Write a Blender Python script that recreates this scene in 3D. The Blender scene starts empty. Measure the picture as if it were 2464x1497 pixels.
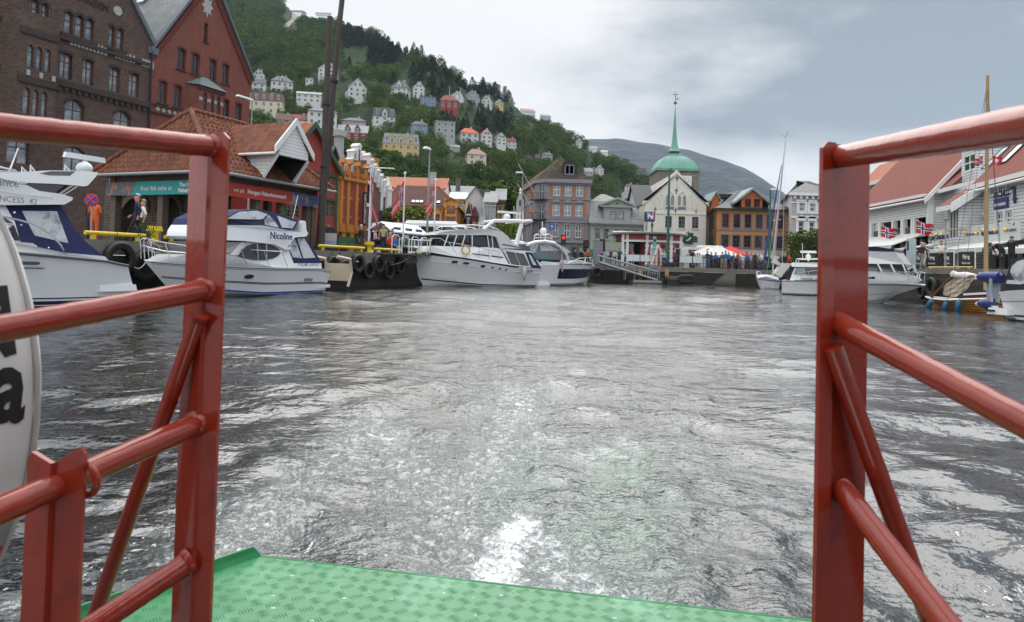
import bpy,bmesh,math,random
import numpy as np
from mathutils import Vector,Matrix
R=math.radians
random.seed(7)
SC=bpy.context.scene
COL=SC.collection
FPX,CX,CY=1677.0,1232.0,594.0
EYE=Vector((0,0,1.4))
PITCH,ROLL=R(1.5),R(1.6)
CR=Matrix.Rotation(R(90)+PITCH,3,'X')@Matrix.Rotation(ROLL,3,'Z')
cam_data=bpy.data.cameras.new('camera')
cam=bpy.data.objects.new('camera',cam_data)
COL.objects.link(cam)
cam.matrix_world=Matrix.Translation(EYE)@CR.to_4x4()
cam_data.sensor_width=23.5
cam_data.lens=23.5*FPX/2464.0
cam_data.shift_y=(594.0-748.5)/2464.0
cam_data.clip_start,cam_data.clip_end=0.05,20000
cam_data.dof.use_dof=True
cam_data.dof.focus_distance=32.0
cam_data.dof.aperture_fstop=5.0
SC.camera=cam
def ray(x,y):
 return CR@Vector(((x-CX)/FPX,-(y-CY)/FPX,-1.0))
def at(x,y,Y):
 d=ray(x,y);return EYE+d*(Y/d.y)
def at_z(x,y,z):
 d=ray(x,y);return EYE+d*((z-EYE.z)/d.z)
def proj(p):
 c=CR.transposed()@(Vector(p)-EYE)
 if c.z>-0.05:return None
 return(CX+FPX*c.x/-c.z,CY-FPX*c.y/-c.z)
SUN_EL,SUN_AZ=R(40),R(7)
world=bpy.data.worlds.new("World");SC.world=world
world.use_nodes=True
def build_sky():
 nt=world.node_tree;nt.nodes.clear();N=nt.nodes.new;L=nt.links.new
 def math_(op,a,b=None,c=None):
  n=N('ShaderNodeMath');n.operation=op
  for i,v in enumerate((a,b,c)):
   if v is None:continue
   if isinstance(v,(int,float)):n.inputs[i].default_value=v
   else:L(v,n.inputs[i])
  return n.outputs[0]
 def ss(v,lo,hi):
  n=N('ShaderNodeMapRange');n.interpolation_type='SMOOTHSTEP'
  L(v,n.inputs[0]);n.inputs[1].default_value=lo;n.inputs[2].default_value=hi
  return n.outputs[0]
 def mixc(f,a,b):
  n=N('ShaderNodeMix');n.data_type='RGBA'
  if isinstance(f,float):n.inputs[0].default_value=f
  else:L(f,n.inputs[0])
  for i,v in((6,a),(7,b)):
   if isinstance(v,tuple):n.inputs[i].default_value=(*v,1)
   else:L(v,n.inputs[i])
  return n.outputs[2]
 out=N('ShaderNodeOutputWorld');bg=N('ShaderNodeBackground');bg.inputs[1].default_value=0.1
 sky=N('ShaderNodeTexSky');sky.sky_type='NISHITA';sky.sun_disc=False
 sky.sun_elevation=SUN_EL;sky.sun_rotation=SUN_AZ
 tc=N('ShaderNodeTexCoord');sep=N('ShaderNodeSeparateXYZ');L(tc.outputs['Generated'],sep.inputs[0])
 x,y,z=sep.outputs
 mp=N('ShaderNodeMapping');L(tc.outputs['Generated'],mp.inputs[0]);mp.inputs['Scale'].default_value=(1.0,1.0,2.6)
 mp.inputs['Location'].default_value=(.37,.2,.1)
 n1=N('ShaderNodeTexNoise');L(mp.outputs[0],n1.inputs[0]);n1.inputs['Scale'].default_value=2.6;n1.inputs['Detail'].default_value=4;n1.inputs['Roughness'].default_value=.48
 n2=N('ShaderNodeTexNoise');L(mp.outputs[0],n2.inputs[0]);n2.inputs['Scale'].default_value=6.0;n2.inputs['Detail'].default_value=6;n2.inputs['Roughness'].default_value=.52
 a,b=n1.outputs[0],n2.outputs[0]
 side=ss(math_('ADD',x,math_('MULTIPLY',math_('SUBTRACT',b,.5),.35)),.02,.48)
 low=math_('MULTIPLY',ss(z,.13,.20),math_('SUBTRACT',1.0,ss(z,.30,.85)))
 band=math_('MULTIPLY',side,math_('ADD',math_('MULTIPLY',low,.9),.2))
 mott=math_('MULTIPLY',math_('SUBTRACT',a,.5),1.0)
 mott2=math_('MULTIPLY',math_('SUBTRACT',b,.5),.55)
 dark=N('ShaderNodeClamp');L(math_('ADD',math_('ADD',band,mott),math_('ADD',mott2,.03)),dark.inputs[0])
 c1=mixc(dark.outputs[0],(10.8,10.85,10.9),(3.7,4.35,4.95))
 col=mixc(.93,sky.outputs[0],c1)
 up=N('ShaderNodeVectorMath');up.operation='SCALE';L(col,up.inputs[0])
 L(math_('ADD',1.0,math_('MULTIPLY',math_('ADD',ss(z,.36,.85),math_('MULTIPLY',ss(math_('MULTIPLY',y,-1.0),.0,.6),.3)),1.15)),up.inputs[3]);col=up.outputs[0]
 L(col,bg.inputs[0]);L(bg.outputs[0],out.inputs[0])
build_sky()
sun_data=bpy.data.lights.new('sun','SUN');sun_data.energy=1.75;sun_data.angle=R(56);sun_data.color=(1,.96,.9)
sun=bpy.data.objects.new('sun',sun_data);COL.objects.link(sun)
sd=Vector((math.sin(SUN_AZ)*math.cos(SUN_EL),math.cos(SUN_AZ)*math.cos(SUN_EL),math.sin(SUN_EL)))
sun.rotation_euler=sd.to_track_quat('Z','Y').to_euler()
SC.view_settings.view_transform='Standard';SC.view_settings.look='None'
SC.view_settings.exposure=-0.14;SC.view_settings.gamma=1.0
SC.cycles.max_bounces=6;SC.cycles.diffuse_bounces=2;SC.cycles.glossy_bounces=3
SC.cycles.transmission_bounces=4;SC.cycles.transparent_max_bounces=6
SC.cycles.use_denoising=True
_mats={}
def M(key,col=(.5,.5,.5),rough=.6,metal=0.,var=.12,vs=3.0,bump=0.0,bs=20.0,tex=None,p=None,coat=0.0,spec=.5,emit=0.0,alpha=1.0,trans=0.0,dirt=0.0,obj_var=0.0):
 if key in _mats:return _mats[key]
 m=bpy.data.materials.new(key);_mats[key]=m
 m.use_nodes=True;nt=m.node_tree;N=nt.nodes.new;L=nt.links.new
 bs_=nt.nodes['Principled BSDF']
 I=bs_.inputs
 I['Roughness'].default_value=rough;I['Metallic'].default_value=metal
 I['Coat Weight'].default_value=coat;I['Specular IOR Level'].default_value=spec
 I['Coat Roughness'].default_value=.06
 def mix(f,a,b,mode='MIX'):
  n=N('ShaderNodeMix');n.data_type='RGBA';n.blend_type=mode
  if isinstance(f,(int,float)):n.inputs[0].default_value=f
  else:L(f,n.inputs[0])
  for i,v in((6,a),(7,b)):
   if isinstance(v,(tuple,list)):n.inputs[i].default_value=(*v[:3],1)
   else:L(v,n.inputs[i])
  return n.outputs[2]
 def noise(vec,scale,detail=3,rough_=.55):
  n=N('ShaderNodeTexNoise');L(vec,n.inputs[0]);n.inputs['Scale'].default_value=scale
  n.inputs['Detail'].default_value=detail;n.inputs['Roughness'].default_value=rough_;return n.outputs[0]
 def mul(v,k):
  n=N('ShaderNodeMath');n.operation='MULTIPLY';L(v,n.inputs[0]);n.inputs[1].default_value=k;return n.outputs[0]
 def ramp(v,lo,hi):
  n=N('ShaderNodeMapRange');L(v,n.inputs[0]);n.inputs[1].default_value=lo;n.inputs[2].default_value=hi;return n.outputs[0]
 tc=N('ShaderNodeTexCoord');OB,UV=tc.outputs['Object'],tc.outputs['UV']
 p=p or{}
 base=tuple(col);height=None
 if tex=='brick':
  b=N('ShaderNodeTexBrick');L(UV,b.inputs[0])
  b.inputs['Color1'].default_value=(*base,1);b.inputs['Color2'].default_value=(*[c*p.get('c2',.7)for c in base],1)
  b.inputs['Mortar'].default_value=(*p.get('mortar',(.3,.27,.25)),1)
  b.inputs['Scale'].default_value=1;b.inputs['Brick Width'].default_value=p.get('w',.26);b.inputs['Row Height'].default_value=p.get('h',.085)
  b.inputs['Mortar Size'].default_value=p.get('m',.012);b.inputs['Mortar Smooth'].default_value=.3
  c=b.outputs[0];height=b.outputs[1];hs=-p.get('hs',.4)
 elif tex in('board','tile','slate','plank','rtile'):
  w,h=p.get('w',.3),p.get('h',.15)
  b=N('ShaderNodeTexBrick');L(UV,b.inputs[0]);b.offset=0.0 if tex in('tile','rtile')else.5
  b.inputs['Color1'].default_value=(*base,1);b.inputs['Color2'].default_value=(*[x*p.get('c2',.8)for x in base],1)
  b.inputs['Mortar'].default_value=(*[x*p.get('gap',.35)for x in base],1)
  b.inputs['Scale'].default_value=1;b.inputs['Brick Width'].default_value=w;b.inputs['Row Height'].default_value=h
  b.inputs['Mortar Size'].default_value=p.get('m',.01);b.inputs['Mortar Smooth'].default_value=.2;b.inputs['Bias'].default_value=p.get('bias',0.)
  c=b.outputs[0]
  sp=N('ShaderNodeSeparateXYZ');L(UV,sp.inputs[0])
  fr=N('ShaderNodeMath');fr.operation='FRACT';L(mul(sp.outputs[1],1/h),fr.inputs[0])
  inv=N('ShaderNodeMath');inv.operation='SUBTRACT';inv.inputs[0].default_value=1;L(fr.outputs[0],inv.inputs[1])
  height=inv.outputs[0];hs=p.get('hs',.5)
  if tex in('tile','rtile'):
   wv=N('ShaderNodeMath');wv.operation='SINE';L(mul(sp.outputs[0],2*math.pi/w),wv.inputs[0])
   ad=N('ShaderNodeMath');ad.operation='MULTIPLY_ADD';L(wv.outputs[0],ad.inputs[0]);ad.inputs[1].default_value=.5;L(height,ad.inputs[2]);height=ad.outputs[0]
 elif tex=='leaf':
  oi=N('ShaderNodeObjectInfo')
  n=noise(OB,vs,2)
  c=mix(ramp(n,.35,.65),[x*.6 for x in base],[x*1.35 for x in base])
  c=mix(mul(oi.outputs['Random'],.75),c,p.get('alt',(.1,.12,.02)))
 else:
  c=None
 nz=noise(OB,vs,4,.6)
 lo,hi=tuple(x*(1-var)for x in base),tuple(min(1,x*(1+var))for x in base)
 if c is None:c=mix(nz,lo,hi)
 elif tex!='leaf' and var>0:
  v=N('ShaderNodeMapRange');L(nz,v.inputs[0]);v.inputs[3].default_value=1-var*1.5;v.inputs[4].default_value=1+var
  cm=N('ShaderNodeVectorMath');cm.operation='SCALE';L(c,cm.inputs[0]);L(v.outputs[0],cm.inputs[3]);c=cm.outputs[0]
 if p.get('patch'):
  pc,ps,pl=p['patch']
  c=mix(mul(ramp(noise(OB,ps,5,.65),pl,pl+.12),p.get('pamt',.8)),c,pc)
 if dirt:
  mp=N('ShaderNodeMapping');L(OB,mp.inputs[0]);mp.inputs['Scale'].default_value=(1.6,1.6,.25)
  c=mix(mul(ramp(noise(mp.outputs[0],2.2,5,.65),.45,.8),dirt),c,(.16,.14,.11))
 if obj_var:
  oi=N('ShaderNodeObjectInfo');h=N('ShaderNodeHueSaturation');L(c,h.inputs['Color'])
  mr=N('ShaderNodeMapRange');L(oi.outputs['Random'],mr.inputs[0]);mr.inputs[3].default_value=1-obj_var;mr.inputs[4].default_value=1+obj_var
  L(mr.outputs[0],h.inputs['Value']);c=h.outputs[0]
 if p.get('tide'):
  sp2=N('ShaderNodeSeparateXYZ');L(OB,sp2.inputs[0]);a2=N('ShaderNodeMath');a2.operation='ADD';L(sp2.outputs[2],a2.inputs[0]);L(mul(noise(OB,.8,4),.7),a2.inputs[1])
  c=mix(mul(ramp(a2.outputs[0],p['tide']+.75,p['tide']+.15),.85),c,(.022,.022,.016))
 L(c,I['Base Color'])
 if emit:
  L(c,I['Emission Color']);I['Emission Strength'].default_value=emit
 if alpha<1:I['Alpha'].default_value=alpha
 if trans:I['Transmission Weight'].default_value=trans
 hb=None
 if height is not None:
  bn=N('ShaderNodeBump');L(height,bn.inputs['Height']);bn.inputs['Strength'].default_value=min(1,abs(hs));bn.inputs['Distance'].default_value=.03
  bn.invert=hs<0;hb=bn.outputs[0]
 if bump:
  b2=N('ShaderNodeBump');L(noise(OB,bs,4,.6),b2.inputs['Height']);b2.inputs['Strength'].default_value=bump;b2.inputs['Distance'].default_value=p.get('bd',.02)
  if hb:L(hb,b2.inputs['Normal'])
  hb=b2.outputs[0]
 if hb:L(hb,I['Normal'])
 return m
def paint(name,col=(.5,.5,.5),rough=.5,**k):return M(name,col,rough,var=k.pop('var',.08),**k)
WHITE=paint('white_paint',(.78,.78,.77),.5,dirt=.12)
GEL=paint('white_gelcoat',(.80,.81,.82),.22,coat=.5,var=.03,dirt=.05)
GLASS=M('window_glass',(.02,.025,.03),.06,var=.3,vs=1.3,spec=1.0)
SKYGLASS=M('sky_reflection_glass',(.15,.21,.245),.06,var=.35,vs=.9,spec=1.0,p={'patch':((.42,.48,.5),.8,.46),'pamt':.7})  # sky reflection painted into the pane colour and its pale patches
TINT=M('tinted_boat_glass',(.012,.012,.018),.05,var=.2,spec=1.0)
CLEAR=M('clear_plastic',(.55,.58,.6),.12,var=.25,vs=2.0,spec=.8,p={'patch':((.12,.14,.17),1.7,.5),'pamt':.8})
STEEL=M('polished_steel',(.62,.63,.64),.22,metal=1.,var=.05)
GALV=M('galvanised_steel',(.30,.32,.34),.5,metal=.3,var=.1)
BLACK=M('black_paint',(.018,.018,.02),.5)
RUBBER=M('black_rubber',(.013,.013,.014),.55,var=.35,vs=9,bump=.3,bs=30)
NAVY=M('navy_canvas',(.012,.016,.085),.75,var=.2,vs=2,bump=.35,bs=3.5,p={'bd':.06})
NAVYG=M('navy_gelcoat',(.012,.016,.05),.15,coat=.6)
DARK=M('dark_interior',(.02,.018,.016),.85)
WOODOLD=M('weathered_timber',(.13,.10,.075),.85,var=.4,vs=5,bump=.5,bs=14,dirt=.3)
YELLOW=M('yellow_paint',(.72,.52,.01),.45,var=.12,vs=6,dirt=.2)
ORANGE_TILE=M('orange_clay_tiles',(.46,.12,.04),.75,tex='tile',p={'w':.26,'h':.34,'c2':.72},var=.15,vs=.8)
SLATE=M('slate_tiles',(.20,.22,.235),.6,tex='slate',p={'w':.35,'h':.25,'c2':.75,'gap':.5},var=.2,vs=.6)
BLACKTILE=M('glazed_black_tiles',(.03,.031,.037),.42,tex='tile',p={'w':.28,'h':.34,'c2':.8},var=.2,spec=.35)
DARKSLATE=M('dark_slate',(.085,.09,.105),.55,tex='slate',p={'w':.35,'h':.25,'c2':.8},var=.2)
BOARDW=M('white_weatherboard',(.74,.75,.75),.55,tex='board',p={'w':40,'h':.16,'m':.012,'gap':.45,'c2':1.0,'hs':.6},var=.05,dirt=.12)
class MB:
 def __init__(s,T=None):
  s.v,s.f,s.m,s.mats,s.T=[],[],[],[],T
 def mi(s,mat):
  if mat not in s.mats:s.mats.append(mat)
  return s.mats.index(mat)
 def add(s,vs,fs,mat):
  b=len(s.v);T=s.T
  s.v+=[tuple(T@Vector(v))if T else tuple(v)for v in vs]
  i=s.mi(mat)
  for f in fs:s.f.append(tuple(b+k for k in f));s.m.append(i)
  return s
 def quad(s,a,b,c,d,mat):return s.add([a,b,c,d],[(0,1,2,3)],mat)
 def poly(s,pts,mat):return s.add(pts,[tuple(range(len(pts)))],mat)
 def box(s,x0,x1,y0,y1,z0,z1,mat,tx=0,ty=0):
  v=[(x0,y0,z0),(x1,y0,z0),(x1,y1,z0),(x0,y1,z0),(x0+tx,y0+ty,z1),(x1-tx,y0+ty,z1),(x1-tx,y1-ty,z1),(x0+tx,y1-ty,z1)]
  return s.add(v,[(3,2,1,0),(4,5,6,7),(0,1,5,4),(1,2,6,5),(2,3,7,6),(3,0,4,7)],mat)
 def prism(s,pts,ax,a,b,mat,capmat=None):
  n=len(pts)
  mk={'y':lambda p,q:(p[0],q,p[1]),'x':lambda p,q:(q,p[0],p[1]),'z':lambda p,q:(p[0],p[1],q)}[ax]
  v=[mk(p,a)for p in pts]+[mk(p,b)for p in pts]
  s.add(v,[(i,(i+1)%n,n+(i+1)%n,n+i)for i in range(n)],mat)
  bse=len(s.v)-2*n;i=s.mi(capmat or mat)
  s.f.append(tuple(range(bse+n-1,bse-1,-1)));s.m.append(i)
  s.f.append(tuple(range(bse+n,bse+2*n)));s.m.append(i)
  return s
 def tube(s,p0,p1,r0,mat,r1=None,n=8):
  return s.path([p0,p1],[r0,r1 if r1 is not None else r0],mat,n)
 def path(s,pts,r,mat,n=8,closed=False):
  pts=[Vector(p)for p in pts];k=len(pts)
  if not isinstance(r,(list,tuple)):r=[r]*k
  vs,fs=[],[];up=None
  for i,p in enumerate(pts):
   if closed:t=pts[(i+1)%k]-pts[i-1]
   else:t=(pts[min(i+1,k-1)]-pts[max(i-1,0)])
   t.normalize()
   if up is None:up=Vector((0,0,1))if abs(t.z)<.9 else Vector((1,0,0))
   u=(up-t*up.dot(t)).normalized();w=t.cross(u);up=u
   for j in range(n):
    a=2*math.pi*j/n;vs.append(p+(u*math.cos(a)+w*math.sin(a))*r[i])
  rng=k if closed else k-1
  for i in range(rng):
   for j in range(n):
    a,b2=i*n,((i+1)%k)*n
    fs.append((a+j,a+(j+1)%n,b2+(j+1)%n,b2+j))
  if not closed:fs+=[tuple(range(n-1,-1,-1)),tuple(range((k-1)*n,k*n))]
  return s.add(vs,fs,mat)
 def lathe(s,prof,mat,c=(0,0,0),n=16,ax='z',a0=0.0,flat=0):
  vs,fs=[],[]
  for(r,z)in prof:
   for j in range(n):
    a=a0+2*math.pi*j/n;x,y=r*math.cos(a),r*math.sin(a)
    q={'z':(x,y,z),'x':(z,x,y),'y':(x,z,y)}[ax]
    vs.append((q[0]+c[0],q[1]+c[1],q[2]+c[2]))
  for i in range(len(prof)-1):
   for j in range(n):fs.append((i*n+j,i*n+(j+1)%n,(i+1)*n+(j+1)%n,(i+1)*n+j))
  fs+=[tuple(range(n-1,-1,-1)),tuple(range((len(prof)-1)*n,len(prof)*n))]
  return s.add(vs,fs,mat)
 def ball(s,c,r,mat,n=10,k=6):
  if not isinstance(r,(list,tuple)):r=(r,r,r)
  vs=[(c[0],c[1],c[2]-r[2])];fs=[]
  for i in range(1,k):
   ph=-math.pi/2+math.pi*i/k
   for j in range(n):
    a=2*math.pi*j/n;vs.append((c[0]+r[0]*math.cos(ph)*math.cos(a),c[1]+r[1]*math.cos(ph)*math.sin(a),c[2]+r[2]*math.sin(ph)))
  vs.append((c[0],c[1],c[2]+r[2]));e=len(vs)-1
  for j in range(n):
   fs.append((0,1+(j+1)%n,1+j));fs.append((e,e-n+j,e-n+(j+1)%n))
   for i in range(k-2):
    a=1+i*n;fs.append((a+j,a+(j+1)%n,a+n+(j+1)%n,a+n+j))
  return s.add(vs,fs,mat)
 def loft(s,rings,mat,closed=True,caps=True):
  k,n=len(rings),len(rings[0]);vs=[p for r in rings for p in r];fs=[]
  m_=n if closed else n-1
  for i in range(k-1):
   for j in range(m_):fs.append((i*n+j,i*n+(j+1)%n,(i+1)*n+(j+1)%n,(i+1)*n+j))
  if caps and closed:fs+=[tuple(range(n-1,-1,-1)),tuple(range((k-1)*n,k*n))]
  return s.add(vs,fs,mat)
 def torus(s,c,Rr,r,mat,ax='y',n=24,k=10,flat=1.0):
  pts=[]
  for i in range(n):
   a=2*math.pi*i/n;x,y=Rr*math.cos(a),Rr*math.sin(a)
   pts.append({'y':(c[0]+x,c[1],c[2]+y),'x':(c[0],c[1]+x,c[2]+y),'z':(c[0]+x,c[1]+y,c[2])}[ax])
  return s.path(pts,r,mat,k,closed=True)
 def mesh(s,name,smooth=None):
  me=bpy.data.meshes.new(name);me.from_pydata(s.v,[],s.f)
  for m in s.mats:me.materials.append(m)
  me.polygons.foreach_set('material_index',s.m)
  bm=bmesh.new();bm.from_mesh(me)
  bmesh.ops.recalc_face_normals(bm,faces=bm.faces[:])
  uv=bm.loops.layers.uv.new('uv')
  for f in bm.faces:
   n=f.normal
   if abs(n.z)>.985:u,w=Vector((1,0,0)),Vector((0,1,0))
   else:
    u=Vector((-n.y,n.x,0)).normalized();w=n.cross(u)
    if w.z<0:w=-w
   for l in f.loops:c=l.vert.co;l[uv].uv=(c.dot(u),c.dot(w))
  bm.to_mesh(me);bm.free()
  if smooth is not None:
   me.shade_smooth();me.set_sharp_from_angle(angle=R(smooth))
  return me
 def build(s,name,parent=None,smooth=None,loc=None,rz=0):
  return link(name,s.mesh(name,smooth),parent,loc,rz)
def link(name,me,parent=None,loc=None,rz=0):
 o=bpy.data.objects.new(name,me);COL.objects.link(o)
 if parent:o.parent=parent
 if loc is not None:o.location=loc
 if rz:o.rotation_euler=(0,0,rz)
 return o
def tag(o,label=None,cat=None,group=None,kind=None):
 if label:o['label']=label
 if cat:o['category']=cat
 if group:o['group']=group
 if kind:o['kind']=kind
 return o
def thing(name,label,cat,loc=(0,0,0),rz=0,group=None):
 o=bpy.data.objects.new(name,None);COL.objects.link(o)
 o.location=loc;o.rotation_euler=(0,0,rz);o.empty_display_size=.3
 return tag(o,label,cat,group)
def struct(name,mb,smooth=None):
 return tag(mb.build(name,None,smooth),kind='structure')
def copy_thing(root,loc,rz,label=None,scale=None):
 r=root.copy();COL.objects.link(r);r.location=loc;r.rotation_euler=(0,0,rz)
 if scale:r.scale=scale if isinstance(scale,tuple)else(scale,)*3
 if label:r['label']=label
 for ch in root.children:
  c=ch.copy();COL.objects.link(c);c.parent=r
  for g in ch.children:
   d=g.copy();COL.objects.link(d);d.parent=c
 return r
_txt={}
def text_mesh(s,size,mat,depth=.01,bold=0.0,shear=0.0,space=1.0):
 key=(s,size,mat.name,depth,bold,shear)
 if key in _txt:return _txt[key]
 cu=bpy.data.curves.new('txt','FONT');cu.body=s;cu.size=size;cu.extrude=depth;cu.offset=bold;cu.shear=shear
 cu.align_x='CENTER';cu.align_y='CENTER';cu.resolution_u=2;cu.space_character=space
 o=bpy.data.objects.new('txt',cu);COL.objects.link(o)
 dg=bpy.context.evaluated_depsgraph_get();me=bpy.data.meshes.new_from_object(o.evaluated_get(dg))
 bpy.data.objects.remove(o);me.materials.clear();me.materials.append(mat);_txt[key]=me
 return me
def text(name,s,size,mat,parent,loc,rz=0,rx=R(90),**k):
 o=link(name,text_mesh(s,size,mat,**k),parent,loc);o.rotation_euler=(rx,0,rz);return o
class Frame:
 def __init__(s,ox,oy,ang):
  s.o=Vector((ox,oy,0));s.a=ang
  s.ux=Vector((math.cos(ang),math.sin(ang),0));s.uy=Vector((-math.sin(ang),math.cos(ang),0))
 def hit(s,px,py,v=0.0):
  d=ray(px,py);o=s.o+s.uy*v
  t=(o-EYE).dot(s.uy)/d.dot(s.uy);p=EYE+d*t
  return(p-s.o).dot(s.ux),p.z
 def u(s,px,v=0.0,py=None):
  return s.hit(px,638+.028*(px-1232)if py is None else py,v)[0]
 def w(s,u,v=0,z=0):return s.o+s.ux*u+s.uy*v+Vector((0,0,z))
 def sub(s,u,v):p=s.w(u,v);return Frame(p.x,p.y,s.a)
TH=R(23)
_n=Vector((-math.cos(TH),math.sin(TH),0))*22.0
LQ=Frame(_n.x,_n.y,R(90)-TH)
FQ=Frame(0,68,0)
ZL,ZF,ZR=1.85,1.62,1.85
_th2=R(5.0)
RQ=Frame(24+20*math.tan(_th2),60,-(R(90)+_th2))
def clip_poly(poly,outline):
 out=poly
 for i in range(len(outline)):
  a,b=outline[i],outline[(i+1)%len(outline)]
  inp,out=out,[]
  if not inp:break
  side=lambda p:(b[0]-a[0])*(p[1]-a[1])-(b[1]-a[1])*(p[0]-a[0])
  for j in range(len(inp)):
   p,q=inp[j-1],inp[j];sp,sq=side(p),side(q)
   if(sp>=-1e-9)!=(sq>=-1e-9):
    t=sp/(sp-sq);out.append((p[0]+t*(q[0]-p[0]),p[1]+t*(q[1]-p[1])))
   if sq>=-1e-9:out.append(q)
 return out
def wall_front(mb,outline,holes,mat,y=0.0,rv=.22,map_=None,reveal=None):
 mp=map_ or(lambda x,yy,z:(x,yy,z))
 xs=sorted({round(p[0],4)for p in outline}|{h[0]for h in holes}|{h[1]for h in holes})
 zs=sorted({round(p[1],4)for p in outline}|{h[2]for h in holes}|{h[3]for h in holes})
 for i in range(len(xs)-1):
  for j in range(len(zs)-1):
   x0,x1,z0,z1=xs[i],xs[i+1],zs[j],zs[j+1]
   if x1-x0<1e-4 or z1-z0<1e-4:continue
   cx,cz=(x0+x1)/2,(z0+z1)/2
   if any(h[0]<cx<h[1]and h[2]<cz<h[3]for h in holes):continue
   pl=clip_poly([(x0,z0),(x1,z0),(x1,z1),(x0,z1)],outline)
   if len(pl)>=3:mb.poly([mp(p[0],y,p[1])for p in pl],mat)
 for h in holes:
  x0,x1,z0,z1=h[:4];rise=h[4]if len(h)>4 else 0;rm=reveal or mat
  top=[(x0,z1),(x1,z1)]
  if rise>0:
   k=6;top=[(x0+(x1-x0)*i/k,z1-rise+rise*math.sin(math.pi*i/k)**.8)for i in range(k+1)]
   top[0]=(x0,z1-rise);top[-1]=(x1,z1-rise)
   for i in range(k):
    a,b=top[i],top[i+1]
    if a[1]<z1-1e-4 or b[1]<z1-1e-4:
     mb.poly([mp(a[0],y,a[1]),mp(b[0],y,b[1]),mp(b[0],y,z1),mp(a[0],y,z1)],mat)
  loop=[(x0,z0)]+top+[(x1,z0)]
  for i in range(len(loop)):
   a,b=loop[i],loop[(i+1)%len(loop)]
   mb.quad(mp(a[0],y,a[1]),mp(b[0],y,b[1]),mp(b[0],y+rv,b[1]),mp(a[0],y+rv,a[1]),rm)
def shell(mb,outline,y0,y1,mat,skip_bottom=True):
 n=len(outline)
 for i in range(n):
  a,b=outline[i],outline[(i+1)%n]
  mb.quad((a[0],y0,a[1]),(b[0],y0,b[1]),(b[0],y1,b[1]),(a[0],y1,a[1]),mat)
 mb.poly([(p[0],y1,p[1])for p in outline],mat)
_win={}
def window_mesh(w,h,frame,glass,nx=2,nz=2,rise=0,ft=.07,split=None):
 key=(round(w,2),round(h,2),frame.name,glass.name,nx,nz,round(rise,2),ft,split)
 if key in _win:return _win[key]
 fm,gm=MB(),MB()
 w,h,rise=round(w,2),round(h,2),round(rise,2)
 k=6
 arc=[(w*i/k,h-rise+rise*math.sin(math.pi*i/k)**.8)for i in range(k+1)]if rise else[(0,h),(w,h)]
 def ztop(x):
  if not rise:return h
  return h-rise+rise*math.sin(math.pi*min(max(x/w,0),1))**.8
 gm.poly([(0.01,.03,0.01)]+[(x,.03,z-.01)for x,z in arc]+[(w-.01,.03,0.01)],glass)
 fm.box(0,ft,-.02,.05,0,h-rise,frame);fm.box(w-ft,w,-.02,.05,0,h-rise,frame);fm.box(ft,w-ft,-.02,.05,0,ft,frame)
 for i in range(len(arc)-1):
  (xa,za),(xb,zb)=arc[i],arc[i+1]
  fm.add([(xa,-.02,za),(xb,-.02,zb),(xb,-.02,zb-ft),(xa,-.02,za-ft),(xa,.05,za),(xb,.05,zb),(xb,.05,zb-ft),(xa,.05,za-ft)],[(0,1,2,3),(7,6,5,4),(0,4,5,1),(3,2,6,7)],frame)
 for i in range(1,nx):
  x=w*i/nx;fm.box(x-ft*.45,x+ft*.45,-.012,.045,ft,ztop(x)-ft,frame)
 zz=[split*h]if split else[h*j/nz for j in range(1,nz)]
 for z in zz:fm.box(ft,w-ft,-.006,.04,z-ft*.45,z+ft*.45,frame)
 _win[key]=(fm.mesh('window_frame'),gm.mesh('pane'));return _win[key]
def window(parent,x0,x1,z0,z1,frame,glass=GLASS,y=.14,nx=2,nz=2,rise=0,ft=.07,split=None,rot=0,pane=True,label=None):
 fme,gme=window_mesh(x1-x0,z1-z0,frame,glass,nx,nz,rise,ft,split)
 o=link('window',fme,parent,(x0,y,z0))if not rot else link('window',fme,parent,(x0,y,z0),rot)
 g=link('pane',gme,o)
 return o
def windows(parent,holes,frame,glass=GLASS,**k):
 for h in holes:window(parent,h[0],h[1],h[2],h[3],frame,glass,rise=h[4]if len(h)>4 else 0,**k)
def roof_y(mb,x0,x1,y0,y1,ze,zr,mat,over=.35,th=.14,edge=None):
 xm=(x0+x1)/2;s=(zr-ze)/(xm-x0)
 for sgn,xe in((1,x0),(-1,x1)):
  xo=xe-sgn*over;zo=ze-s*over
  mb.prism([(xo,zo),(xm,zr),(xm,zr+th),(xo,zo+th)],'y',y0-over,y1+over,mat,edge or mat)
def roof_x(mb,x0,x1,y0,y1,ze,zr,mat,over=.35,th=.14,ym=None,edge=None):
 ym=(y0+y1)/2 if ym is None else ym
 for sgn,ye in((1,y0),(-1,y1)):
  s=(zr-ze)/abs(ym-ye);yo=ye-sgn*over;zo=ze-s*over
  mb.prism([(yo,zo),(ym,zr),(ym,zr+th),(yo,zo+th)],'x',x0-over,x1+over,mat,edge or mat)
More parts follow.
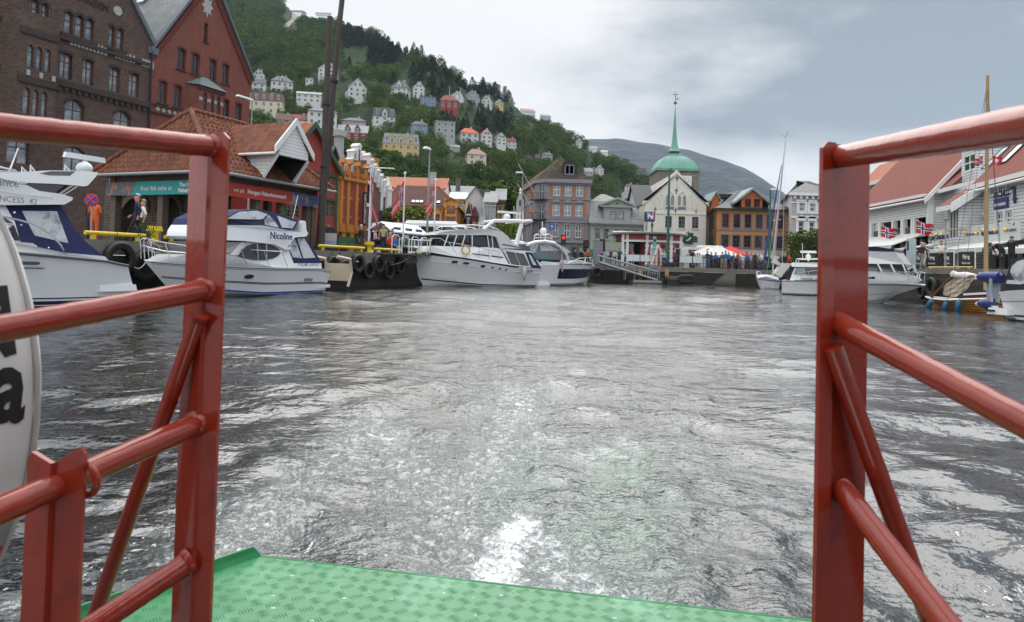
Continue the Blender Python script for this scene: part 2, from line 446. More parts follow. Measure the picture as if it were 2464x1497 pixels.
def roof_hip(mb,x0,x1,y0,y1,ze,zr,mat,over=.35,inset=None,th=.14):
 x0-=over;x1+=over;y0-=over;y1+=over
 W,D=x1-x0,y1-y0;i=inset if inset is not None else min(W,D)/2
 if W>=D:r0,r1=(x0+min(i,W/2-.01),(y0+y1)/2),(x1-min(i,W/2-.01),(y0+y1)/2)
 else:r0,r1=((x0+x1)/2,y0+min(i,D/2-.01)),((x0+x1)/2,y1-min(i,D/2-.01))
 c=[(x0,y0),(x1,y0),(x1,y1),(x0,y1)]
 v=[(p[0],p[1],ze)for p in c]+[(p[0],p[1],ze+th)for p in c]+[(r0[0],r0[1],zr),(r1[0],r1[1],zr)]
 f=[(0,1,2,3)]+[(k,(k+1)%4,4+(k+1)%4,4+k)for k in range(4)]
 if W>=D:f+=[(4,5,9,8),(5,6,9),(6,7,8,9),(7,4,8)]
 else:f+=[(4,5,8),(5,6,9,8),(6,7,9),(7,4,8,9)]
 mb.add(v,f,mat)
def water_height(x,y):
 rs=np.random.RandomState(3)
 r=np.hypot(x,y);dr=np.maximum(r*.0125,.012)
 wx=x+.35*np.sin(.9*y+1.3)+.25*np.sin(1.7*x-.6*y)
 wy=y+.30*np.sin(1.1*x+.4)+.2*np.sin(.55*y+1.9*x)
 z=np.zeros_like(x)
 for i in range(64):
  lam=.22*(26**(i/63.0));a=rs.uniform(0,2*np.pi)
  if i%3:a=np.pi/2+rs.normal(0,.7)
  k=2*np.pi/lam;amp=.0056*lam**.72*rs.uniform(.5,1.3)
  fade=np.clip((lam/dr-2.5)/3,0,1)
  z+=fade*amp*np.sin(k*(np.cos(a)*wx+np.sin(a)*wy)+rs.uniform(0,6.28))*.6
 cal=.55+.45*np.sin(.21*x+1.1*np.sin(.13*y))*np.sin(.17*y+.8+.9*np.sin(.19*x))
 z*=.42+.75*cal
 cx=.12+.035*y;w=.55+.17*y
 core=np.exp(-((x-cx)/w)**2)*np.clip(1.5-y/11,0,1)*(y>.5)
 t=np.zeros_like(x)
 for i in range(44):
  lam=.09*(9**(i/43.0));a=rs.uniform(0,2*np.pi);k=2*np.pi/lam
  fade=np.clip((lam/dr-2.5)/3,0,1)
  t+=fade*.011*lam**.9*rs.uniform(.4,1.2)*np.sin(k*(np.cos(a)*wx+np.sin(a)*wy)+rs.uniform(0,6.28)+1.3*np.sin(3.1*x+2.2*y+i))
 z+=core*(1-np.abs(np.sin(2.2*t/.02))*.12)*t*.95
 rr=np.hypot(x-.3,(y-1.5)*.55)
 z+=.010*np.sin(2*np.pi*rr/.62+.8*np.sin(2*x))*np.exp(-((rr-2.6)/1.3)**2)
 rr2=np.hypot(x+3.5,(y-9)*.8)
 z+=.008*np.sin(2*np.pi*rr2/.55)*np.exp(-((rr2-3)/2.0)**2)
 return z
def gauss_path(x,y,pts,sx):
 d=np.zeros_like(x)
 for(x0,y0,w0),(x1,y1,w1)in zip(pts[:-1],pts[1:]):
  L2=(x1-x0)**2+(y1-y0)**2
  t=np.clip(((x-x0)*(x1-x0)+(y-y0)*(y1-y0))/L2,0,1)
  dd=np.hypot(x-x0-t*(x1-x0),(y-y0-t*(y1-y0))*sx);w=w0+(w1-w0)*t
  d=np.maximum(d,np.exp(-(dd/w)**2))
 return d
def build_water():
 fine=np.linspace(R(-47),R(47),760);coarse=np.linspace(R(47),R(313),60)[1:-1]
 ang=np.concatenate([fine,coarse]);na=len(ang)
 rad=[.5]
 while rad[-1]<95:rad.append(rad[-1]*1.0125)
 while rad[-1]<420:rad.append(rad[-1]*1.15)
 rad=np.array(rad);nr=len(rad)
 A,Rr=np.meshgrid(ang,rad);x=(Rr*np.sin(A)).ravel();y=(Rr*np.cos(A)).ravel()
 z=water_height(x,y)*np.clip((110-np.hypot(x,y))/30,0,1)
 P=lambda px,py:at_z(px,py,0)
 def pth(l):return[(P(a,b).x,P(a,b).y,w)for a,b,w in l]
 f1=gauss_path(x,y,pth([(1170,1470,.25),(1200,1350,.2),(1265,1245,.14)]),1.0)
 f2=gauss_path(x,y,pth([(1040,1215,.16),(1110,1175,.26),(1190,1105,.4),(1230,1010,.42),(1250,930,.45)]),.9)*.6
 f3=gauss_path(x,y,pth([(1300,1300,.2),(1400,1420,.26),(1480,1470,.24)]),.9)*.72
 f4=gauss_path(x,y,pth([(530,1310,.3),(650,1210,.3),(800,1130,.3),(900,1010,.35),(1250,1440,.5)]),.9)*.58
 foam=np.maximum.reduce([f1,f2,f3,f4])
 dist=np.hypot(x,y)
 speck=.42*np.exp(-((x+1.3)/1.15)**2)*np.exp(-((dist-3.2)/1.9)**2)+.36*np.exp(-((x-2.4)/1.1)**2)*np.exp(-((dist-4.0)/2.0)**2)+.3*np.exp(-((x+3.6)/1.8)**2)*np.exp(-((y-9)/3.5)**2)
 green=gauss_path(x,y,pth([(1420,1440,.35),(1480,1200,.42),(1500,1090,.5)]),.8)
 green=np.maximum(green,.6*gauss_path(x,y,pth([(1300,1430,.4),(1230,1250,.3),(1300,1080,.4)]),.8))
 churn=np.exp(-((x-.10-.055*y)/(.55+.19*y))**2)*np.clip(1.25-y/48,0,1)*(y>.6)
 z+=foam*.02*np.abs(np.sin(23*x+9*np.sin(31*y))*np.sin(27*y+7*np.sin(19*x)))
 me=bpy.data.meshes.new('water');V=np.stack([x,y,z],1)
 i=np.arange(nr-1)[:,None]*na+np.arange(na)[None,:]
 j=np.arange(nr-1)[:,None]*na+(np.arange(na)[None,:]+1)%na
 F=np.stack([i,j,j+na,i+na],-1).reshape(-1,4)[:,::-1]
 me.vertices.add(len(V));me.vertices.foreach_set('co',V.ravel())
 me.loops.add(F.size);me.loops.foreach_set('vertex_index',F.ravel().astype(np.int32))
 me.polygons.add(len(F));me.polygons.foreach_set('loop_start',(np.arange(len(F))*4).astype(np.int32))
 me.update(calc_edges=True)
 for nm,arr in(('foam',foam),('speck',speck),('green',green),('churn',churn)):
  a=me.attributes.new(nm,'FLOAT','POINT');a.data.foreach_set('value',arr.astype(np.float32))
 me.shade_smooth()
 m=bpy.data.materials.new('harbour_water');m.use_nodes=True;nt=m.node_tree;N=nt.nodes.new;L=nt.links.new
 bs_=nt.nodes['Principled BSDF'];I=bs_.inputs
 def attr(n):a=N('ShaderNodeAttribute');a.attribute_name=n;return a.outputs['Fac']
 def mt(op,a,b=None,c=None,clamp=False):
  n=N('ShaderNodeMath');n.operation=op;n.use_clamp=clamp
  for k,v in enumerate((a,b,c)):
   if v is None:continue
   if isinstance(v,(int,float)):n.inputs[k].default_value=v
   else:L(v,n.inputs[k])
  return n.outputs[0]
 def mr(v,lo,hi,a=0.,b=1.):
  n=N('ShaderNodeMapRange');L(v,n.inputs[0])if not isinstance(v,float)else None
  for k,q in((1,lo),(2,hi),(3,a),(4,b)):
   if isinstance(q,(int,float)):n.inputs[k].default_value=q
   else:L(q,n.inputs[k])
  return n.outputs[0]
 geo=N('ShaderNodeNewGeometry');pos=geo.outputs['Position']
 def noise(scale,det=4,rough=.6,sc=None,dist=0.):
  v=pos
  if sc:mp=N('ShaderNodeMapping');L(pos,mp.inputs[0]);mp.inputs['Scale'].default_value=sc;v=mp.outputs[0]
  n=N('ShaderNodeTexNoise');L(v,n.inputs[0]);n.inputs['Scale'].default_value=scale;n.inputs['Detail'].default_value=det
  n.inputs['Roughness'].default_value=rough;n.inputs['Distortion'].default_value=dist;return n.outputs[0]
 foam_a,speck_a,green_a,churn_a=attr('foam'),attr('speck'),attr('green'),attr('churn')
 n1=noise(13.0,8,.72,dist=1.2);n2=noise(3.0,3,.5)
 thr=mt('SUBTRACT',.65,mt('MULTIPLY',foam_a,.34))
 fm=mt('MULTIPLY',mr(n1,thr,mt('ADD',thr,.15)),mr(foam_a,.05,.3),clamp=True)
 n3=noise(38.0,3,.6,(1,.55,1));thr2=mt('SUBTRACT',.765,mt('MULTIPLY',mt('MULTIPLY',speck_a,mr(n2,.35,.65,.5,1.3)),.50))
 sp=mr(n3,thr2,mt('ADD',thr2,.09))
 lace=mt('MULTIPLY',mr(noise(16.0,6,.72,(1,.7,1),dist=1.4),.57,.72),mt('MULTIPLY',churn_a,.55))
 fm=mt('MAXIMUM',fm,lace)
 ff=mt('MAXIMUM',fm,mt('MULTIPLY',sp,.85),clamp=True)
 def mix(f,a,b):
  n=N('ShaderNodeMix');n.data_type='RGBA';L(f,n.inputs[0])
  for k,v in((6,a),(7,b)):
   if isinstance(v,tuple):n.inputs[k].default_value=(*v,1)
   else:L(v,n.inputs[k])
  return n.outputs[2]
 base=mix(mt('MULTIPLY',green_a,mr(n2,.3,.6,.35,1.0)),(.009,.013,.014),(.045,.125,.08))
 n5=noise(6.5,6,.7,(1,.8,1),dist=.6)
 base=mix(mt('MULTIPLY',churn_a,mr(n5,.42,.62,.12,.75)),base,(.055,.07,.07))
 base=mix(mt('MULTIPLY',foam_a,.5),base,(.38,.45,.43))
 L(mix(ff,base,(.70,.72,.72)),I['Base Color'])
 L(mr(ff,0,1,.035,.7),I['Roughness']);I['IOR'].default_value=1.95;I['Specular IOR Level'].default_value=.5
 a1=noise(5.2,3,.55,(.75,1.0,1));a2=noise(17.0,3,.6,(.8,1,1));a3=noise(1.35,3,.5,(.8,1.0,1))
 b0=N('ShaderNodeBump');L(a3,b0.inputs['Height']);b0.inputs['Strength'].default_value=.5;b0.inputs['Distance'].default_value=.13
 b1=N('ShaderNodeBump');L(a1,b1.inputs['Height']);L(mr(churn_a,0,.7,.42,.95),b1.inputs['Strength']);b1.inputs['Distance'].default_value=.06;L(b0.outputs[0],b1.inputs['Normal'])
 b2=N('ShaderNodeBump');L(a2,b2.inputs['Height']);L(mr(churn_a,0,.8,.14,1.0),b2.inputs['Strength']);b2.inputs['Distance'].default_value=.03;L(b1.outputs[0],b2.inputs['Normal'])
 b3=N('ShaderNodeBump');L(ff,b3.inputs['Height']);b3.inputs['Strength'].default_value=.8;b3.inputs['Distance'].default_value=.012;L(b2.outputs[0],b3.inputs['Normal'])
 L(b3.outputs[0],I['Normal'])
 me.materials.append(m)
 tag(link('water',me),kind='structure')
build_water()
def build_bubbles():
 rs=random.Random(5);mb=MB();fm=M('wash_froth',(.6,.62,.62),.5,var=.1,bump=.6,bs=60)
 for(px,py,w,n)in((1235,1300,60,60),(1440,1455,60,34),(1180,1430,50,30),(1340,1370,120,16)):
  for _ in range(n):
   p=at_z(px+rs.gauss(0,w),py+rs.gauss(0,w*.6),0);r=rs.uniform(.002,.007)
   mb.ball((p.x,p.y,rs.uniform(0,.025)),(r*rs.uniform(.8,1.6),r*rs.uniform(.7,1.3),r*.8),fm,6,4)
 tag(mb.build('foam',None,60),'flecks of white foam thrown up in the ferry wash','foam',kind='stuff')
build_bubbles()
_px=[-200,300,530,700,800,900,1040,1180,1240,1300,1400,1450,1560,1700,1900,2200]
_tc=[.46,.43,.40,.354,.337,.318,.270,.241,.227,.205,.168,.143,.120,.080,.04,.02]
_zb=[170,180,186,190,192,196,205,240,260,285,330,350,420,480,520,560]
def _terr(a,Y):
 px=CX+FPX*a
 tc=np.interp(px,_px,_tc);zb=np.interp(px,_px,_zb)
 yc=.45*zb/(.45-tc);zc=tc*yc
 up=.45*(Y-zb);z=np.where(Y<yc,up,zc-.25*(Y-yc))
 k=6.0;z=-k*np.log(np.exp(-np.clip(up,-200,400)/k)+np.exp(-np.clip(zc-.25*(Y-yc),-200,400)/k))+4
 X=a*Y
 n=5*np.sin(X/31+1)*np.sin(Y/43)+3*np.sin(X/13+Y/19)+2*np.sin(X/8.3-Y/11)
 z=z+n*np.clip((Y-zb)/80,0,1)
 return np.where(Y<zb-20,2.0,np.maximum(z,2.0-.0*z))
def terr(x,y):return float(_terr(np.float64(x/y),np.float64(y)))
def at_hill(px,py):
 d=ray(px,py);d=d/d.y;lo=None
 Y=110.0
 while Y<1500:
  p=EYE+d*Y
  if p.z<terr(p.x,p.y):break
  Y+=3
 a,b=Y-3,Y
 for _ in range(12):
  m_=(a+b)/2;p=EYE+d*m_
  if p.z<terr(p.x,p.y):b=m_
  else:a=m_
 return EYE+d*b
def build_hill():
 aa=np.linspace(-.86,.62,260);yy=120*(1500/120)**np.linspace(0,1,200)
 A,Y=np.meshgrid(aa,yy);Z=_terr(A,Y)+.25*(Y<160)*0;X=A*Y
 mb=MB();na=len(aa)
 mat=M('hillside_undergrowth',(.024,.048,.012),.95,var=.5,vs=.06,bump=1.,bs=.35,p={'patch':((.055,.10,.02),.02,.55),'bd':2.,'pamt':.7})
 mb.v=[tuple(v)for v in np.stack([X.ravel(),Y.ravel(),Z.ravel()-.35],1)]
 mb.mi(mat)
 for i in range(len(yy)-1):
  for j in range(na-1):mb.f.append((i*na+j,i*na+j+1,(i+1)*na+j+1,(i+1)*na+j));mb.m.append(0)
 struct('hill',mb,60)
build_hill()
def build_mountain():
 pts=[(1180,420),(1330,350),(1410,336),(1480,333),(1545,342),(1600,350),(1660,362),(1720,380),(1790,403),(1850,440),(1880,466),(1930,520),(2010,600)]
 Y0=3000.0;mb=MB();n=120;k=34;vs=[]
 mat=M('heather_mountain',(.026,.040,.045),.95,var=.6,vs=.006,bump=1.,bs=.016,p={'patch':((.10,.10,.10),.008,.56),'bd':45.,'pamt':.8})
 xs=[1180+(2010-1180)*i/(n-1)for i in range(n)]
 for j in range(k+1):
  t=j/k
  for x in xs:
   y=float(np.interp(x,[p[0]for p in pts],[p[1]for p in pts]));h=at(x,y,Y0).z
   Y=Y0-1500*t if t>0 else Y0
   z=h*(1-t)**1.15
   X=at(x,y,Y0).x*(1-.18*t)
   rg=26*math.sin(X/97+1.7*math.sin(Y/170))*math.sin(X/47+Y/150)*t*(1-t)*4+5*math.sin(X/23)*(1 if t else.6)
   vs.append((X,Y,z+rg*(.8 if t else.5)+(10*math.sin(X/11+5*t)*t*(1-t))))
 vs+=[(v[0],v[1]+900,v[2]*.5)for v in vs[:n]]
 fs=[(j*n+i,j*n+i+1,(j+1)*n+i+1,(j+1)*n+i)for j in range(k)for i in range(n-1)]
 b=(k+1)*n;fs+=[(i,b+i,b+i+1,i+1)for i in range(n-1)]
 mb.add(vs,fs,mat);struct('mountain',mb,60)
build_mountain()
ASPH=M('wet_setts',(.11,.108,.105),.55,tex='brick',p={'w':.24,'h':.14,'mortar':(.05,.05,.05),'c2':.8},var=.25,vs=.3)
QSTONE=M('quay_stone',(.105,.095,.08),.85,tex='brick',p={'w':1.15,'h':.46,'m':.03,'mortar':(.02,.02,.02),'c2':.55,'hs':1.0,'patch':((.05,.065,.02),1.1,.55),'tide':1.15},var=.4,vs=1.1,bump=.6,bs=6,dirt=.5)
def build_ground():
 cl=LQ.w((68-LQ.o.y)/LQ.ux.y-0.0,0).x
 cr=RQ.w(0,0).x+(60-68)*math.sin(_th2)*-1
 mb=MB();far=560
 L0=LQ.w(-45,0);Lc=Vector((cl,68,0));Rc=Vector((cr,68,0));R0=RQ.w(75,0)
 mb.poly([(L0.x,L0.y,ZL),(Lc.x,Lc.y,ZL),(Lc.x+8,Lc.y+19,ZL),(cl+60,far,ZL),(-420,far,ZL),(-420,-60,ZL),(L0.x-30,L0.y-10,ZL)],ASPH)
 struct('pavement',mb)
 mb=MB();mb.poly([(cl,68,ZF),(cr,68,ZF),(cr+60,far,ZF),(cl+60,far,ZF),(cl+8,87,ZF)],ASPH);struct('street',mb)
 mb=MB();mb.poly([(R0.x,R0.y,ZR),(R0.x+200,R0.y,ZR),(cr+400,far,ZR),(cr+60,far,ZR),(cr,68,ZR)],ASPH);struct('pavement',mb)
 return cl,cr
XCL,XCR=build_ground()
def quay_wall(fr,u0,u1,top,label,foot=-3.0,coping=.28):
 t=thing('quay_wall',label,'quay wall',fr.w(u0),fr.a)
 mb=MB();L_=u1-u0
 mb.box(0,L_,.06,.6,foot,top-coping,QSTONE);mb.build('stone_face',t)
 mb=MB();rs=random.Random(4);x=0
 cap=M('coping_stone',(.185,.17,.145),.8,var=.25,vs=1.5,bump=.4,bs=12,dirt=.35)
 while x<L_-.1:
  w=min(rs.uniform(1.1,1.9),L_-x)
  j=rs.uniform(-.015,.015);mb.box(x+.012,x+w-.012,-.02+j,.62,top-coping+rs.uniform(0,.02),top+.012+rs.uniform(0,.012),cap);x+=w
 mb.build('coping',t)
 return t
uL1=(68-LQ.o.y)/LQ.ux.y
quay_wall(LQ,-12,uL1,ZL,'weedy old stone quay wall behind the left hand boats',coping=.5)
quay_wall(Frame(XCL,68,0),0,XCR-XCL,ZF,'low stone wall of the quay at the head of the harbour',coping=.42)
quay_wall(RQ,-8,60,ZR,'stone quay wall in front of the white timber restaurants',coping=.3)
def yellow_rail(fr,px0,px1,z0,label,v=.16,u=None,k_=1.0):
 u0,u1=u if u else(fr.u(px0,v),fr.u(px1,v))
 t=thing('kerb_rail',label,'kerb rail',fr.w(u0,v,z0),fr.a,'yellow steel kerb rails along the quays')
 mb=MB();L_=u1-u0;mb.tube((0,0,.24),(L_,0,.24),.07,YELLOW,n=10);mb.build('bar',t,50)
 k=max(2,int(L_/2.2))
 for i in range(k):
  m=MB();x=.3+(L_-.6)*i/(k-1);m.box(x-.05,x+.05,-.06,.06,0,.2,YELLOW);m.build('foot',t)
 t.scale=(1,k_,k_)
yellow_rail(LQ,0,0,ZL,'yellow kerb rail below the walking man in navy',u=(LQ.u(202,.16),LQ.u(347,.16)))
yellow_rail(LQ,0,0,ZL,'yellow kerb rail beyond the first bollard, beside the fish market hut',u=(LQ.u(394,.16),LQ.u(735,.16)))
yellow_rail(LQ,0,0,ZL,'yellow kerb rail between the tall dark posts and the second bollard',u=(LQ.u(766,.16),LQ.u(876,.16)))
yellow_rail(LQ,0,0,ZL,'yellow kerb rail in front of the benches of sitting tourists',u=(LQ.u(899,.16),LQ.u(965,.16)))
yellow_rail(RQ,0,0,ZR,'yellow kerb rail in front of the white restaurants',u=(RQ.u(2235,.16),RQ.u(2340,.16)),k_=.45)
for px,lb in((370,'stout yellow mooring bollard above the bow rail of the nearer flybridge boat'),(888,'yellow mooring bollard beside the woman in the tan sweater')):
 p=LQ.w(LQ.u(px,.22),.22,ZL)
 t=thing('bollard',lb,'bollard',p,LQ.a,'yellow mooring bollards')
 mb=MB();mb.lathe([(.17,0),(.15,.06),(.13,.12),(.13,.36),(.16,.42),(.16,.46)],YELLOW);mb.build('post',t,40)
 mb=MB();mb.box(-.24,.22,-.17,.17,.44,.62,YELLOW,.03,.03);mb.build('head',t)
def tyre(fr,px,py,dia,label,v=-.22,tilt=0):
 u,z=fr.hit(px,py,v)
 t=thing('tyre_fender',label,'tyre',fr.w(u,v,z),fr.a,'old tyres hung on the quay as fenders')
 t.rotation_euler=(0,tilt,fr.a)
 mb=MB();Rr=dia/2;prof=[]
 n=28;ring=[]
 for i in range(n):
  a=2*math.pi*i/n;c,s=math.cos(a),math.sin(a)
  ring.append([(Rr*k*c,w,Rr*k*s)for k,w in((.58,-.10),(.72,-.145),(.93,-.14),(1.0,-.09),(1.0,.09),(.93,.14),(.72,.145),(.58,.10),(.62,0))])
 mb.loft(ring+[ring[0]],RUBBER,caps=False);mb.build('tyre',t,40)
 mb=MB();mb.path([(0,.05,Rr*.95),(0,.12,Rr*1.25),(.02,.2,min(Rr*1.8,1.0))],.012,BLACK,5);mb.build('chain',t)
tyre(LQ,287,622,1.15,'big tyre fender hung between the first cruiser and the flybridge boat bow')
tyre(LQ,350,640,1.15,'tyre fender half hidden behind the pulpit of the flybridge boat')
for i,(px,py,lb)in enumerate(((800,640,'tyre fender tucked beside the cream dinghy davit'),(828,648,'tyre fender right of the dinghy davit, second along the wall'),(860,634,'high hung tyre fender under the second bollard'),(886,650,'low hung tyre fender below the sagging mooring rope'),(911,636,'tyre fender on the wall under the seated tourists'),(935,652,'low tyre fender left of the long white cruiser bow'),(962,640,'tyre fender nearest the long white cruiser bow'))):
 tyre(LQ,px,py,.98,lb,tilt=.2*(-1)**i)
tyre(RQ,2243,690,1.05,'large tyre fender between the white sports cruiser and the clinker boat')
tyre(RQ,2218,700,.95,'tyre fender in the shade behind the white sports cruiser bow')
tyre(FQ,1436,655,.9,'tyre fender on the quay beside the navy sided cruiser bow')
def weeds(fr,px,py,s,label):
 u,z=fr.hit(px,py,.0);rs=random.Random(int(px));mb=MB();g=M('wall_weed_leaves',(.07,.16,.02),.8,var=.3)
 for _ in range(70):
  a=rs.uniform(-1,1);l=rs.uniform(.1,.3)*s;x=rs.gauss(0,.2*s);zz=rs.gauss(0,.12*s);y=-.03
  mb.add([(x,y,zz),(x+.03,y-.02,zz+.02),(x+a*l,y-rs.uniform(.05,.18),zz+l*rs.uniform(-.3,.9))],[(0,1,2)],g)
 tag(mb.build('weeds',None,None,fr.w(u,0,z),fr.a),label,'weeds')
weeds(LQ,350,560,1.4,'green weeds growing from the wall joint beside the cruiser cover')
weeds(LQ,459,583,1.6,'green weeds on the quay wall just above the big tyre')
class Facade:
 def __init__(s,root,fr):s.root,s.fr,s.off=root,fr,fr.o-root.location
 def put(s,mb,name,smooth=None,label=None):
  o=mb.build(name,s.root,smooth,s.off,s.fr.a)
  if label:o['label']=label
  return o
 def wins(s,holes,frame,glass=GLASS,y=.14,**k):
  for h in holes:
   p=s.off+s.fr.ux*h[0]+s.fr.uy*y+Vector((0,0,h[2]))
   fme,gme=window_mesh(h[1]-h[0],h[3]-h[2],frame,glass,k.get('nx',2),k.get('nz',2),h[4]if len(h)>4 else 0,k.get('ft',.07),k.get('split'))
   o=link('window',fme,s.root,p,s.fr.a);link('pane',gme,o)
 def text(s,t,size,mat,u,z,v=-.03,**k):
  o=link('lettering',text_mesh(t,size,mat,**k),s.root,s.off+s.fr.ux*u+s.fr.uy*v+Vector((0,0,z)))
  o.rotation_euler=(R(90),0,s.fr.a);return o
def holes_px(fr,lst,ox=0.,oy=0.,sc=1.,v=0.):
 out=[]
 for q in lst:
  x0,x1,yt,yb=ox+q[0]*sc,ox+q[1]*sc,oy+q[2]*sc,oy+q[3]*sc;xm=(x0+x1)/2
  u0,u1=fr.u(x0,v,(yt+yb)/2),fr.u(x1,v,(yt+yb)/2);z0,z1=fr.hit(xm,yb,v)[1],fr.hit(xm,yt,v)[1]
  out.append((u0,u1,z0,z1,(u1-u0)*q[4])if len(q)>4 else(u0,u1,z0,z1))
 return out
def align_rows(h,tol=.5):
 h=sorted(h,key=lambda q:q[2]);rows=[]
 for q in h:
  if rows and abs(rows[-1][0][2]-q[2])<tol and abs(rows[-1][0][3]-q[3])<tol:rows[-1].append(q)
  else:rows.append([q])
 out=[]
 for r in rows:
  z0=sum(q[2]for q in r)/len(r);z1=sum(q[3]for q in r)/len(r)
  out+=[(q[0],q[1],z0,z1,*q[4:])for q in sorted(r)]
 return out
def sills(mb,holes,mat,d=.12,h=.12,over=.12):
 for q in holes:mb.box(q[0]-over,q[1]+over,-d,.1,q[2]-h,q[2]-.003,mat)
def arch_hood(mb,q,mat,w=.22,d=.06,k=8):
 x0,x1,z1=q[0],q[1],q[3];r=q[4]if len(q)>4 else 0;W=x1-x0
 pts=[(x0+W*i/k,z1-r+r*math.sin(math.pi*i/k)**.8+.02)for i in range(k+1)]
 for i in range(k):
  (xa,za),(xb,zb)=pts[i],pts[i+1]
  mb.prism([(xa,za),(xb,zb),(xb+(xb-(x0+x1)/2)*w*2/W*.5,zb+w),(xa+(xa-(x0+x1)/2)*w*2/W*.5,za+w)],'y',-d,.05,mat)
def line_at(p,q,u):return p[1]+(q[1]-p[1])*(u-p[0])/(q[0]-p[0])
BRICKBROWN=M('dark_brown_brick',(.125,.075,.056),.85,tex='brick',p={'w':.30,'h':.15,'m':.022,'mortar':(.155,.115,.095),'c2':.5,'hs':.5,'patch':((.20,.17,.15),.35,.62),'pamt':.35},var=.3,vs=.5)
BRICKTRIM=M('dark_brick_moulding',(.055,.04,.036),.85,var=.3,vs=3,bump=.4,bs=9)
BRICKRED=M('red_brick',(.26,.058,.036),.8,tex='brick',p={'w':.30,'h':.13,'m':.014,'mortar':(.21,.09,.07),'c2':.72,'hs':.4,'patch':((.42,.14,.07),.28,.66),'pamt':.6},var=.25,vs=.4,dirt=.5)
REDTRIM=M('red_brick_moulding',(.15,.035,.025),.85,var=.3,vs=3)
STONEP=M('pale_stone',(.42,.42,.41),.8,var=.2,vs=3,dirt=.25)
WINBR=paint('brown_window_paint',(.14,.05,.03),.5)
LEADED=M('lead_flashing',(.13,.16,.18),.5,var=.2,metal=.1)
SLATEGREY=M('grey_slate_roof',(.27,.285,.29),.6,tex='slate',p={'w':.55,'h':.42,'c2':.8,'gap':.45,'m':.02,'patch':((.14,.15,.14),.4,.6)},var=.25,vs=.4)
COPPER=M('verdigris_copper',(.17,.38,.30),.65,tex='board',p={'w':.45,'h':60,'m':.03,'gap':.8,'c2':.93,'hs':.1,'patch':((.26,.22,.15),.35,.6),'pamt':.55},var=.2,vs=.6)
BF=LQ.sub(0,33.0)
sc1=.2633
def brown_house():
 fr=BF;root=thing('brick_house','dark brown brick warehouse with bay windows and pale stone ornaments','building',fr.w(fr.u(0)))
 F=Facade(root,fr);u0,u1=fr.u(-230),fr.u(366,0,115);top=fr.hit(1372*sc1,405*sc1)
 a,b=fr.hit(1180*sc1,0),fr.hit(1372*sc1,405*sc1)
 up=fr.u(185);zp=line_at(a,b,up);ze=b[1]
 out=[(u0,ZL),(u1,ZL),(u1,ze),(up,zp),(u0,ze+3)]
 c=lambda l:align_rows(holes_px(fr,l,sc=sc1))
 up3=c([(590,668,105,305,.45),(690,765,140,345,.45),(783,858,170,370,.45)])+c([(998,1050,235,430,.45),(1070,1130,260,455,.45)])
 mid=c([(548,660,490,725,.2),(755,855,545,775,.2),(1000,1095,615,840,.2),(1178,1270,665,882,.2)])
 low=c([(588,770,912,1180,.33),(1035,1195,1012,1290,.33)])
 gnd=c([(575,770,1330,1640,.2),(1000,1180,1420,1700,.2),(60,270,1270,1500,.1)])
 topl=c([(285,360,0,205,.45),(378,445,25,225,.45)])
 H=up3+mid+low+gnd+topl
 mb=MB();wall_front(mb,out,H,BRICKBROWN,rv=.3);shell(mb,[out[0],out[1],out[2],out[3],out[4]],0,22,BRICKBROWN);F.put(mb,'wall')
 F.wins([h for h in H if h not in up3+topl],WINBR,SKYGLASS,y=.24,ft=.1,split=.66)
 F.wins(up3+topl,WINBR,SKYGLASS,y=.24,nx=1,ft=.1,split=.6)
 tr=MB()
 for h in mid+up3+low+topl:arch_hood(tr,h,BRICKTRIM,.24,.05)
 for z,d,hh in((fr.hit(450*sc1,290*sc1)[1],.22,.3),(fr.hit(440*sc1,705*sc1)[1],.25,.45),(fr.hit(440*sc1,745*sc1)[1],.12,.2)):
  tr.box(u0,u1-.05,-d,.04,z-hh,z,BRICKTRIM)
 for w in(up3[:3],up3[3:]):tr.box(w[0][0]-.3,w[-1][1]+.3,-.18,.05,w[0][2]-.3,w[0][2]-.02,BRICKTRIM)
 for i in range(34):
  x=fr.u(118)+i*.55
  if x<u1-.3:tr.box(x,x+.25,-.2,.04,fr.hit(440*sc1,745*sc1)[1]-.5,fr.hit(440*sc1,745*sc1)[1]-.2,BRICKTRIM)
 F.put(tr,'moulding')
 st=MB()
 for grp in((545,900,10,392),(965,1160,6,492),(1220,1330,5,560)):
  z=fr.hit((grp[0]+grp[1])/2*sc1,grp[3]*sc1)[1]
  for i in range(grp[2]):
   px=(grp[0]+(grp[1]-grp[0])*(i+.5)/grp[2])*sc1;u=fr.u(px)
   st.prism([(u-.11,z-.38),(u+.11,z-.38),(u+.11,z+.15),(u,z+.38),(u-.11,z+.15)],'y',-.09,.02,STONEP)
 u,zz=fr.hit(1075*sc1,100*sc1);st.lathe([(.4,0),(.4,.08)],STONEP,(u,-.06,zz),16,'y')
 F.put(st,'stone_ornament')
 bay=MB();bu0,bu1=fr.u(100*sc1),fr.u(425*sc1);zt=fr.hit(300*sc1,165*sc1)[1];zb=fr.hit(260*sc1,1085*sc1)[1]
 bf=fr.sub(0,-1.3)
 bh=align_rows([(fr.u(a*sc1,-1.3),fr.u(b_*sc1,-1.3),fr.hit((a+b_)/2*sc1,y1*sc1,-1.3)[1],fr.hit((a+b_)/2*sc1,y0*sc1,-1.3)[1],.3)for a,b_,y0,y1 in((165,225,380,600),(250,305,400,620),(330,385,425,640),(145,210,780,1035),(235,290,800,1050),(315,370,820,1065))])
 x0,x1=min(h[0]for h in bh)-.35,max(h[1]for h in bh)+.45
 wall_front(bay,[(x0,zb),(x1,zb),(x1,zt),(x0,zt)],bh,BRICKBROWN,y=-1.3,rv=.2)
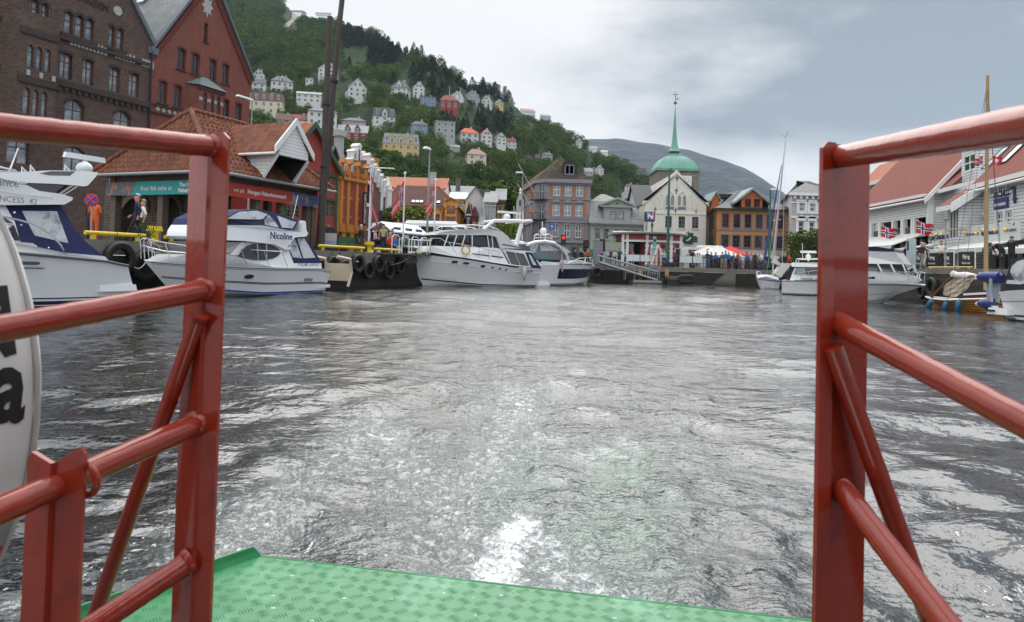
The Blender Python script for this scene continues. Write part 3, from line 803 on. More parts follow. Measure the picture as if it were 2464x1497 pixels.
 bay.quad((x0,-1.3,zb),(x0,-1.3,zt),(x0-.8,0,zt),(x0-.8,0,zb),BRICKBROWN);bay.quad((x1,-1.3,zb),(x1,-1.3,zt),(x1+.5,0,zt),(x1+.5,0,zb),BRICKBROWN)
 bay.poly([(x0,-1.3,zb),(x1,-1.3,zb),(x1+.5,0,zb),(x0-.8,0,zb)],BRICKTRIM);bay.poly([(x0,-1.3,zt),(x1,-1.3,zt),(x1+.5,0,zt),(x0-.8,0,zt)],BRICKTRIM)
 for z,hh in((fr.hit(260*sc1,250*sc1,-1.3)[1],.5),(fr.hit(260*sc1,700*sc1,-1.3)[1],.5),(fr.hit(260*sc1,1070*sc1,-1.3)[1],.3)):bay.box(x0-.1,x1+.1,-1.42,-1.28,z-hh,z,BRICKTRIM)
 for i in range(3):bay.box(x0+.5+i*.95,x0+.75+i*.95,-1.36,-1.28,fr.hit(270*sc1,690*sc1,-1.3)[1],fr.hit(270*sc1,640*sc1,-1.3)[1],STONEP)
 F.put(bay,'bay_wall')
 for h in bh:
  fme,gme=window_mesh(h[1]-h[0],h[3]-h[2],WINBR,SKYGLASS,1,2,.3,.08,.68)
  o=link('window',fme,root,F.off+fr.ux*h[0]+fr.uy*-1.14+Vector((0,0,h[2])),fr.a);link('pane',gme,o)
 gr=MB();z=zt;pts=[(x0,-1.2,z),(x1,-1.2,z)]
 for k in range(12):gr.tube((x0+(x1-x0)*k/11,-1.2,z),(x0+(x1-x0)*k/11,-1.2,z+.8),.02,BLACK,n=5)
 gr.tube((x0,-1.2,z+.8),(x1,-1.2,z+.8),.025,BLACK,n=5);F.put(gr,'balcony_rail')
 rf=MB()
 rf.prism([(u1+.0,ze),(up,zp),(up,zp+.3),(u1+.25,ze+.3)],'y',-.25,.35,LEADED)
 rf.prism([(u1-.02,ze+.02),(up,zp+.02),(u0,ze+3),(u0,ze+3.3),(up,zp+.3),(u1-.02,ze+.25)],'y',.35,22,SLATEGREY)
 F.put(rf,'roof')
 dp=MB();dp.tube((u1-.1,-.15,ZL),(u1-.1,-.15,ze-.2),.09,BLACK);F.put(dp,'downpipe')
 F.text('WÅGEN',.8,BRICKTRIM,fr.u(196),fr.hit(214,4)[1],v=-.05,depth=.04)
brown_house()
def red_house():
 fr=BF;root=thing('brick_house','red brick gabled house with a star window and small copper roofed bay','building',fr.w(fr.u(365)))
 F=Facade(root,fr);u0,u1=fr.u(367,0,118),fr.u(603,0,190)
 l1,l2=fr.hit(1430*sc1,400*sc1),fr.hit(1745*sc1,0);r1,r2=fr.hit(2290*sc1,700*sc1),fr.hit(2015*sc1,0)
 ml,mr_=(l2[1]-l1[1])/(l2[0]-l1[0]),(r2[1]-r1[1])/(r2[0]-r1[0])
 ux=(r1[1]-l1[1]+ml*l1[0]-mr_*r1[0])/(ml-mr_);zp=l1[1]+ml*(ux-l1[0])
 zl,zr=l1[1]+ml*(u0-l1[0]),r1[1]+mr_*(u1-r1[0])
 out=[(u0,ZL),(u1,ZL),(u1,zr),(ux,zp),(u0,zl)]
 c=lambda l:align_rows(holes_px(fr,l,sc=sc1))
 H=c([(1618,1700,445,640,.2),(1748,1825,485,680,.2),(1912,1980,545,735,.2),(2030,2095,580,765,.2)])+c([(1447,1530,745,955,.2),(1588,1665,785,975,.2),(2030,2095,905,1100,.2),(2148,2210,940,1128,.2)])
 H1=c([(1865,1900,215,385,.2)]);H2=c([(1447,1530,1150,1360,.2),(1588,1665,1190,1400,.2),(2040,2100,1300,1490,.2),(2155,2215,1330,1520,.2)])
 mb=MB();wall_front(mb,out,H+H1+H2,BRICKRED,rv=.28);shell(mb,out,0,20,BRICKRED);F.put(mb,'wall')
 F.wins(H+H2,WINBR,GLASS,y=.2,ft=.09,split=.62);F.wins(H1,WINBR,GLASS,y=.2,nx=1,ft=.07)
 tr=MB();sills(tr,H+H1,BRICKTRIM)
 for h in H+H1:arch_hood(tr,h,REDTRIM,.2,.04)
 for(pa,pb)in(((u0,zl),(ux,zp)),((ux,zp),(u1,zr))):
  n=34
  for i in range(n):
   t=(i+.5)/n;x=pa[0]+(pb[0]-pa[0])*t;z=pa[1]+(pb[1]-pa[1])*t-.75
   tr.box(x-.13,x+.13,-.12,.03,z-.3,z+.3,REDTRIM)
 z=fr.hit(1400*sc1,945*sc1)[1];tr.box(u0,fr.u(1560*sc1),-.14,.03,z-.12,z,BRICKTRIM);tr.box(u0,fr.u(1560*sc1),-.14,.03,z-.85,z-.7,BRICKTRIM)
 for i in range(7):x=u0+.8+i*.62;tr.prism([(x-.22,z-.4),(x,z-.62),(x+.22,z-.4),(x,z-.18)],'y',-.05,.02,STONEP)
 F.put(tr,'moulding')
 st=MB();u,z=fr.hit(1895*sc1,60*sc1);pts=[]
 for i in range(16):a=math.pi*2*i/16;r=.95 if i%2==0 else.55;pts.append((u+.75*r*math.sin(a),z+1.15*r*math.cos(a)))
 st.prism(pts,'y',-.05,.02,STONEP);F.put(st,'star_ornament')
 d=1.0;bx0,bx1=fr.u(1760*sc1,-d),fr.u(1985*sc1,-d);zb,zt=fr.hit(1870*sc1,1180*sc1,-d)[1],fr.hit(1870*sc1,790*sc1,-d)[1]
 oh=align_rows([(fr.u(a*sc1,-d),fr.u(b_*sc1,-d),fr.hit((a+b_)/2*sc1,y1*sc1,-d)[1],fr.hit((a+b_)/2*sc1,y0*sc1,-d)[1],.28)for a,b_,y0,y1 in((1795,1835,830,1010),(1868,1900,842,1020),(1925,1958,857,1030))])
 ob=MB();wall_front(ob,[(bx0,zb),(bx1,zb),(bx1,zt),(bx0,zt)],oh,BRICKRED,y=-d,rv=.15)
 ob.quad((bx0,-d,zb),(bx0,-d,zt),(bx0-.6,0,zt),(bx0-.6,0,zb),BRICKRED);ob.quad((bx1,-d,zb),(bx1,-d,zt),(bx1+.3,0,zt),(bx1+.3,0,zb),BRICKRED)
 zs=(oh[0][2]+oh[0][3])/2+.2
 for q0,q1 in((bx0,oh[0][0]),(oh[0][1],oh[1][0]),(oh[1][1],oh[2][0]),(oh[2][1],bx1)):ob.box(q0+.02,q1-.02,-d-.04,-d+.01,zs-.15,zs+.15,STONEP)
 ob.box(bx0-.15,bx1+.15,-d-.12,-d+.02,zt-.35,zt,BRICKTRIM);F.put(ob,'bay_wall')
 for h in oh:
  fme,gme=window_mesh(h[1]-h[0],h[3]-h[2],WINBR,GLASS,1,2,.28,.06,.68);o=link('window',fme,root,F.off+fr.ux*h[0]+fr.uy*(-d+.1)+Vector((0,0,h[2])),fr.a);link('pane',gme,o)
 cr=MB();m=(bx0+bx1)/2;cr.add([(bx0-.2,-d-.25,zt),(bx1+.2,-d-.25,zt),(bx1+.5,.0,zt+.1),(bx0-.7,.0,zt+.1),(m-.4,-.1,zt+1.15),(m+.4,-.1,zt+1.15)],[(0,1,5,4),(1,2,5),(0,4,3),(3,4,5,2),(3,2,1,0)],M('dull_copper',(.15,.21,.20),.6,tex='board',p={'w':.4,'h':60,'m':.03,'gap':.6,'c2':.9},var=.2));F.put(cr,'copper_roof')
 rf=MB();rf.prism([(u0-.3,zl-.4),(u0-.3,zl-.05),(ux,zp+.5),(u1+.3,zr-.05),(u1+.3,zr-.4),(ux,zp+.12)],'y',-.3,.4,LEADED)
 rf.prism([(u0-.0,zl+.0),(u0-.0,zl+.35),(ux,zp+.4),(u1+.2,zr+.1),(u1+.2,zr-.2),(ux,zp+.05)],'y',.4,20,SLATEGREY)
 o=F.put(rf,'roof')
 xr=MB();zv=zl-.2;xr.quad((u0-9,2.4,zv),(u0+.4,2.4,zv),(u0+6,11,zv+13),(u0-9,11,zv+13),SLATEGREY)
 xr.prism([(u0-.5,zl-.5),(u0+.5,zl-.5),(u0+.5,zl+.1),(u0-.5,zl+.1)],'y',-.2,3,LEADED);F.put(xr,'valley_roof')
 sky_glass=M('skylight_glass',(.6,.64,.68),.15,var=.1,spec=1.)
 for(uu,t)in((u0-2.6,.18),):
  A=Vector((uu,2.4+8.6*t,zv+13*t));dv=Vector((0,8.6,13)).normalized();nn=Vector((0,-13,8.6)).normalized()*.1
  q=[A+nn,A+Vector((.9,0,0))+nn,A+Vector((.9,0,0))+dv*2.2+nn,A+dv*2.2+nn];F.put(MB().poly(q,sky_glass),'skylight')
 ms=(zp-zl)/(ux-u0);dv=Vector((1,0,ms)).normalized();nn=Vector((-ms,0,1)).normalized()*.45
 for(t,y)in((1.6,4.2),(7.4,6.2)):
  A=Vector((u0,y,zl+.1))+dv*t;q=[A+nn,A+Vector((0,1.1,0))+nn,A+Vector((0,1.1,0))+dv*1.9+nn,A+dv*1.9+nn];F.put(MB().poly(q,sky_glass),'skylight')
red_house()
def timber_house():
 fr=LQ.sub(0,24.0);root=thing('timber_house','red weatherboard gabled house with green window frames behind the tall dark posts','building',fr.w(fr.u(760)))
 RB=M('red_weatherboard',(.33,.035,.025),.6,tex='board',p={'w':40,'h':.2,'m':.018,'gap':.35,'c2':1.,'hs':.7},var=.12,dirt=.15)
 GT=paint('dark_green_trim',(.035,.075,.035),.55);GW=paint('green_window_paint',(.06,.12,.06),.5)
 F=Facade(root,fr);ur,zr=fr.hit(813,412);ua,za=fr.hit(752,300);ul=ua-(ur-ua)
 out=[(ul,ZL),(ur,ZL),(ur,zr),(ua,za),(ul,zr)]
 X,Y,S=493.0,338.0,.2541
 H=align_rows(holes_px(fr,[(945,1005,315,430),(1010,1070,325,445),(1140,1180,345,470),(1186,1226,352,482),(1128,1172,560,715),(1180,1228,568,725),(990,1058,548,710),(750,815,612,720),(825,895,615,735)],X,Y,S),.9)
 uc,zc=fr.hit(748,376)
 mb=MB();wall_front(mb,out,H,RB,rv=.15);shell(mb,out,0,14,RB);F.put(mb,'wall')
 F.wins(H,GW,GLASS,y=.06,nx=2,nz=3,ft=.1)
 t=MB()
 for px,py in((813,425),(813,482)):z=fr.hit(px,py)[1];t.box(ul-.1,ur+.1,-.12,.04,z-.18,z+.1,GT)
 t.box(ur-.28,ur+.05,-.1,.05,ZL,zr-.4,GT);t.box(ul,ul+.28,-.1,.05,ZL,zr-.4,GT)
 s=(za-zr)/(ur-ua)
 t.prism([(ul-.5,zr-.5*s-.3),(ua,za-.3),(ur+.5,zr-.5*s-.3),(ur+.5,zr-.5*s+.25),(ua,za+.3),(ul-.5,zr-.5*s+.25)],'y',-.5,-.3,GT)
 F.put(t,'green_trim')
 r=MB();roof_y(r,ul,ur,0,14,zr,za,ORANGE_TILE,.45,.2);F.put(r,'roof')
 w=MB();w.lathe([(.5,0),(.5,.1)],GT,(uc,-.1,zc),16,'y');w.lathe([(.36,0),(.36,.13)],GLASS,(uc,-.14,zc),16,'y');F.put(w,'round_window')
timber_house()
def ochre_house():
 fr=LQ.sub(0,24.0);root=thing('plaster_house','narrow ochre plaster museum building with red panels and battlements','building',fr.w(fr.u(845)))
 OC=M('ochre_plaster',(.50,.205,.04),.75,var=.1,vs=.8,dirt=.15);RP=M('dull_red_plaster',(.30,.045,.03),.75,var=.12)
 F=Facade(root,fr);X,Y,S=760.,352.,.1693;u0,u1=fr.u(814,0,440),fr.u(878,0,430)
 zt=fr.hit(X+360*S,Y+380*S)[1];out=[(u0,ZL),(u1,ZL),(u1,zt),(u0,zt)]
 hh=align_rows(holes_px(fr,[(343,385,585,710),(458,498,600,725),(568,603,620,740),(338,372,820,980),(448,483,832,992),(558,592,845,1008)],X,Y,S),.6)
 ar=align_rows(holes_px(fr,[(315,373,1205,1395,.45),(430,490,1212,1392,.45),(545,603,1218,1390,.45)],X,Y,S),1.)
 ar=[(a[0],a[1],ZL+.01,a[3],a[4])for a in ar]
 pil=[fr.u(X+c*S)for c in(325,422,543,665)];pw=.42
 za=fr.hit(X+345*S,Y+1095*S)[1];zc=fr.hit(X+310*S,Y+440*S)[1]
 mb=MB();wall_front(mb,[(u0,ZL),(u1,ZL),(u1,za),(u0,za)],ar,OC,rv=.5);wall_front(mb,[(u0,za),(u1,za),(u1,zt),(u0,zt)],hh,OC,rv=.2);shell(mb,out,0,12,OC);F.put(mb,'wall')
 F.wins(hh,WHITE,GLASS,y=.15,nx=1,nz=2,ft=.07)
 p=MB()
 for i in range(3):
  a,b=pil[i]+pw/2+.05,pil[i+1]-pw/2-.05;cs=[h for h in hh if h[0]>a-.5 and h[1]<b+.5]
  z=za+.05;cs.sort(key=lambda h:h[2])
  for h in cs+[None]:
   zz=(h[2]-.22)if h else zc-.3
   if zz-z>.2:p.box(a,b,-.045,.01,z,zz,RP)
   if h:
    p.box(a,h[0]-.06,-.045,.01,h[2]-.22,h[3]+.1,RP);p.box(h[1]+.06,b,-.045,.01,h[2]-.22,h[3]+.1,RP);p.box(h[0]-.15,h[1]+.15,-.14,.02,h[2]-.22,h[2]-.02,OC)
    z=h[3]+.1
 F.put(p,'red_panel')
 q=MB()
 for u in pil:
  q.box(u-pw/2,u+pw/2,-.16,.02,za-.1,zt+1.1,OC);q.prism([(u-pw/2-.05,zt+1.1),(u+pw/2+.05,zt+1.1),(u,zt+1.6)],'y',-.45,.3,OC)
  q.box(u-pw/2+.05,u+pw/2-.05,-.3,.02,za-.6,za-.1,OC)
 q.box(u0-.1,u1+.2,-.35,.02,zc-.15,zc+.12,OC);q.box(u0,u1,-.12,.02,ZL+2.6,ZL+2.75,OC)
 for i in range(3):
  for k in range(5):u=pil[i]+pw/2+.2+k*.38;q.box(u,u+.18,-.2,.3,zt-.1,zt+.35,WHITE if k%1 else OC)
 F.put(q,'pilaster')
 s=MB();us=fr.u(X+660*S,-.5);z0,z1=fr.hit(X+655*S,Y+1130*S,-.5)[1],fr.hit(X+665*S,Y+645*S,-.5)[1];s.box(us-.28,us+.28,-.62,-.5,z0,z1,BLACK);sg=F.put(s,'museum_sign')
 m=text_mesh('THE HANSEATIC MUSEUM',.46,WHITE,.01);o=link('lettering',m,sg,(us,-.64,(z0+z1)/2));o.rotation_euler=(R(90),R(-90),0)
 o.scale=((z1-z0)*.9/5.6,1,1)
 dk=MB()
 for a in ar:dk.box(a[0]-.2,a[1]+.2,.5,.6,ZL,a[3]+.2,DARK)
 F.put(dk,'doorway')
 r=MB();roof_y(r,u0+.5,u1-.3,2.5,12,zt+.2,zt+3.2,DARKSLATE,.1);F.put(r,'roof')
 c=MB();uc,z=fr.hit(X+320*S,Y+215*S,6);c.box(uc-.8,uc+.8,5.4,6.8,z-2,z+.9,STONEP,.2,.2);c.box(uc-.45,uc+.45,5.6,6.4,z+.9,z+3.0,STONEP);c.box(uc-.65,uc+.65,5.4,6.6,z+3.0,z+3.7,STONEP);F.put(c,'chimney')
ochre_house()
def stepped_house():
 fr=LQ.sub(0,24.0);root=thing('brick_house','brick building with a white stepped gable and white pinnacles','building',fr.w(fr.u(905)))
 F=Facade(root,fr);BR=M('plum_brick',(.19,.085,.075),.85,tex='brick',p={'w':.3,'h':.12,'m':.015,'mortar':(.22,.15,.14),'c2':.75},var=.2)
 u0=fr.u(879,0,450);u1,z1=fr.hit(934,470);uc,zc=fr.hit(868,368,1.5)
 zl=fr.hit(880,385)[1]
 out=[(u0,ZL),(u1,ZL),(u1,z1),(u0,zl)]
 X,Y,S=774.,317.,.2117
 W=holes_px(fr,[(500,545,592,812,.5)],X,Y,S);W2=holes_px(fr,[(683,716,878,965)],X,Y,S)
 mb=MB();wall_front(mb,out,W+W2,BR,rv=.25);shell(mb,out,0,16,BR);F.put(mb,'wall')
 F.wins(W,BLACK,GLASS,y=.18,nx=3,nz=5,ft=.06);F.wins(W2,WHITE,CLEAR,y=.18,nx=1,nz=2)
 t=MB();n=7
 for i in range(n):
  a=u0+(u1-u0)*(i+.15)/n;b=a+(u1-u0)/n*.62;z=line_at((u0,zl),(u1,z1),(a+b)/2)
  t.box(a,b,-.25,.5,z-.5,z+.75,WHITE);t.prism([(a-.1,z+.75),(b+.1,z+.75),((a+b)/2,z+1.1)],'y',-.35,.6,WHITE)
  for k in range(2):t.box(a+.05+k*(b-a)*.55,a+.05+k*(b-a)*.55+(b-a)*.35,-.2,.02,z-1.1,z-.5,WHITE)
 t.box(u1-.55,u1+.25,-.35,.5,ZL+3.5,z1+.6,WHITE);t.lathe([(.62,0),(.05,1.6)],WHITE,(u1-.15,0,z1+.6),4,a0=R(45))
 h=W[0];t.box(h[0]-.35,h[0]-.02,-.12,.02,h[2]-.3,h[3]-.3,WHITE);t.box(h[1]+.02,h[1]+.35,-.12,.02,h[2]-4,h[3]+3,WHITE);arch_hood(t,h,WHITE,.35,.12);t.box(h[0]-.4,h[1]+.4,-.2,.02,h[2]-.4,h[2]-.02,WHITE)
 t.box(fr.u(774+655*S)-.18,fr.u(774+655*S)+.18,-.15,.02,fr.hit(912,506)[1],fr.hit(912,450)[1],WHITE)
 F.put(t,'white_coping')
 g=MB()
 v=1.5
 for c,top,w,base in((383,195,50,380),(433,130,66,440),(487,220,44,400),(275,335,46,400),(325,335,50,420),(362,290,44,420),(515,335,30,420)):
  u,z=fr.hit(X+c*S,Y+top*S,v);zb=fr.hit(X+c*S,Y+base*S,v)[1];ww=w*S/19.0*1.08
  g.box(u-ww/2,u+ww/2,v,v+.9,zb-2,z-ww*.5,WHITE);g.prism([(u-ww/2-.08,z-ww*.5),(u+ww/2+.08,z-ww*.5),(u,z)],'y',v-.08,v+1,WHITE)
  if w>45:g.box(u-ww*.16,u+ww*.16,v-.04,v+.02,zb-.5,z-ww*.9,BR)
 F.put(g,'pinnacle',label='white pinnacles with red brick panels at the peak')
 r=MB();a=fr.u(600*S+X);r.quad((u0,.5,zl),(u1,.5,z1),(u1,16,z1),(u0,16,zl),DARKSLATE);F.put(r,'roof')
 c=MB();u,z=fr.hit(X+535*S,Y+295*S,8);c.box(u-.9,u+.9,7,8.5,z-6,z,M('ochre_plaster'));F.put(c,'chimney',label='ochre chimney')
 l=MB();u,z=fr.hit(879,403,-1);l.tube((u,-1,z),(fr.u(941,-7),-7,fr.hit(941,404,-7)[1]),.07,WHITE,n=6);F.put(l,'flag_boom')
stepped_house()
def market_hut():
 inx=2.2
 v0,dep=2.5,6.7;u0,u1=LQ.u(505,v0),LQ.u(762,v0);L_=u1-u0;fr=LQ.sub(u0,v0)
 root=thing('market_hut','old timber quay hut with mossy orange tile roof and museum banners','market hut',fr.w(0,0,ZL),fr.a)
 HZ=5.15-ZL;RZ=8.5-ZL
 TILE=M('mossy_pantiles',(.25,.08,.037),.85,tex='rtile',p={'w':.27,'h':.36,'c2':.42,'bias':-.25,'m':.014,'gap':.4,'hs':1.,'patch':((.10,.075,.045),1.6,.56),'pamt':.6},var=.35,vs=.9,bump=.3,bs=9)
 P=MB();fronts=[LQ.u(px,v0+.2)-u0 for px in(612,673,735)]
 posts=[(.25,.25),(L_-.25,.25),(.25,3.3),(.25,dep-.25),(L_-.25,dep-.25),(L_-.25,3.3)]+[(f,.25)for f in fronts]+[(f,dep-.25)for f in fronts]
 def post(x,y):
  m=MB();m.box(x-.17,x+.17,y-.17,y+.17,0,HZ-.1,WOODOLD);m.build('post',root)
 for x,y in posts:post(x,y)
 def brace(a,b):P.path([a,b],.08,WOODOLD,4)
 for x,y in posts[:6]+posts[6:9]:
  if y<1:
   brace((x-.8,y,HZ-.25),(x,y,HZ-1.1))if x>1 else None;brace((x+.8,y,HZ-.25),(x,y,HZ-1.1))if x<L_-1 else None
  if x<1:
   if y>1:brace((x,y-.8,HZ-.25),(x,y,HZ-1.1))
   if y<dep-1:brace((x,y+.8,HZ-.25),(x,y,HZ-1.1))
 P.box(0,L_,.08,.42,HZ-.3,HZ,WOODOLD);P.box(0,L_,dep-.42,dep-.08,HZ-.3,HZ,WOODOLD);P.box(.08,.42,.42,dep-.42,HZ-.3,HZ,WOODOLD);P.box(L_-.42,L_-.08,.42,dep-.42,HZ-.3,HZ,WOODOLD)
 P.build('timber_frame',root)
 c=MB();c.box(.45,L_-.45,.45,dep-.45,HZ-.35,HZ-.28,DARK);c.build('ceiling_boards',root)
 r=MB();
 ey0,ey1,ex0,ex1=-.55,dep+.55,-.55,L_+.55;ym=(ey0+ey1)/2;zz=HZ-.02
 r.add([(ex0,ey0,zz),(ex1,ey0,zz),(ex1,ey1,zz),(ex0,ey1,zz)]+[(ex0,ey0,zz+.1),(ex1,ey0,zz+.1),(ex1,ey1,zz+.1),(ex0,ey1,zz+.1),(ex0+inx,ym,RZ),(ex1-2.6,ym,RZ)],[(0,1,2,3),(0,1,5,4),(1,2,6,5),(2,3,7,6),(3,0,4,7),(4,5,9,8),(5,6,9),(6,7,8,9),(7,4,8)],TILE);r.build('roof',root)
 rc=MB();x0,x1,y0,y1=-.55,L_+.55,-.55,dep+.55;ins=(dep+1.1)/2;ra,rb=(x0+inx,(y0+y1)/2,RZ),(x1-2.6,(y0+y1)/2,RZ)
 rs=random.Random(2)
 for a,b in(((x0,y0,HZ+.1),ra),((x0,y1,HZ+.1),ra),((x1,y0,HZ+.1),rb),((x1,y1,HZ+.1),rb),(ra,rb)):
  a,b=Vector(a),Vector(b);n=int((b-a).length/.33)
  for i in range(n):
   p,q=a.lerp(b,i/n),a.lerp(b,(i+1.12)/n);rc.path([p+Vector((0,0,.02)),q+Vector((0,0,.05))],[.15,.12],TILE,7)
 rc.build('ridge_tile',root,40)
 tl=MB()
 for face in range(2):
  rows=13
  for i in range(rows):
   t=(i+.02)/rows
   if face==0:a,b,up=Vector((x0+inx*t,y0+ins*t,0)),Vector((x1-2.6*t,y0+ins*t,0)),Vector((0,ins,RZ-HZ))
   else:a,b,up=Vector((x0+inx*t,y1-ins*t,0)),Vector((x0+inx*t,y0+ins*t,0)),Vector((inx,0,RZ-HZ))
   z=HZ+.08+(RZ-HZ-.08)*t;d=(b-a);L2=d.length;n=int(L2/.27)
   if n<1:continue
   d.normalize();nn=up.normalized()
   nrm=Vector((-d.y*0,0,0));s_=(ins if face==0 else inx)/rows;slope=(RZ-HZ)/rows
   inw=Vector((0,1,0))if face==0 else Vector((1,0,0))
   for k in range(n):
    p=a+d*(L2*(k+.5)/n)+Vector((0,0,z));w=L2/n*.36;h=.075+rs.uniform(-.012,.02)
    q=p+inw*(s_*.98)+Vector((0,0,slope*.98));o=-inw*.03
    tl.add([p-d*w+o,p+d*w+o,p+o+Vector((0,0,h)),q-d*w*.9,q+d*w*.9,q+Vector((0,0,h*.7))],[(0,1,2),(0,2,5,3),(1,4,5,2)],TILE)
 tl.build('pantile',root);bpy.data.objects[-1]if False else None
 g=MB();g.tube((x0-.05,y0-.08,HZ-.02),(x1+.05,y0-.08,HZ-.02),.08,GALV);g.tube((x0-.08,y0,HZ-.02),(x0-.08,y1,HZ-.02),.08,GALV);g.build('gutter',root,50)
 TEAL=paint('teal_banner',(.02,.33,.33),.6,var=.05);REDB=paint('red_banner',(.50,.055,.03),.6,var=.05)
 PIC=M('banner_picture',(.12,.13,.16),.6,var=.3,vs=3,p={'patch':((.5,.22,.12),3.2,.5),'pamt':.9})
 PIC2=M('banner_picture_blue',(.10,.12,.26),.6,var=.3,vs=3,p={'patch':((.45,.36,.24),1.6,.5),'pamt':.9})
 bz1,bz0=HZ-.32,HZ-.95
 b=MB();b.box(-.12,-.09,.1,4.2,bz0,bz1,TEAL);b.prism([(4.2,bz0),(5.0,bz0),(4.6,bz1),(4.2,bz1)],'x',-.12,-.09,TEAL);b.prism([(5.0,bz0),(dep,bz0),(dep,bz1),(4.6,bz1)],'x',-.12,-.09,PIC);bt=b.build('teal_banner',root)
 for s,size,y,dz,bold in(('Real fish tales at',.31,3.35,-.02,0),('The Norwegian',.245,1.12,.12,.008),('Fisheries Museum',.245,1.05,-.15,.008)):
  o=link('lettering',text_mesh(s,size,WHITE,.006,bold=bold,shear=.12 if bold==0 else 0),bt,(-.135,y,(bz0+bz1)/2+dz));o.rotation_euler=(R(90),0,R(-90))
 ub=LQ.u(690,v0)-u0
 b=MB();b.box(.1,ub,-.12,-.09,bz0,bz1,REDB);rb_=b.build('red_banner',root)
 b=MB();b.box(ub,L_-.1,-.12,-.09,bz0,bz1,PIC2);b.build('picture_banner',root)
 uc=(LQ.u(548,v0)+LQ.u(668,v0))/2-u0
 o=link('lettering',text_mesh('vei på',.27,WHITE,.006,shear=.12),rb_,(uc-1.25,-.135,(bz0+bz1)/2));o.rotation_euler=(R(90),0,0)
 o=link('lettering',text_mesh('Norges Fiskerimuseum!',.275,WHITE,.006,bold=.008),rb_,(uc+.62,-.135,(bz0+bz1)/2));o.rotation_euler=(R(90),0,0)
 o=link('lettering',text_mesh('Følg vår',.27,WHITE,.006,shear=.12),rb_,(uc-2.5,-.135,(bz0+bz1)/2));o.rotation_euler=(R(90),0,0)
 w=MB();yy=[(1.9,3.35),(4.1,5.5),(6.4,8.2)]
 ax=1.9
 frx=lambda x,y,z:(ax+y,x,z)
 wall_front(w,[(1.3,0),(9.5,0),(9.5,HZ-.4),(1.3,HZ-.4)],[(a,b_,.01,2.45,.6)for a,b_ in yy],BRICKBROWN,0,.4,frx)
 w.build('brick_arcade',root)
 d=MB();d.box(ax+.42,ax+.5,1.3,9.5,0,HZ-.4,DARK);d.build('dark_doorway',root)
 ah=MB()
 for a,b_ in yy:
  for i in range(12):
   t0=math.pi*i/11;cx,r=(a+b_)/2,(b_-a)/2+.18;ah.box(ax-.05,ax+.02,cx+r*math.cos(t0)-.05,cx+r*math.cos(t0)+.05,1.85+r*.95*math.sin(t0)-.14,1.85+r*.95*math.sin(t0)+.14,BRICKTRIM)
 ah.build('arch_bricks',root)
 o=link('lettering',text_mesh('BERGEN',.26,M('cream_letters',(.6,.5,.3),.6),.02,bold=.006),root,(ax-.06,4.8,2.78));o.rotation_euler=(R(90),0,R(-90))
 ib=MB();ib.box(1.2,2.0,1.05,1.12,.5,2.7,M('poster_blue',(.06,.10,.2),.5,var=.5,vs=2));ib.box(.5,.56,.7,1.6,.1,1.3,M('poster_blue'));ib.build('notice_board',root)
 sp=[(LQ.u(px,v0+dep-.4)-u0)for px in(548,572,578,622,640,652)]
 wb=MB();wb.box(sp[0],sp[1],dep-.6,dep-.5,.3,2.0,WHITE);wb.box(sp[2],sp[3],dep-.6,dep-.5,.3,1.55,WHITE);wb.box(sp[4],sp[5]+.8,dep-.6,dep-.5,.3,1.5,WHITE);wb.build('white_screen',root)
 D=MB();zt=8.0-ZL+.05
 def q(px,py,v):a,z=LQ.hit(px,py,v);return(a-u0,v-v0,z-ZL)
 yo=-1.35
 pk=q(707,302,v0+yo);lf=q(671,352,v0+yo);rt=q(740,374,v0+yo)
 zl=(lf[2]+rt[2])/2;xl,xr,xp,zp=lf[0],rt[0],(lf[0]+rt[0])/2,pk[2]
 ye=-.45;ze=HZ+.12;sl_=(RZ-HZ)/ins;yb=ye+(zl-ze)/sl_
 for x,sg in((xl,-1),(xr,1)):
  D.prism([(yo,zl),(yo,zl-.35),(ye,ze),(yb,ze+(yb-ye)*(RZ-HZ)/ins),(yb,zl)],'x',x-.04,x+.04,BOARDW)
  D.path([(x+sg*.06,yo,zl-.35),(x+sg*.06,ye-.1,ze)],.09,WHITE,4)
 D.build('dormer_side',root)
 G=MB();G.prism([(xl,zl-.35),(xr,zl-.35),(xr,zl),(xp,zp),(xl,zl)],'y',yo-.04,yo+.04,BOARDW)
 G.prism([(xl-.35,zl-.3),(xp,zp),(xr+.35,zl-.3),(xr+.35,zl+.05),(xp,zp+.35),(xl-.35,zl+.05)],'y',yo-.16,yo-.05,WHITE);G.build('dormer_gable',root)
 s=(zp-zl)/(xp-xl);rf=MB()
 for sg,xe in((1,xl),(-1,xr)):xo=xe-sg*.35;rf.prism([(xo,zl-s*.35+.06),(xp,zp+.06),(xp,zp+.2),(xo,zl-s*.35+.2)],'y',yo-.1,min(ye+(zp-ze)/sl_,3.3),TILE)
 rf.build('dormer_roof',root)
 ft=MB();ft.tube((xl-.36,yo-.1,zl-.32),(xl-.36,yb-.4,zl-.32),.07,WHITE);ft.build('dormer_gutter',root)
 dk=MB();dk.prism([(yo+.02,zl-.33),(yo+.02,zl-.36),(ye,ze+.02),(1.2,ze+.02),(1.2,zl-.33)],'x',xr-.1,xr-.05,DARK);dk.poly([(xl+.05,yo+.1,zl-.3),(xr-.05,yo+.1,zl-.3),(xr-.05,1.2,zl-.3),(xl+.05,1.2,zl-.3)],DARK);dk.quad((xl+.05,1.2,zl-.3),(xr-.05,1.2,zl-.3),(xr-.05,.6,ze),(xl+.05,.6,ze),WOODOLD);dk.build('hoist_shade_planes',root)  # dark planes put the dormer's inner shade into colour; back boards are timber
market_hut()
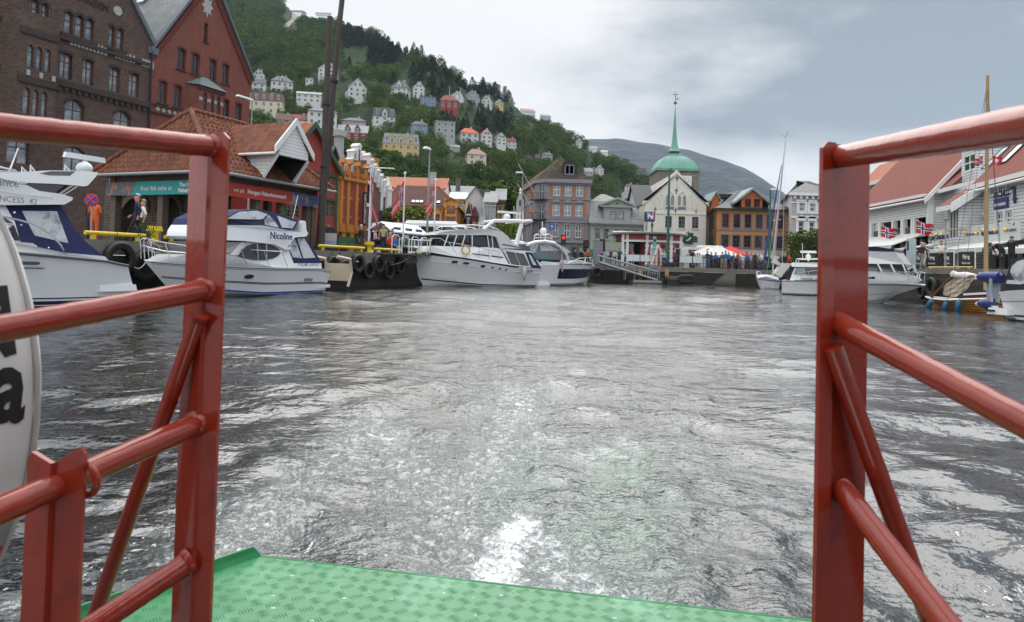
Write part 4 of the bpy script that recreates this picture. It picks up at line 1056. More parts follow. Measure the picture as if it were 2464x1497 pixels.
def old_mast(px0,py0,px1,py1,v,r0,r1,label,top=None):
 a=LQ.hit(px0,py0,v);b=LQ.hit(px1,py1,v);t=thing('mooring_mast',label,'mast',LQ.w(a[0],v,ZL),LQ.a,'old timber hoisting masts on the quay')
 du=b[0]-a[0];H=b[1]-ZL;mat=M('tarred_timber',(.045,.035,.03),.7,var=.5,vs=2.5,bump=.6,bs=5,dirt=.4)
 k=12;m=MB();m.path([(du*i/k+.03*math.sin(i*1.7),.02*math.sin(i),H*i/k)for i in range(k+1)],[r0+(r1-r0)*i/k for i in range(k+1)],mat,10);m.build('shaft',t,50)
 m=MB()
 for z in(.35,.62):m.lathe([(r0*1.12,H*z),(r0*1.12,H*z+.12)],BLACK,(du*z,0,0),10)
 m.lathe([(r0*1.3,0),(r0*1.2,.3)],BLACK,(0,0,0),10);m.build('iron_band',t)
old_mast(773,580,793,40,1.2,.19,.145,'tall brown timber mast with a cut off top, left of the pair')
old_mast(767,580,826,-40,1.75,.21,.14,'blackened timber mast leaning out of the top of the view')
def side_facades(root,pts,z0,z1,mat,name='wall',roofmat=None):
 mb=MB();n=len(pts);o=root.location
 P=[(p[0]-o.x,p[1]-o.y)for p in pts]
 for i in range(n):
  a,b=P[i],P[(i+1)%n];mb.quad((a[0],a[1],z0),(b[0],b[1],z0),(b[0],b[1],z1),(a[0],a[1],z1),mat)
 mb.poly([(p[0],p[1],z1)for p in P],roofmat or mat)
 return mb
def skylight(F,u,v,z,w,h,slope,mat=None):
 m=MB();dv=Vector((0,1,slope)).normalized();nn=Vector((0,-slope,1)).normalized()*.12;A=Vector((u,v,z))
 g=M('skylight_glass',(.6,.64,.68),.15,var=.1,spec=1.)
 c=[A+nn,A+Vector((w,0,0))+nn,A+Vector((w,0,0))+dv*h+nn,A+dv*h+nn]
 m.poly(c,g);m.path([c[0],c[1],c[2],c[3]],.05,BLACK,4,closed=True);return F.put(m,'skylight')
OCH=M('ochre_stucco',(.60,.30,.06),.75,var=.1,dirt=.12);BRED=M('salmon_red_brick',(.34,.075,.045),.8,tex='brick',p={'w':.3,'h':.12,'m':.01,'mortar':(.3,.1,.07),'c2':.85,'hs':.2},var=.1)
BROWNTILE=M('brown_red_tiles',(.12,.04,.03),.85,tex='tile',p={'w':.3,'h':.4,'c2':.8,'gap':.3},var=.2)
ORT=M('bright_orange_tiles',(.42,.115,.04),.7,tex='tile',p={'w':.3,'h':.36,'c2':.85,'gap':.4},var=.1)
def meat_bazaar():
 fr=Frame(0,105,0);root=thing('market_hall','ochre and red brick market hall under a big brown tiled roof','building',fr.w(fr.u(1010)));F=Facade(root,fr)
 X,Y,S=873.,394.,.1411
 u0,u1=fr.u(925,0,520),fr.u(1098,0,530);ze=fr.hit(1030,497)[1];zr=fr.hit(1000,447,6)[1]
 dep=24
 ws=align_rows(holes_px(fr,[(1015,1075,885,975,0),(1225,1310,890,980,0),(620,680,880,975,0),(800,860,885,975,0)],X,Y,S),1.)
 ws=[w[:4]for w in ws];low=[(w[0],w[1],ZF+.3,ZF+3.2)for w in ws]
 tu0,tu1=fr.u(X+1400*S,0,540),u1
 mb=MB();out=[(u0,ZF),(tu0,ZF),(tu0,ze),(u0,ze)];wall_front(mb,out,ws+low,BRED,rv=.25)
 mb.quad((u0,0,ZF),(u0,0,ze),(u0,dep,ze),(u0,dep,ZF),BRED);mb.quad((tu0,dep,ZF),(tu0,dep,ze),(u0,dep,ze),(u0,dep,ZF),BRED);F.put(mb,'wall')
 F.wins(ws+low,WINBR,GLASS,y=.15,nx=2,nz=2)
 tw=MB();d=-.5;tz=fr.hit(1070,487,d)[1];ta,taz=fr.hit(X+1510*S,Y+600*S,d)
 tw_w=align_rows(holes_px(fr,[(1455,1540,905,1010)],X,Y,S,d),1.)
 wall_front(tw,[(tu0,ZF),(u1,ZF),(u1,tz),(ta,taz),(tu0,tz)],[w[:4]for w in tw_w],OCH,y=d,rv=.25);tw.quad((u1,d,ZF),(u1,d,tz),(u1,dep,tz-.8),(u1,dep,ZF),OCH);tw.quad((tu0,d,ZF),(tu0,d,tz),(tu0,3,tz),(tu0,3,ZF),OCH)
 F.put(tw,'tower_wall');F.wins([w[:4]for w in tw_w],WINBR,GLASS,y=d+.15)
 t=MB()
 for w in ws:t.box(w[0]-.3,w[0]-.02,-.1,.02,w[2]-.5,w[3]+.9,OCH);t.box(w[1]+.02,w[1]+.3,-.1,.02,w[2]-.5,w[3]+.9,OCH);t.prism([(w[0]-.4,w[3]+.3),(w[1]+.4,w[3]+.3),((w[0]+w[1])/2,w[3]+1.1)],'y',-.14,.02,OCH)
 t.box(u0,tu0,-.14,.02,ze-.35,ze,OCH);n=34
 for i in range(n):a=u0+(tu0-u0)*i/n;t.box(a+.04,a+.16,-.1,.02,ze-.8,ze-.35,OCH)
 for a in(u0+.1,(u0+tu0)/2,fr.u(X+1125*S,0,540)):t.box(a-.18,a+.18,-.16,.02,ZF,ze,OCH)
 t.box(u0,tu0,-.1,.02,ZF+3.6,ZF+3.9,OCH)
 pa,pz=fr.hit(X+1507*S,Y+770*S,d);t.box(pa-.62,pa+.62,d-.05,d+.01,pz-.75,pz+.45,BRED);t.lathe([(.36,0),(.36,.1)],OCH,(pa,d-.12,pz),16,'y');t.lathe([(.26,0),(.26,.12)],GLASS,(pa,d-.16,pz),16,'y')
 w=tw_w[0];t.box(w[0]-.35,w[0]-.02,d-.08,d+.01,w[2]-.3,w[3]+.1,BRED);t.box(w[1]+.02,w[1]+.35,d-.08,d+.01,w[2]-.3,w[3]+.1,BRED)
 for k in range(9):
  y0=1.6+k*2.4;t.box(u1-.05,u1+.06,y0,y0+1.4,ZF+.5,ZF+3.5,BRED);t.box(u1-.05,u1+.06,y0,y0+1.4,ZF+4.4,ze-.6,BRED);t.box(u1-.05,u1+.16,y0+1.65,y0+2.1,ZF,ze,OCH)
 for x in(tu0,u1):t.box(x-.22,x+.22,d-.2,d+.3,tz-.8,tz+.5,OCH,.05,.05)
 F.put(t,'ochre_trim')
 r=MB();e=.4;ra,rb=fr.u(958,6,447),fr.u(1055,6,447)
 V=[(u0-e,-e,ze),(u1+e,-e,ze),(u1+e,dep,ze),(u0-e,dep,ze),(ra,6,zr),(rb,6,zr),(rb,dep-5,zr),(ra-3,dep-5,zr)]
 r.add(V,[(0,1,5,4),(1,2,6,5),(2,3,7,6),(3,0,4,7),(4,5,6,7),(3,2,1,0)],BROWNTILE)
 F.put(r,'roof')
 c=MB();c.path([(u1+e,-e,ze+.05),(rb,6,zr+.05)],.14,ORT,5);c.path([(u0-e,-e,ze+.05),(ra,6,zr+.05)],.14,ORT,5)
 s=(taz-tz)/(u1-ta);c.prism([(tu0-.2,tz),(ta,taz),(u1+.2,tz),(u1+.2,tz+.2),(ta,taz+.25),(tu0-.2,tz+.2)],'y',d-.25,3.0,ORT);F.put(c,'ridge_tiles')
 sl=(zr-ze)/6.4
 for px in(990,999,1009,1050):uu,zz=fr.hit(px,489,.8);skylight(F,uu,.45,ze+.85*sl,.6,.95,sl)
meat_bazaar()
def simple_gable(label,fr,pxl,pxr,ye,yr,pya,wall,roof,dep=8,name='town_house',wins=None,wf=WHITE,trim=None,zb=ZF,cat='building',group=None,axis='y',wfrac=1.0,over=.3,ym=None,chim=None):
 pm=(pxl+pxr)/2;root=thing(name,label,cat,fr.w(fr.u(pm)),group=group);F=Facade(root,fr)
 pe=ye+0;u0,u1=fr.u(pxl,0,ye+20),fr.u(pxr,0,ye+20);ze=fr.hit(pm,ye)[1]
 mb=MB();H=[(u0+(u1-u0)*a,u0+(u1-u0)*b,ze-(ze-zb)*d,ze-(ze-zb)*c)for a,b,c,d in(wins or[])]
 r=MB()
 if axis=='y':
  zr=fr.hit(pm,yr)[1];out=[(u0,zb),(u1,zb),(u1,ze),((u0+u1)/2,zr),(u0,ze)]
  roof_y(r,u0,u1,0,dep,ze,zr,roof,over,.15,trim or roof)
 else:
  zr=fr.hit(pm,yr,dep/2)[1];out=[(u0,zb),(u1,zb),(u1,ze),(u0,ze)]
  roof_x(r,u0,u1,0,dep,ze,zr,roof,over,.15)if axis=='x' else roof_hip(r,u0,u1,0,dep,ze,zr,roof,over)
 wall_front(mb,out,H,wall,rv=.2);shell(mb,out,0,dep,wall)
 if axis=='x':mb.poly([(u0,0,ze),(u0,dep,ze),(u0,dep/2,zr)],wall);mb.poly([(u1,0,ze),(u1,dep,ze),(u1,dep/2,zr)],wall)
 F.put(mb,'wall');F.put(r,'roof');F.wins(H,wf,GLASS,y=.12,ft=.08)
 if trim:
  t=MB();t.box(u0-.08,u1+.08,-.1,.02,ze-.25,ze,trim)
  for h in H:t.box(h[0]-.12,h[1]+.12,-.08,.02,h[3]+.02,h[3]+.16,trim);t.box(h[0]-.12,h[1]+.12,-.1,.02,h[2]-.14,h[2]-.02,trim)
  F.put(t,'trim')
 if chim:
  for(fx,v,w,hh,mat)in chim:
   c=MB();u=u0+(u1-u0)*fx;c.box(u-w/2,u+w/2,v,v+w*.7,ze,zr+hh,mat);c.box(u-w/2-.08,u+w/2+.08,v-.08,v+w*.7+.08,zr+hh-.3,zr+hh-.1,mat);F.put(c,'chimney')
 return root,F,(u0,u1,ze,zr)
CREAM=M('pale_render',(.62,.60,.58),.75,var=.06,dirt=.15);GREYB=M('grey_boards',(.30,.32,.32),.6,tex='board',p={'w':40,'h':.18,'gap':.6,'c2':1.})
W23=[(.15,.4,.15,.4),(.6,.85,.15,.4),(.15,.4,.55,.82),(.6,.85,.55,.82)]
simple_gable('orange tiled house rising behind the brown market hall roof',Frame(0,126,0),920,1070,452,429,0,WHITE,ORT,10,axis='x',trim=WHITE,chim=[(.78,2,1.1,.9,STONEP)])
simple_gable('grey slate roofed house behind the little yellow dormer',Frame(0,138,0),1072,1136,470,449,0,GREYB,SLATEGREY,10,axis='x',chim=[(.42,2,.9,1.4,M('sooty_stone',(.12,.11,.10),.9,var=.3))])
simple_gable('yellow dormer house with a white sheet metal barrel roof',Frame(0,124,0),1083,1120,478,465,0,M('warm_yellow',(.62,.40,.06),.6,var=.08),WHITE,5,axis='x',wins=[(.2,.45,.06,.14),(.6,.85,.06,.14)])
r_,F_,g_=simple_gable('white rendered gable house with a slate roof among the old houses',Frame(0,118,0),1119,1167,483,450,0,CREAM,SLATEGREY,16,trim=None,wins=None,chim=[(.95,1.5,1.6,-.2,M('sooty_stone'))])
simple_gable('grey and white boarded house with tall windows behind the radar mast',Frame(0,113,0),1166,1193,487,462,0,GREYB,SLATEGREY,14,axis='x',wins=[(.08,.3,.06,.32),(.4,.62,.06,.32),(.72,.94,.06,.32),(.08,.3,.45,.72),(.4,.62,.45,.72),(.72,.94,.45,.72)],trim=WHITE)
simple_gable('narrow dark brown house with yellow carved trim',Frame(0,116,0),1194,1214,481,456,0,M('dark_brown_boards',(.10,.04,.03),.6,var=.15),SLATEGREY,12,axis='x',wins=[(.1,.4,.1,.28),(.58,.9,.1,.28),(.1,.4,.42,.66),(.58,.9,.42,.66)],wf=M('warm_yellow'),trim=M('warm_yellow'))
simple_gable('small red gabled wharf house with dark barge boards',Frame(0,108,0),1134,1148,521,497,0,M('red_weatherboard'),DARKSLATE,8,wins=[(.25,.75,.1,.5)],trim=BLACK)
simple_gable('small brown gabled wharf house beside the market hall corner',Frame(0,110,0),1120,1134,515,486,0,M('dark_brown_boards'),BROWNTILE,8,wins=[(.25,.75,.1,.5)],trim=WHITE)
simple_gable('small white gabled wharf house with a steep roof',Frame(0,106,0),1150,1166,536,501,0,BOARDW,DARKSLATE,8,wins=[(.3,.7,.1,.4)],trim=WHITE)
def clock_house():
 fr=Frame(0,96,0);root=thing('narrow_house','narrow white ornate house with a round topped gable and finial','building',fr.w(fr.u(1247)));F=Facade(root,fr)
 u0,u1=fr.u(1240,0,560),fr.u(1259,0,560);ze=fr.hit(1250,508)[1];zt=fr.hit(1248,467)[1];um=(u0+u1)/2
 H=[(u0+.2,um-.08,ze-2.2,ze-.6),(um+.08,u1-.2,ze-2.2,ze-.6),(u0+.2,um-.08,ze-4.6,ze-3),(um+.08,u1-.2,ze-4.6,ze-3)]
 mb=MB();wall_front(mb,[(u0,ZF),(u1,ZF),(u1,ze),(u0,ze)],H,WHITE,rv=.15);shell(mb,[(u0,ZF),(u1,ZF),(u1,ze),(u0,ze)],0,6,WHITE);F.put(mb,'wall');F.wins(H,WHITE,GLASS,y=.1,ft=.06)
 pts=[(u0-.1,ze),(u1+.1,ze)]+[(um+(u1-u0)/2*math.cos(a)*(1 if math.sin(a)<.7 else.95),ze+.3+(zt-ze-.3)*math.sin(a)**.8)for a in[math.pi*i/12 for i in range(13)]]
 g=MB();g.prism(pts,'y',-.08,.5,WHITE,STONEP);g.box(um-.12,um+.12,-.14,-.08,ze+.7,ze+1.5,BLACK);F.put(g,'round_gable')
 f=MB();f.lathe([(.12,0),(.22,.15),(.1,.3),(.2,.55),(.02,.9)],WHITE,(um,.2,zt),10);F.put(f,'finial')
clock_house()
def corner_house():
 Y0=98.0;root=thing('corner_house','four storey grey corner building with orange panels and balconies','building',(5,Y0,0))
 G=M('grey_stucco',(.255,.25,.275),.75,var=.08,dirt=.15);O=M('orange_brick_panel',(.46,.16,.07),.8,tex='brick',p={'w':.25,'h':.09,'m':.01,'mortar':(.5,.2,.1),'c2':.85,'hs':.2},var=.1)
 GR=M('mossy_slate',(.075,.06,.052),.95,spec=.15,tex='slate',p={'w':.4,'h':.3,'c2':.75,'patch':((.10,.11,.03),.5,.52)},var=.2)
 X,Y,S=1239.,366.,.1882
 ff=Frame(0,Y0,0);A=ff.w(ff.u(X+400*S,0,Y+700*S));B=ff.w(ff.u(X+962*S,0,Y+700*S))
 C=at(X+268*S,Y+700*S,Y0+1.5);C.z=0;D=at(X+125*S,Y+700*S,Y0+12);D.z=0
 zc=ff.hit(X+700*S,Y+352*S)[1]
 faces=[]
 for P,Q in((A,B),(C,A),(D,C)):
  d=Q-P;faces.append((Frame(P.x,P.y,math.atan2(d.y,d.x)),d.length))
 fr,L_=faces[0];F=Facade(root,fr);conv=lambda l:align_rows(holes_px(fr,l,X,Y,S),.6)
 w4=conv([(490,580,400,553,0),(638,725,405,562,0),(785,875,410,566,0)]);w3=conv([(480,572,665,810,0),(630,718,670,817,0),(775,862,678,823,0)])
 w2=conv([(482,555,918,1085,.42),(628,702,918,1090,.42),(772,848,922,1092,.42)])
 w4=[w[:4]for w in w4];w3=[w[:4]for w in w3];shop=[(.5,2.2,ZF+.4,ZF+3.0),(2.8,L_-.6,ZF+.4,ZF+3.0)]
 mb=MB();out=[(0,ZF),(L_,ZF),(L_,zc),(0,zc)];wall_front(mb,out,w4+w3+w2+shop,G,rv=.22)
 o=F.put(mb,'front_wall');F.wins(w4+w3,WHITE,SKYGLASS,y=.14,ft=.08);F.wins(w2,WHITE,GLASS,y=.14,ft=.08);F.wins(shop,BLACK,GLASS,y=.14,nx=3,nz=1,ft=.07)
 op=MB();gt=MB()
 def orange(x0,x1,z0,z1):op.box(x0,x1,-.03,.01,z0,z1,O)
 for row in(w4,w3):
  ed=[.35]+[w[1]+.15 for w in row];en=[row[0][0]-.15,row[1][0]-.15,row[2][0]-.15,L_-.5]
  for a,b in zip(ed,en):
   if b-a>.12:orange(a,b,row[0][2]-.05,row[0][3]+.05)
  for w in row:
   gt.box(w[0]-.12,w[0]-.02,-.1,.01,w[2]-.15,w[3]+.2,G);gt.box(w[1]+.02,w[1]+.12,-.1,.01,w[2]-.15,w[3]+.2,G);gt.box(w[0]-.3,w[1]+.3,-.18,.01,w[2]-.28,w[2]-.1,G)
 orange(.3,L_-.45,w3[0][3]+.25,w4[0][2]-.5)
 for w in w3:m=(w[0]+w[1])/2;gt.prism([(w[0]-.2,w[3]+.25),(w[1]+.2,w[3]+.25),(w[1]+.2,w[3]+.35),(m,w[3]+.75),(w[0]-.2,w[3]+.35)],'y',-.22,.01,G)
 for w in w2:
  arch_hood(gt,w,G,.22,.12);gt.box(w[0]-.2,w[1]+.2,-.14,.01,w[2]-.16,w[2]-.02,G)
 for k in range(4):
  z=w2[0][2]+.15+k*.72
  ed=[.35]+[w[1]+.3 for w in w2];en=[w2[0][0]-.3,w2[1][0]-.3,w2[2][0]-.3,L_-.6]
  for a,b in zip(ed,en):
   if b-a>.1:orange(a+.05,b-.05,z,z+.38)
 for z,h,d in((zc,.5,.45),(zc-.7,.15,.12),(w4[0][2]-.35,.2,.15),(w3[0][2]-.3,.2,.15),(w2[0][3]+.55,.35,.2),(w2[0][2]-.55,.25,.25)):gt.box(-.15,L_+.15,-d,.01,z-h,z,G)
 for i in range(26):a=L_*(i+.5)/26;gt.box(a-.06,a+.06,-.35,.01,zc-.75,zc-.5,G)
 F.put(op,'orange_panel');F.put(gt,'cornice')
 for(fr,L2),nm in((faces[1],'corner_wall'),(faces[2],'side_wall')):
  F=Facade(root,fr);n=1 if nm=='corner_wall' else 3;H=[]
  for i in range(n):
   c=L2*(i+.5)/n;ww=.52 if n==1 else.5
   for r in(w4,w3,w2):H.append((c-ww,c+ww,r[0][2]-(.5 if n==1 else 0),r[0][3]))
  H.append((L2/2-.6,L2/2+.6,ZF+.1,ZF+3.0))
  mb=MB();wall_front(mb,[(0,ZF),(L2,ZF),(L2,zc),(0,zc)],H,G,rv=.22);F.put(mb,nm);F.wins(H,WHITE,GLASS,y=.14,ft=.07)
  t=MB()
  for z,h,d in((zc,.5,.4),(w4[0][2]-.6,.2,.12),(w3[0][2]-.6,.2,.12),(w2[0][3]+.55,.35,.18),(w2[0][2]-.65,.25,.2)):t.box(-.1,L2+.1,-d,.01,z-h,z,G)
  if n>1:
   for i in range(n+1):
    a=L2*i/n;a0,a1=max(.05,a-L2*.07),min(L2-.05,a+L2*.07)
    for r in(w4,w3):t.box(a0,a1,-.03,.01,r[0][2],r[0][3],O)
  F.put(t,'moulding')
  if n==1:
   for r in(w4,w3):
    b=MB();z=r[0][2]-.55;b.box(-.2,L2+.2,-1.0,0,z-.18,z,BLACK)
    for i in range(15):x=-.2+(L2+.4)*i/14;b.tube((x,-1.0,z),(x,-1.0,z+.95),.02,BLACK,n=4)
    b.tube((-.2,-1,z+.95),(L2+.2,-1,z+.95),.035,BLACK,n=4)
    for x in(-.2,L2+.2):b.tube((x,-1,z+.95),(x,0,z+.95),.03,BLACK,n=4);[b.tube((x,-y,z),(x,-y,z+.95),.02,BLACK,n=4)for y in(.25,.5,.75)]
    F.put(b,'balcony')
    fp=MB();fp.tube((L2*.5,-.9,z+.2),(-1.2,-2.6,z+5.0),.05,STONEP,n=6);F.put(fp,'flagpole')
 o=root.location;bk=MB();E=B+Vector((0,13,0));pts=[A,B,E,D,C];loc=[(p.x-o.x,p.y-o.y)for p in pts]
 for i in((1,2),(2,3)):a,b=loc[i[0]],loc[i[1]];bk.quad((*a,ZF),(*b,ZF),(*b,zc),(*a,zc),G)
 bk.build('back_wall',root)
 pk=ff.hit(X+575*S,Y+55*S,4.5);ap=(pk[0]-o.x,Y0+4.5-o.y,pk[1]);ap2=(ap[0]+.2,ap[1]+5,pk[1])
 r=MB();cx,cy=sum(p[0]for p in loc)/5,sum(p[1]for p in loc)/5;ev=[(p[0]+(p[0]-cx)*.06,p[1]+(p[1]-cy)*.05,zc)for p in loc]
 r.add(ev+[ap,ap2],[(0,1,5),(1,2,6,5),(2,3,6),(3,4,5,6),(4,0,5),(4,3,2,1,0)],GR);r.build('roof',root)
 v=MB();a,b=Vector(ev[3]),Vector(ap2);v.path([a+Vector((-.1,0,.1)),b+Vector((0,0,.15))],.22,ORT,4);v.build('orange_verge',root)
 F=Facade(root,ff);dw=MB();ux,zz=ff.hit(X+697*S,Y+235*S,.8);z0,z1=ff.hit(ux,0)[1],0
 za,zb2=ff.hit(X+697*S,Y+300*S,.8)[1],ff.hit(X+697*S,Y+160*S,.8)[1]
 dw.prism([(ux-1.05,za-.2),(ux+1.05,za-.2),(ux+1.05,zb2),(ux+.6,zb2+.65),(ux-.6,zb2+.65),(ux-1.05,zb2)],'y',.75,3.2,M('dark_shingle',(.035,.028,.026),.8,var=.2));F.put(dw,'dormer')
 fme,gme=window_mesh(1.3,1.35,paint('grey_green_window',(.3,.38,.38),.5),SKYGLASS,2,1,0,.08);oo=link('window',fme,root,F.off+Vector((ux-.65,.72,za+.15)));link('pane',gme,oo)
corner_house()
def sage_house():
 fr=Frame(0,97,0);root=thing('pediment_house','low sage green house with mansard slate roof and a pedimented dormer','building',fr.w(fr.u(1490)));F=Facade(root,fr)
 SG=M('sage_boards',(.31,.37,.29),.65,tex='board',p={'w':40,'h':.2,'gap':.75,'c2':1.},var=.05);GT=paint('grey_trim',(.32,.33,.34),.6)
 LS=M('light_diamond_slate',(.30,.31,.30),.65,tex='slate',p={'w':.5,'h':.3,'c2':.7,'gap':.6},var=.25)
 X,Y,S=1239.,366.,.1882;u0,u1=fr.u(X+968*S,0,Y+950*S),fr.u(X+1665*S,0,Y+950*S);ze=fr.hit(1490,Y+900*S)[1]
 H=[h[:4]for h in align_rows(holes_px(fr,[(1020,1095,972,1110),(1125,1205,975,1115),(1255,1335,985,1120),(1395,1475,990,1125),(1500,1580,995,1130)],X,Y,S),.8)]
 mb=MB();wall_front(mb,[(u0,ZF),(u1,ZF),(u1,ze),(u0,ze)],H,SG,rv=.15);shell(mb,[(u0,ZF),(u1,ZF),(u1,ze),(u0,ze)],0,12,SG);F.put(mb,'wall');F.wins(H,GT,GLASS,y=.1,nx=1,nz=2,split=.68,ft=.09)
 t=MB();t.box(u0-.3,u1+.3,-.5,.02,ze-.25,ze+.05,GT);[t.box(u0+.3*i,u0+.3*i+.14,-.4,.02,ze-.5,ze-.25,GT)for i in range(int((u1-u0)/.3))]
 for h in H:t.box(h[0]-.2,h[1]+.2,-.08,.02,h[3]+.02,h[3]+.25,GT);t.box(h[0]-.15,h[1]+.15,-.1,.02,h[2]-.15,h[2]-.02,GT)
 t.box(u0,u1,-.1,.02,H[0][2]-1.6,H[0][2]-1.4,GT);F.put(t,'cornice')
 zt=fr.hit(1450,470,3.2)[1];r=MB();r.add([(u0-.3,-.35,ze),(u1+.3,-.35,ze),(u1+.3,12,ze),(u0-.3,12,ze),(u0+.2,2.6,zt-.9),(u1-2.6,2.6,zt-.9),(u1-3,9,zt-.9),(u0+.2,9,zt-.9),(u0+2,5.5,zt+.4),(u1-5,5.5,zt+.4)],[(0,1,5,4),(1,2,6,5),(2,3,7,6),(3,0,4,7),(4,5,9,8),(5,6,9),(6,7,8,9),(7,4,8),(3,2,1,0)],LS);F.put(r,'roof')
 a,b=fr.u(X+1135*S,-.1,Y+800*S),fr.u(X+1480*S,-.1,Y+800*S);dz=fr.hit(X+1310*S,Y+690*S,-.1)[1];pz=fr.hit(X+1325*S,Y+605*S,-.1)[1];m=(a+b)/2
 dh=[h[:4]for h in align_rows(holes_px(fr,[(1220,1298,760,885),(1320,1395,765,890)],X,Y,S,-.1),.8)]
 d=MB();wall_front(d,[(a,ze+.05),(b,ze+.05),(b,dz),(a,dz)],dh,GT,y=-.1,rv=.15);d.prism([(a-.35,dz),(b+.35,dz),(m,pz)],'y',-.12,.2,SG);d.box(a,a+.02,-.1,4,ze,dz,GT);d.box(b-.02,b,-.1,4,ze,dz,GT);F.put(d,'dormer_wall')
 for h in dh:
  fme,gme=window_mesh(h[1]-h[0],h[3]-h[2],BLACK,SKYGLASS,1,2,0,.06,.7);o=link('window',fme,root,F.off+Vector((h[0],.02,h[2])));link('pane',gme,o)
 p=MB();p.prism([(a-.6,dz-.05),(m,pz),(b+.6,dz-.05),(b+.6,dz+.2),(m,pz+.3),(a-.6,dz+.2)],'y',-.5,4.5,GT);p.box(a-.5,b+.5,-.45,-.1,dz-.2,dz-.03,GT);p.lathe([(.14,0),(.14,.08)],BLACK,(m,-.2,(dz+pz)/2-.1),10,'y');F.put(p,'pediment')
sage_house()
simple_gable('peach rendered gable behind the sage green house',Frame(0,128,0),1512,1556,474,441,0,M('peach_render',(.60,.38,.24),.7,var=.06),DARKSLATE,12,chim=[(.5,1,1.0,.8,BLACK)])
simple_gable('narrow white gabled wing with black tiles left of the stepped white gable',Frame(0,101,0),1533,1572,497,448,0,BOARDW,BLACKTILE,9,axis='x',wins=[(.2,.55,.1,.45)])
def white_gable():
 fr=Frame(0,96,0);root=thing('gabled_house','cream white gabled building with pointed blind arches before the church tower','building',fr.w(fr.u(1605)));F=Facade(root,fr)
 X,Y,S=1464.,197.1,.3105;CW=M('cream_stucco',(.70,.675,.60),.7,var=.05,dirt=.15);BW=paint('blue_grey_window',(.13,.16,.22),.5)
 u0,u1=fr.u(X+282*S,0,Y+1050*S),fr.u(X+757*S,0,Y+1050*S);zl=fr.hit(X+282*S,Y+940*S)[1];ua,za=fr.hit(X+528*S,Y+702*S)
 out=[(u0,ZF),(u1,ZF),(u1,zl),(ua,za),(u0,zl)]
 c=lambda l,v=0:align_rows(holes_px(fr,l,X,Y,S),.7)
 up=c([(444,468,880,958,.5),(483,510,880,958,.5),(536,561,883,958,.5),(576,602,884,958,.5)]);mid=[h[:4]for h in c([(440,492,1040,1130),(543,595,1043,1133),(648,699,1047,1137)])]
 lo=[h[:4]for h in c([(330,350,1100,1125)])]+c([(560,590,1195,1240,.2),(645,693,1193,1250,.25)])
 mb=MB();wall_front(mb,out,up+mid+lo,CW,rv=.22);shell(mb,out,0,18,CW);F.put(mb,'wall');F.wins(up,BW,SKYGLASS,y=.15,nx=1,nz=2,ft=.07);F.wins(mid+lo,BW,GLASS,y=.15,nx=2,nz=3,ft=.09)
 t=MB();sills(t,up+mid,CW,.12,.12,.1);z=up[0][2]-.55
 t.box(up[0][0]-.1,up[1][1]+.1,-.05,.01,z,z+.3,BW);t.box(up[2][0]-.1,up[3][1]+.1,-.05,.01,z,z+.3,BW)
 t.box(u0,u1,-.1,.01,fr.hit(1600,Y+1018*S)[1]-.1,fr.hit(1600,Y+1018*S)[1]+.08,CW)
 for cx,top,bot in((345,925,1000),(381,890,985),(415,870,985),(634,868,985),(665,905,1000),(697,935,1000),(527,780,815)):
  w=11 if cx!=527 else 8;a,b=fr.u(X+(cx-w)*S,0,Y+950*S),fr.u(X+(cx+w)*S,0,Y+950*S);z1,z0=fr.hit(X+cx*S,Y+top*S)[1],fr.hit(X+cx*S,Y+bot*S)[1];m=(a+b)/2
  pts=[(a,z0),(a,z1-.6)]+[(a+(b-a)*k/6,z1-.6+.6*math.sin(math.pi*k/6))for k in range(1,6)]+[(b,z1-.6),(b,z0)]
  t.path([(p[0],-.02,p[1])for p in pts],.07,CW,5)
 for cx0,cx1,top in((440,512,845),(533,605,848)):
  a,b=fr.u(X+cx0*S,0,Y+900*S),fr.u(X+cx1*S,0,Y+900*S);z1=fr.hit(X+(cx0+cx1)/2*S,Y+top*S)[1];z0=up[0][2]-.6;m=(a+b)/2;zz=up[0][3]-.4
  t.path([(a,-.02,z0),(a,-.02,zz),(a+(m-a)*.25,-.02,zz+(z1-zz)*.6),(m,-.02,z1),(b-(b-m)*.25,-.02,zz+(z1-zz)*.6),(b,-.02,zz),(b,-.02,z0)],.09,CW,5)
 F.put(t,'stucco_moulding')
 an=MB()
 for cx,cy in((531,752),(526,846),(361,993),(521,997),(679,1000),(619,1177)):
  u,z=fr.hit(X+cx*S,Y+cy*S);an.box(u-.05,u+.05,-.06,0,z-.35,z+.35,BLACK);an.box(u-.22,u+.22,-.06,0,z+.05,z+.14,BLACK)
 F.put(an,'wall_anchor')
 r=MB();roof_y(r,u0,u1,0,18,zl,za,BLACKTILE,.1,.1)
 r2=MB();s=(za-zl)/(ua-u0);r2.prism([(u0-.3,zl-.25),(u0-.3,zl+.35),(u0+.4,zl+.35),(ua,za+.35),(u1-.4,zl+.35),(u1+.3,zl+.35),(u1+.3,zl-.25),(ua,za-.25)],'y',-.2,.35,CW);F.put(r,'roof');F.put(r2,'gable_coping')
 sg=MB();u,z=fr.hit(X+618*S,Y+1212*S);sg.box(u-.6,u+.6,-.3,-.1,z-.75,z+.75,paint('dark_green_sign',(.02,.06,.045),.5));s_=F.put(sg,'shop_sign');sb=MB();sb.path([(u+.3,-.32,z+.1),(u,-.32,z-.25),(u-.3,-.32,z-.35)],.08,WHITE,5);sb.build('bird_emblem',s_)
white_gable()
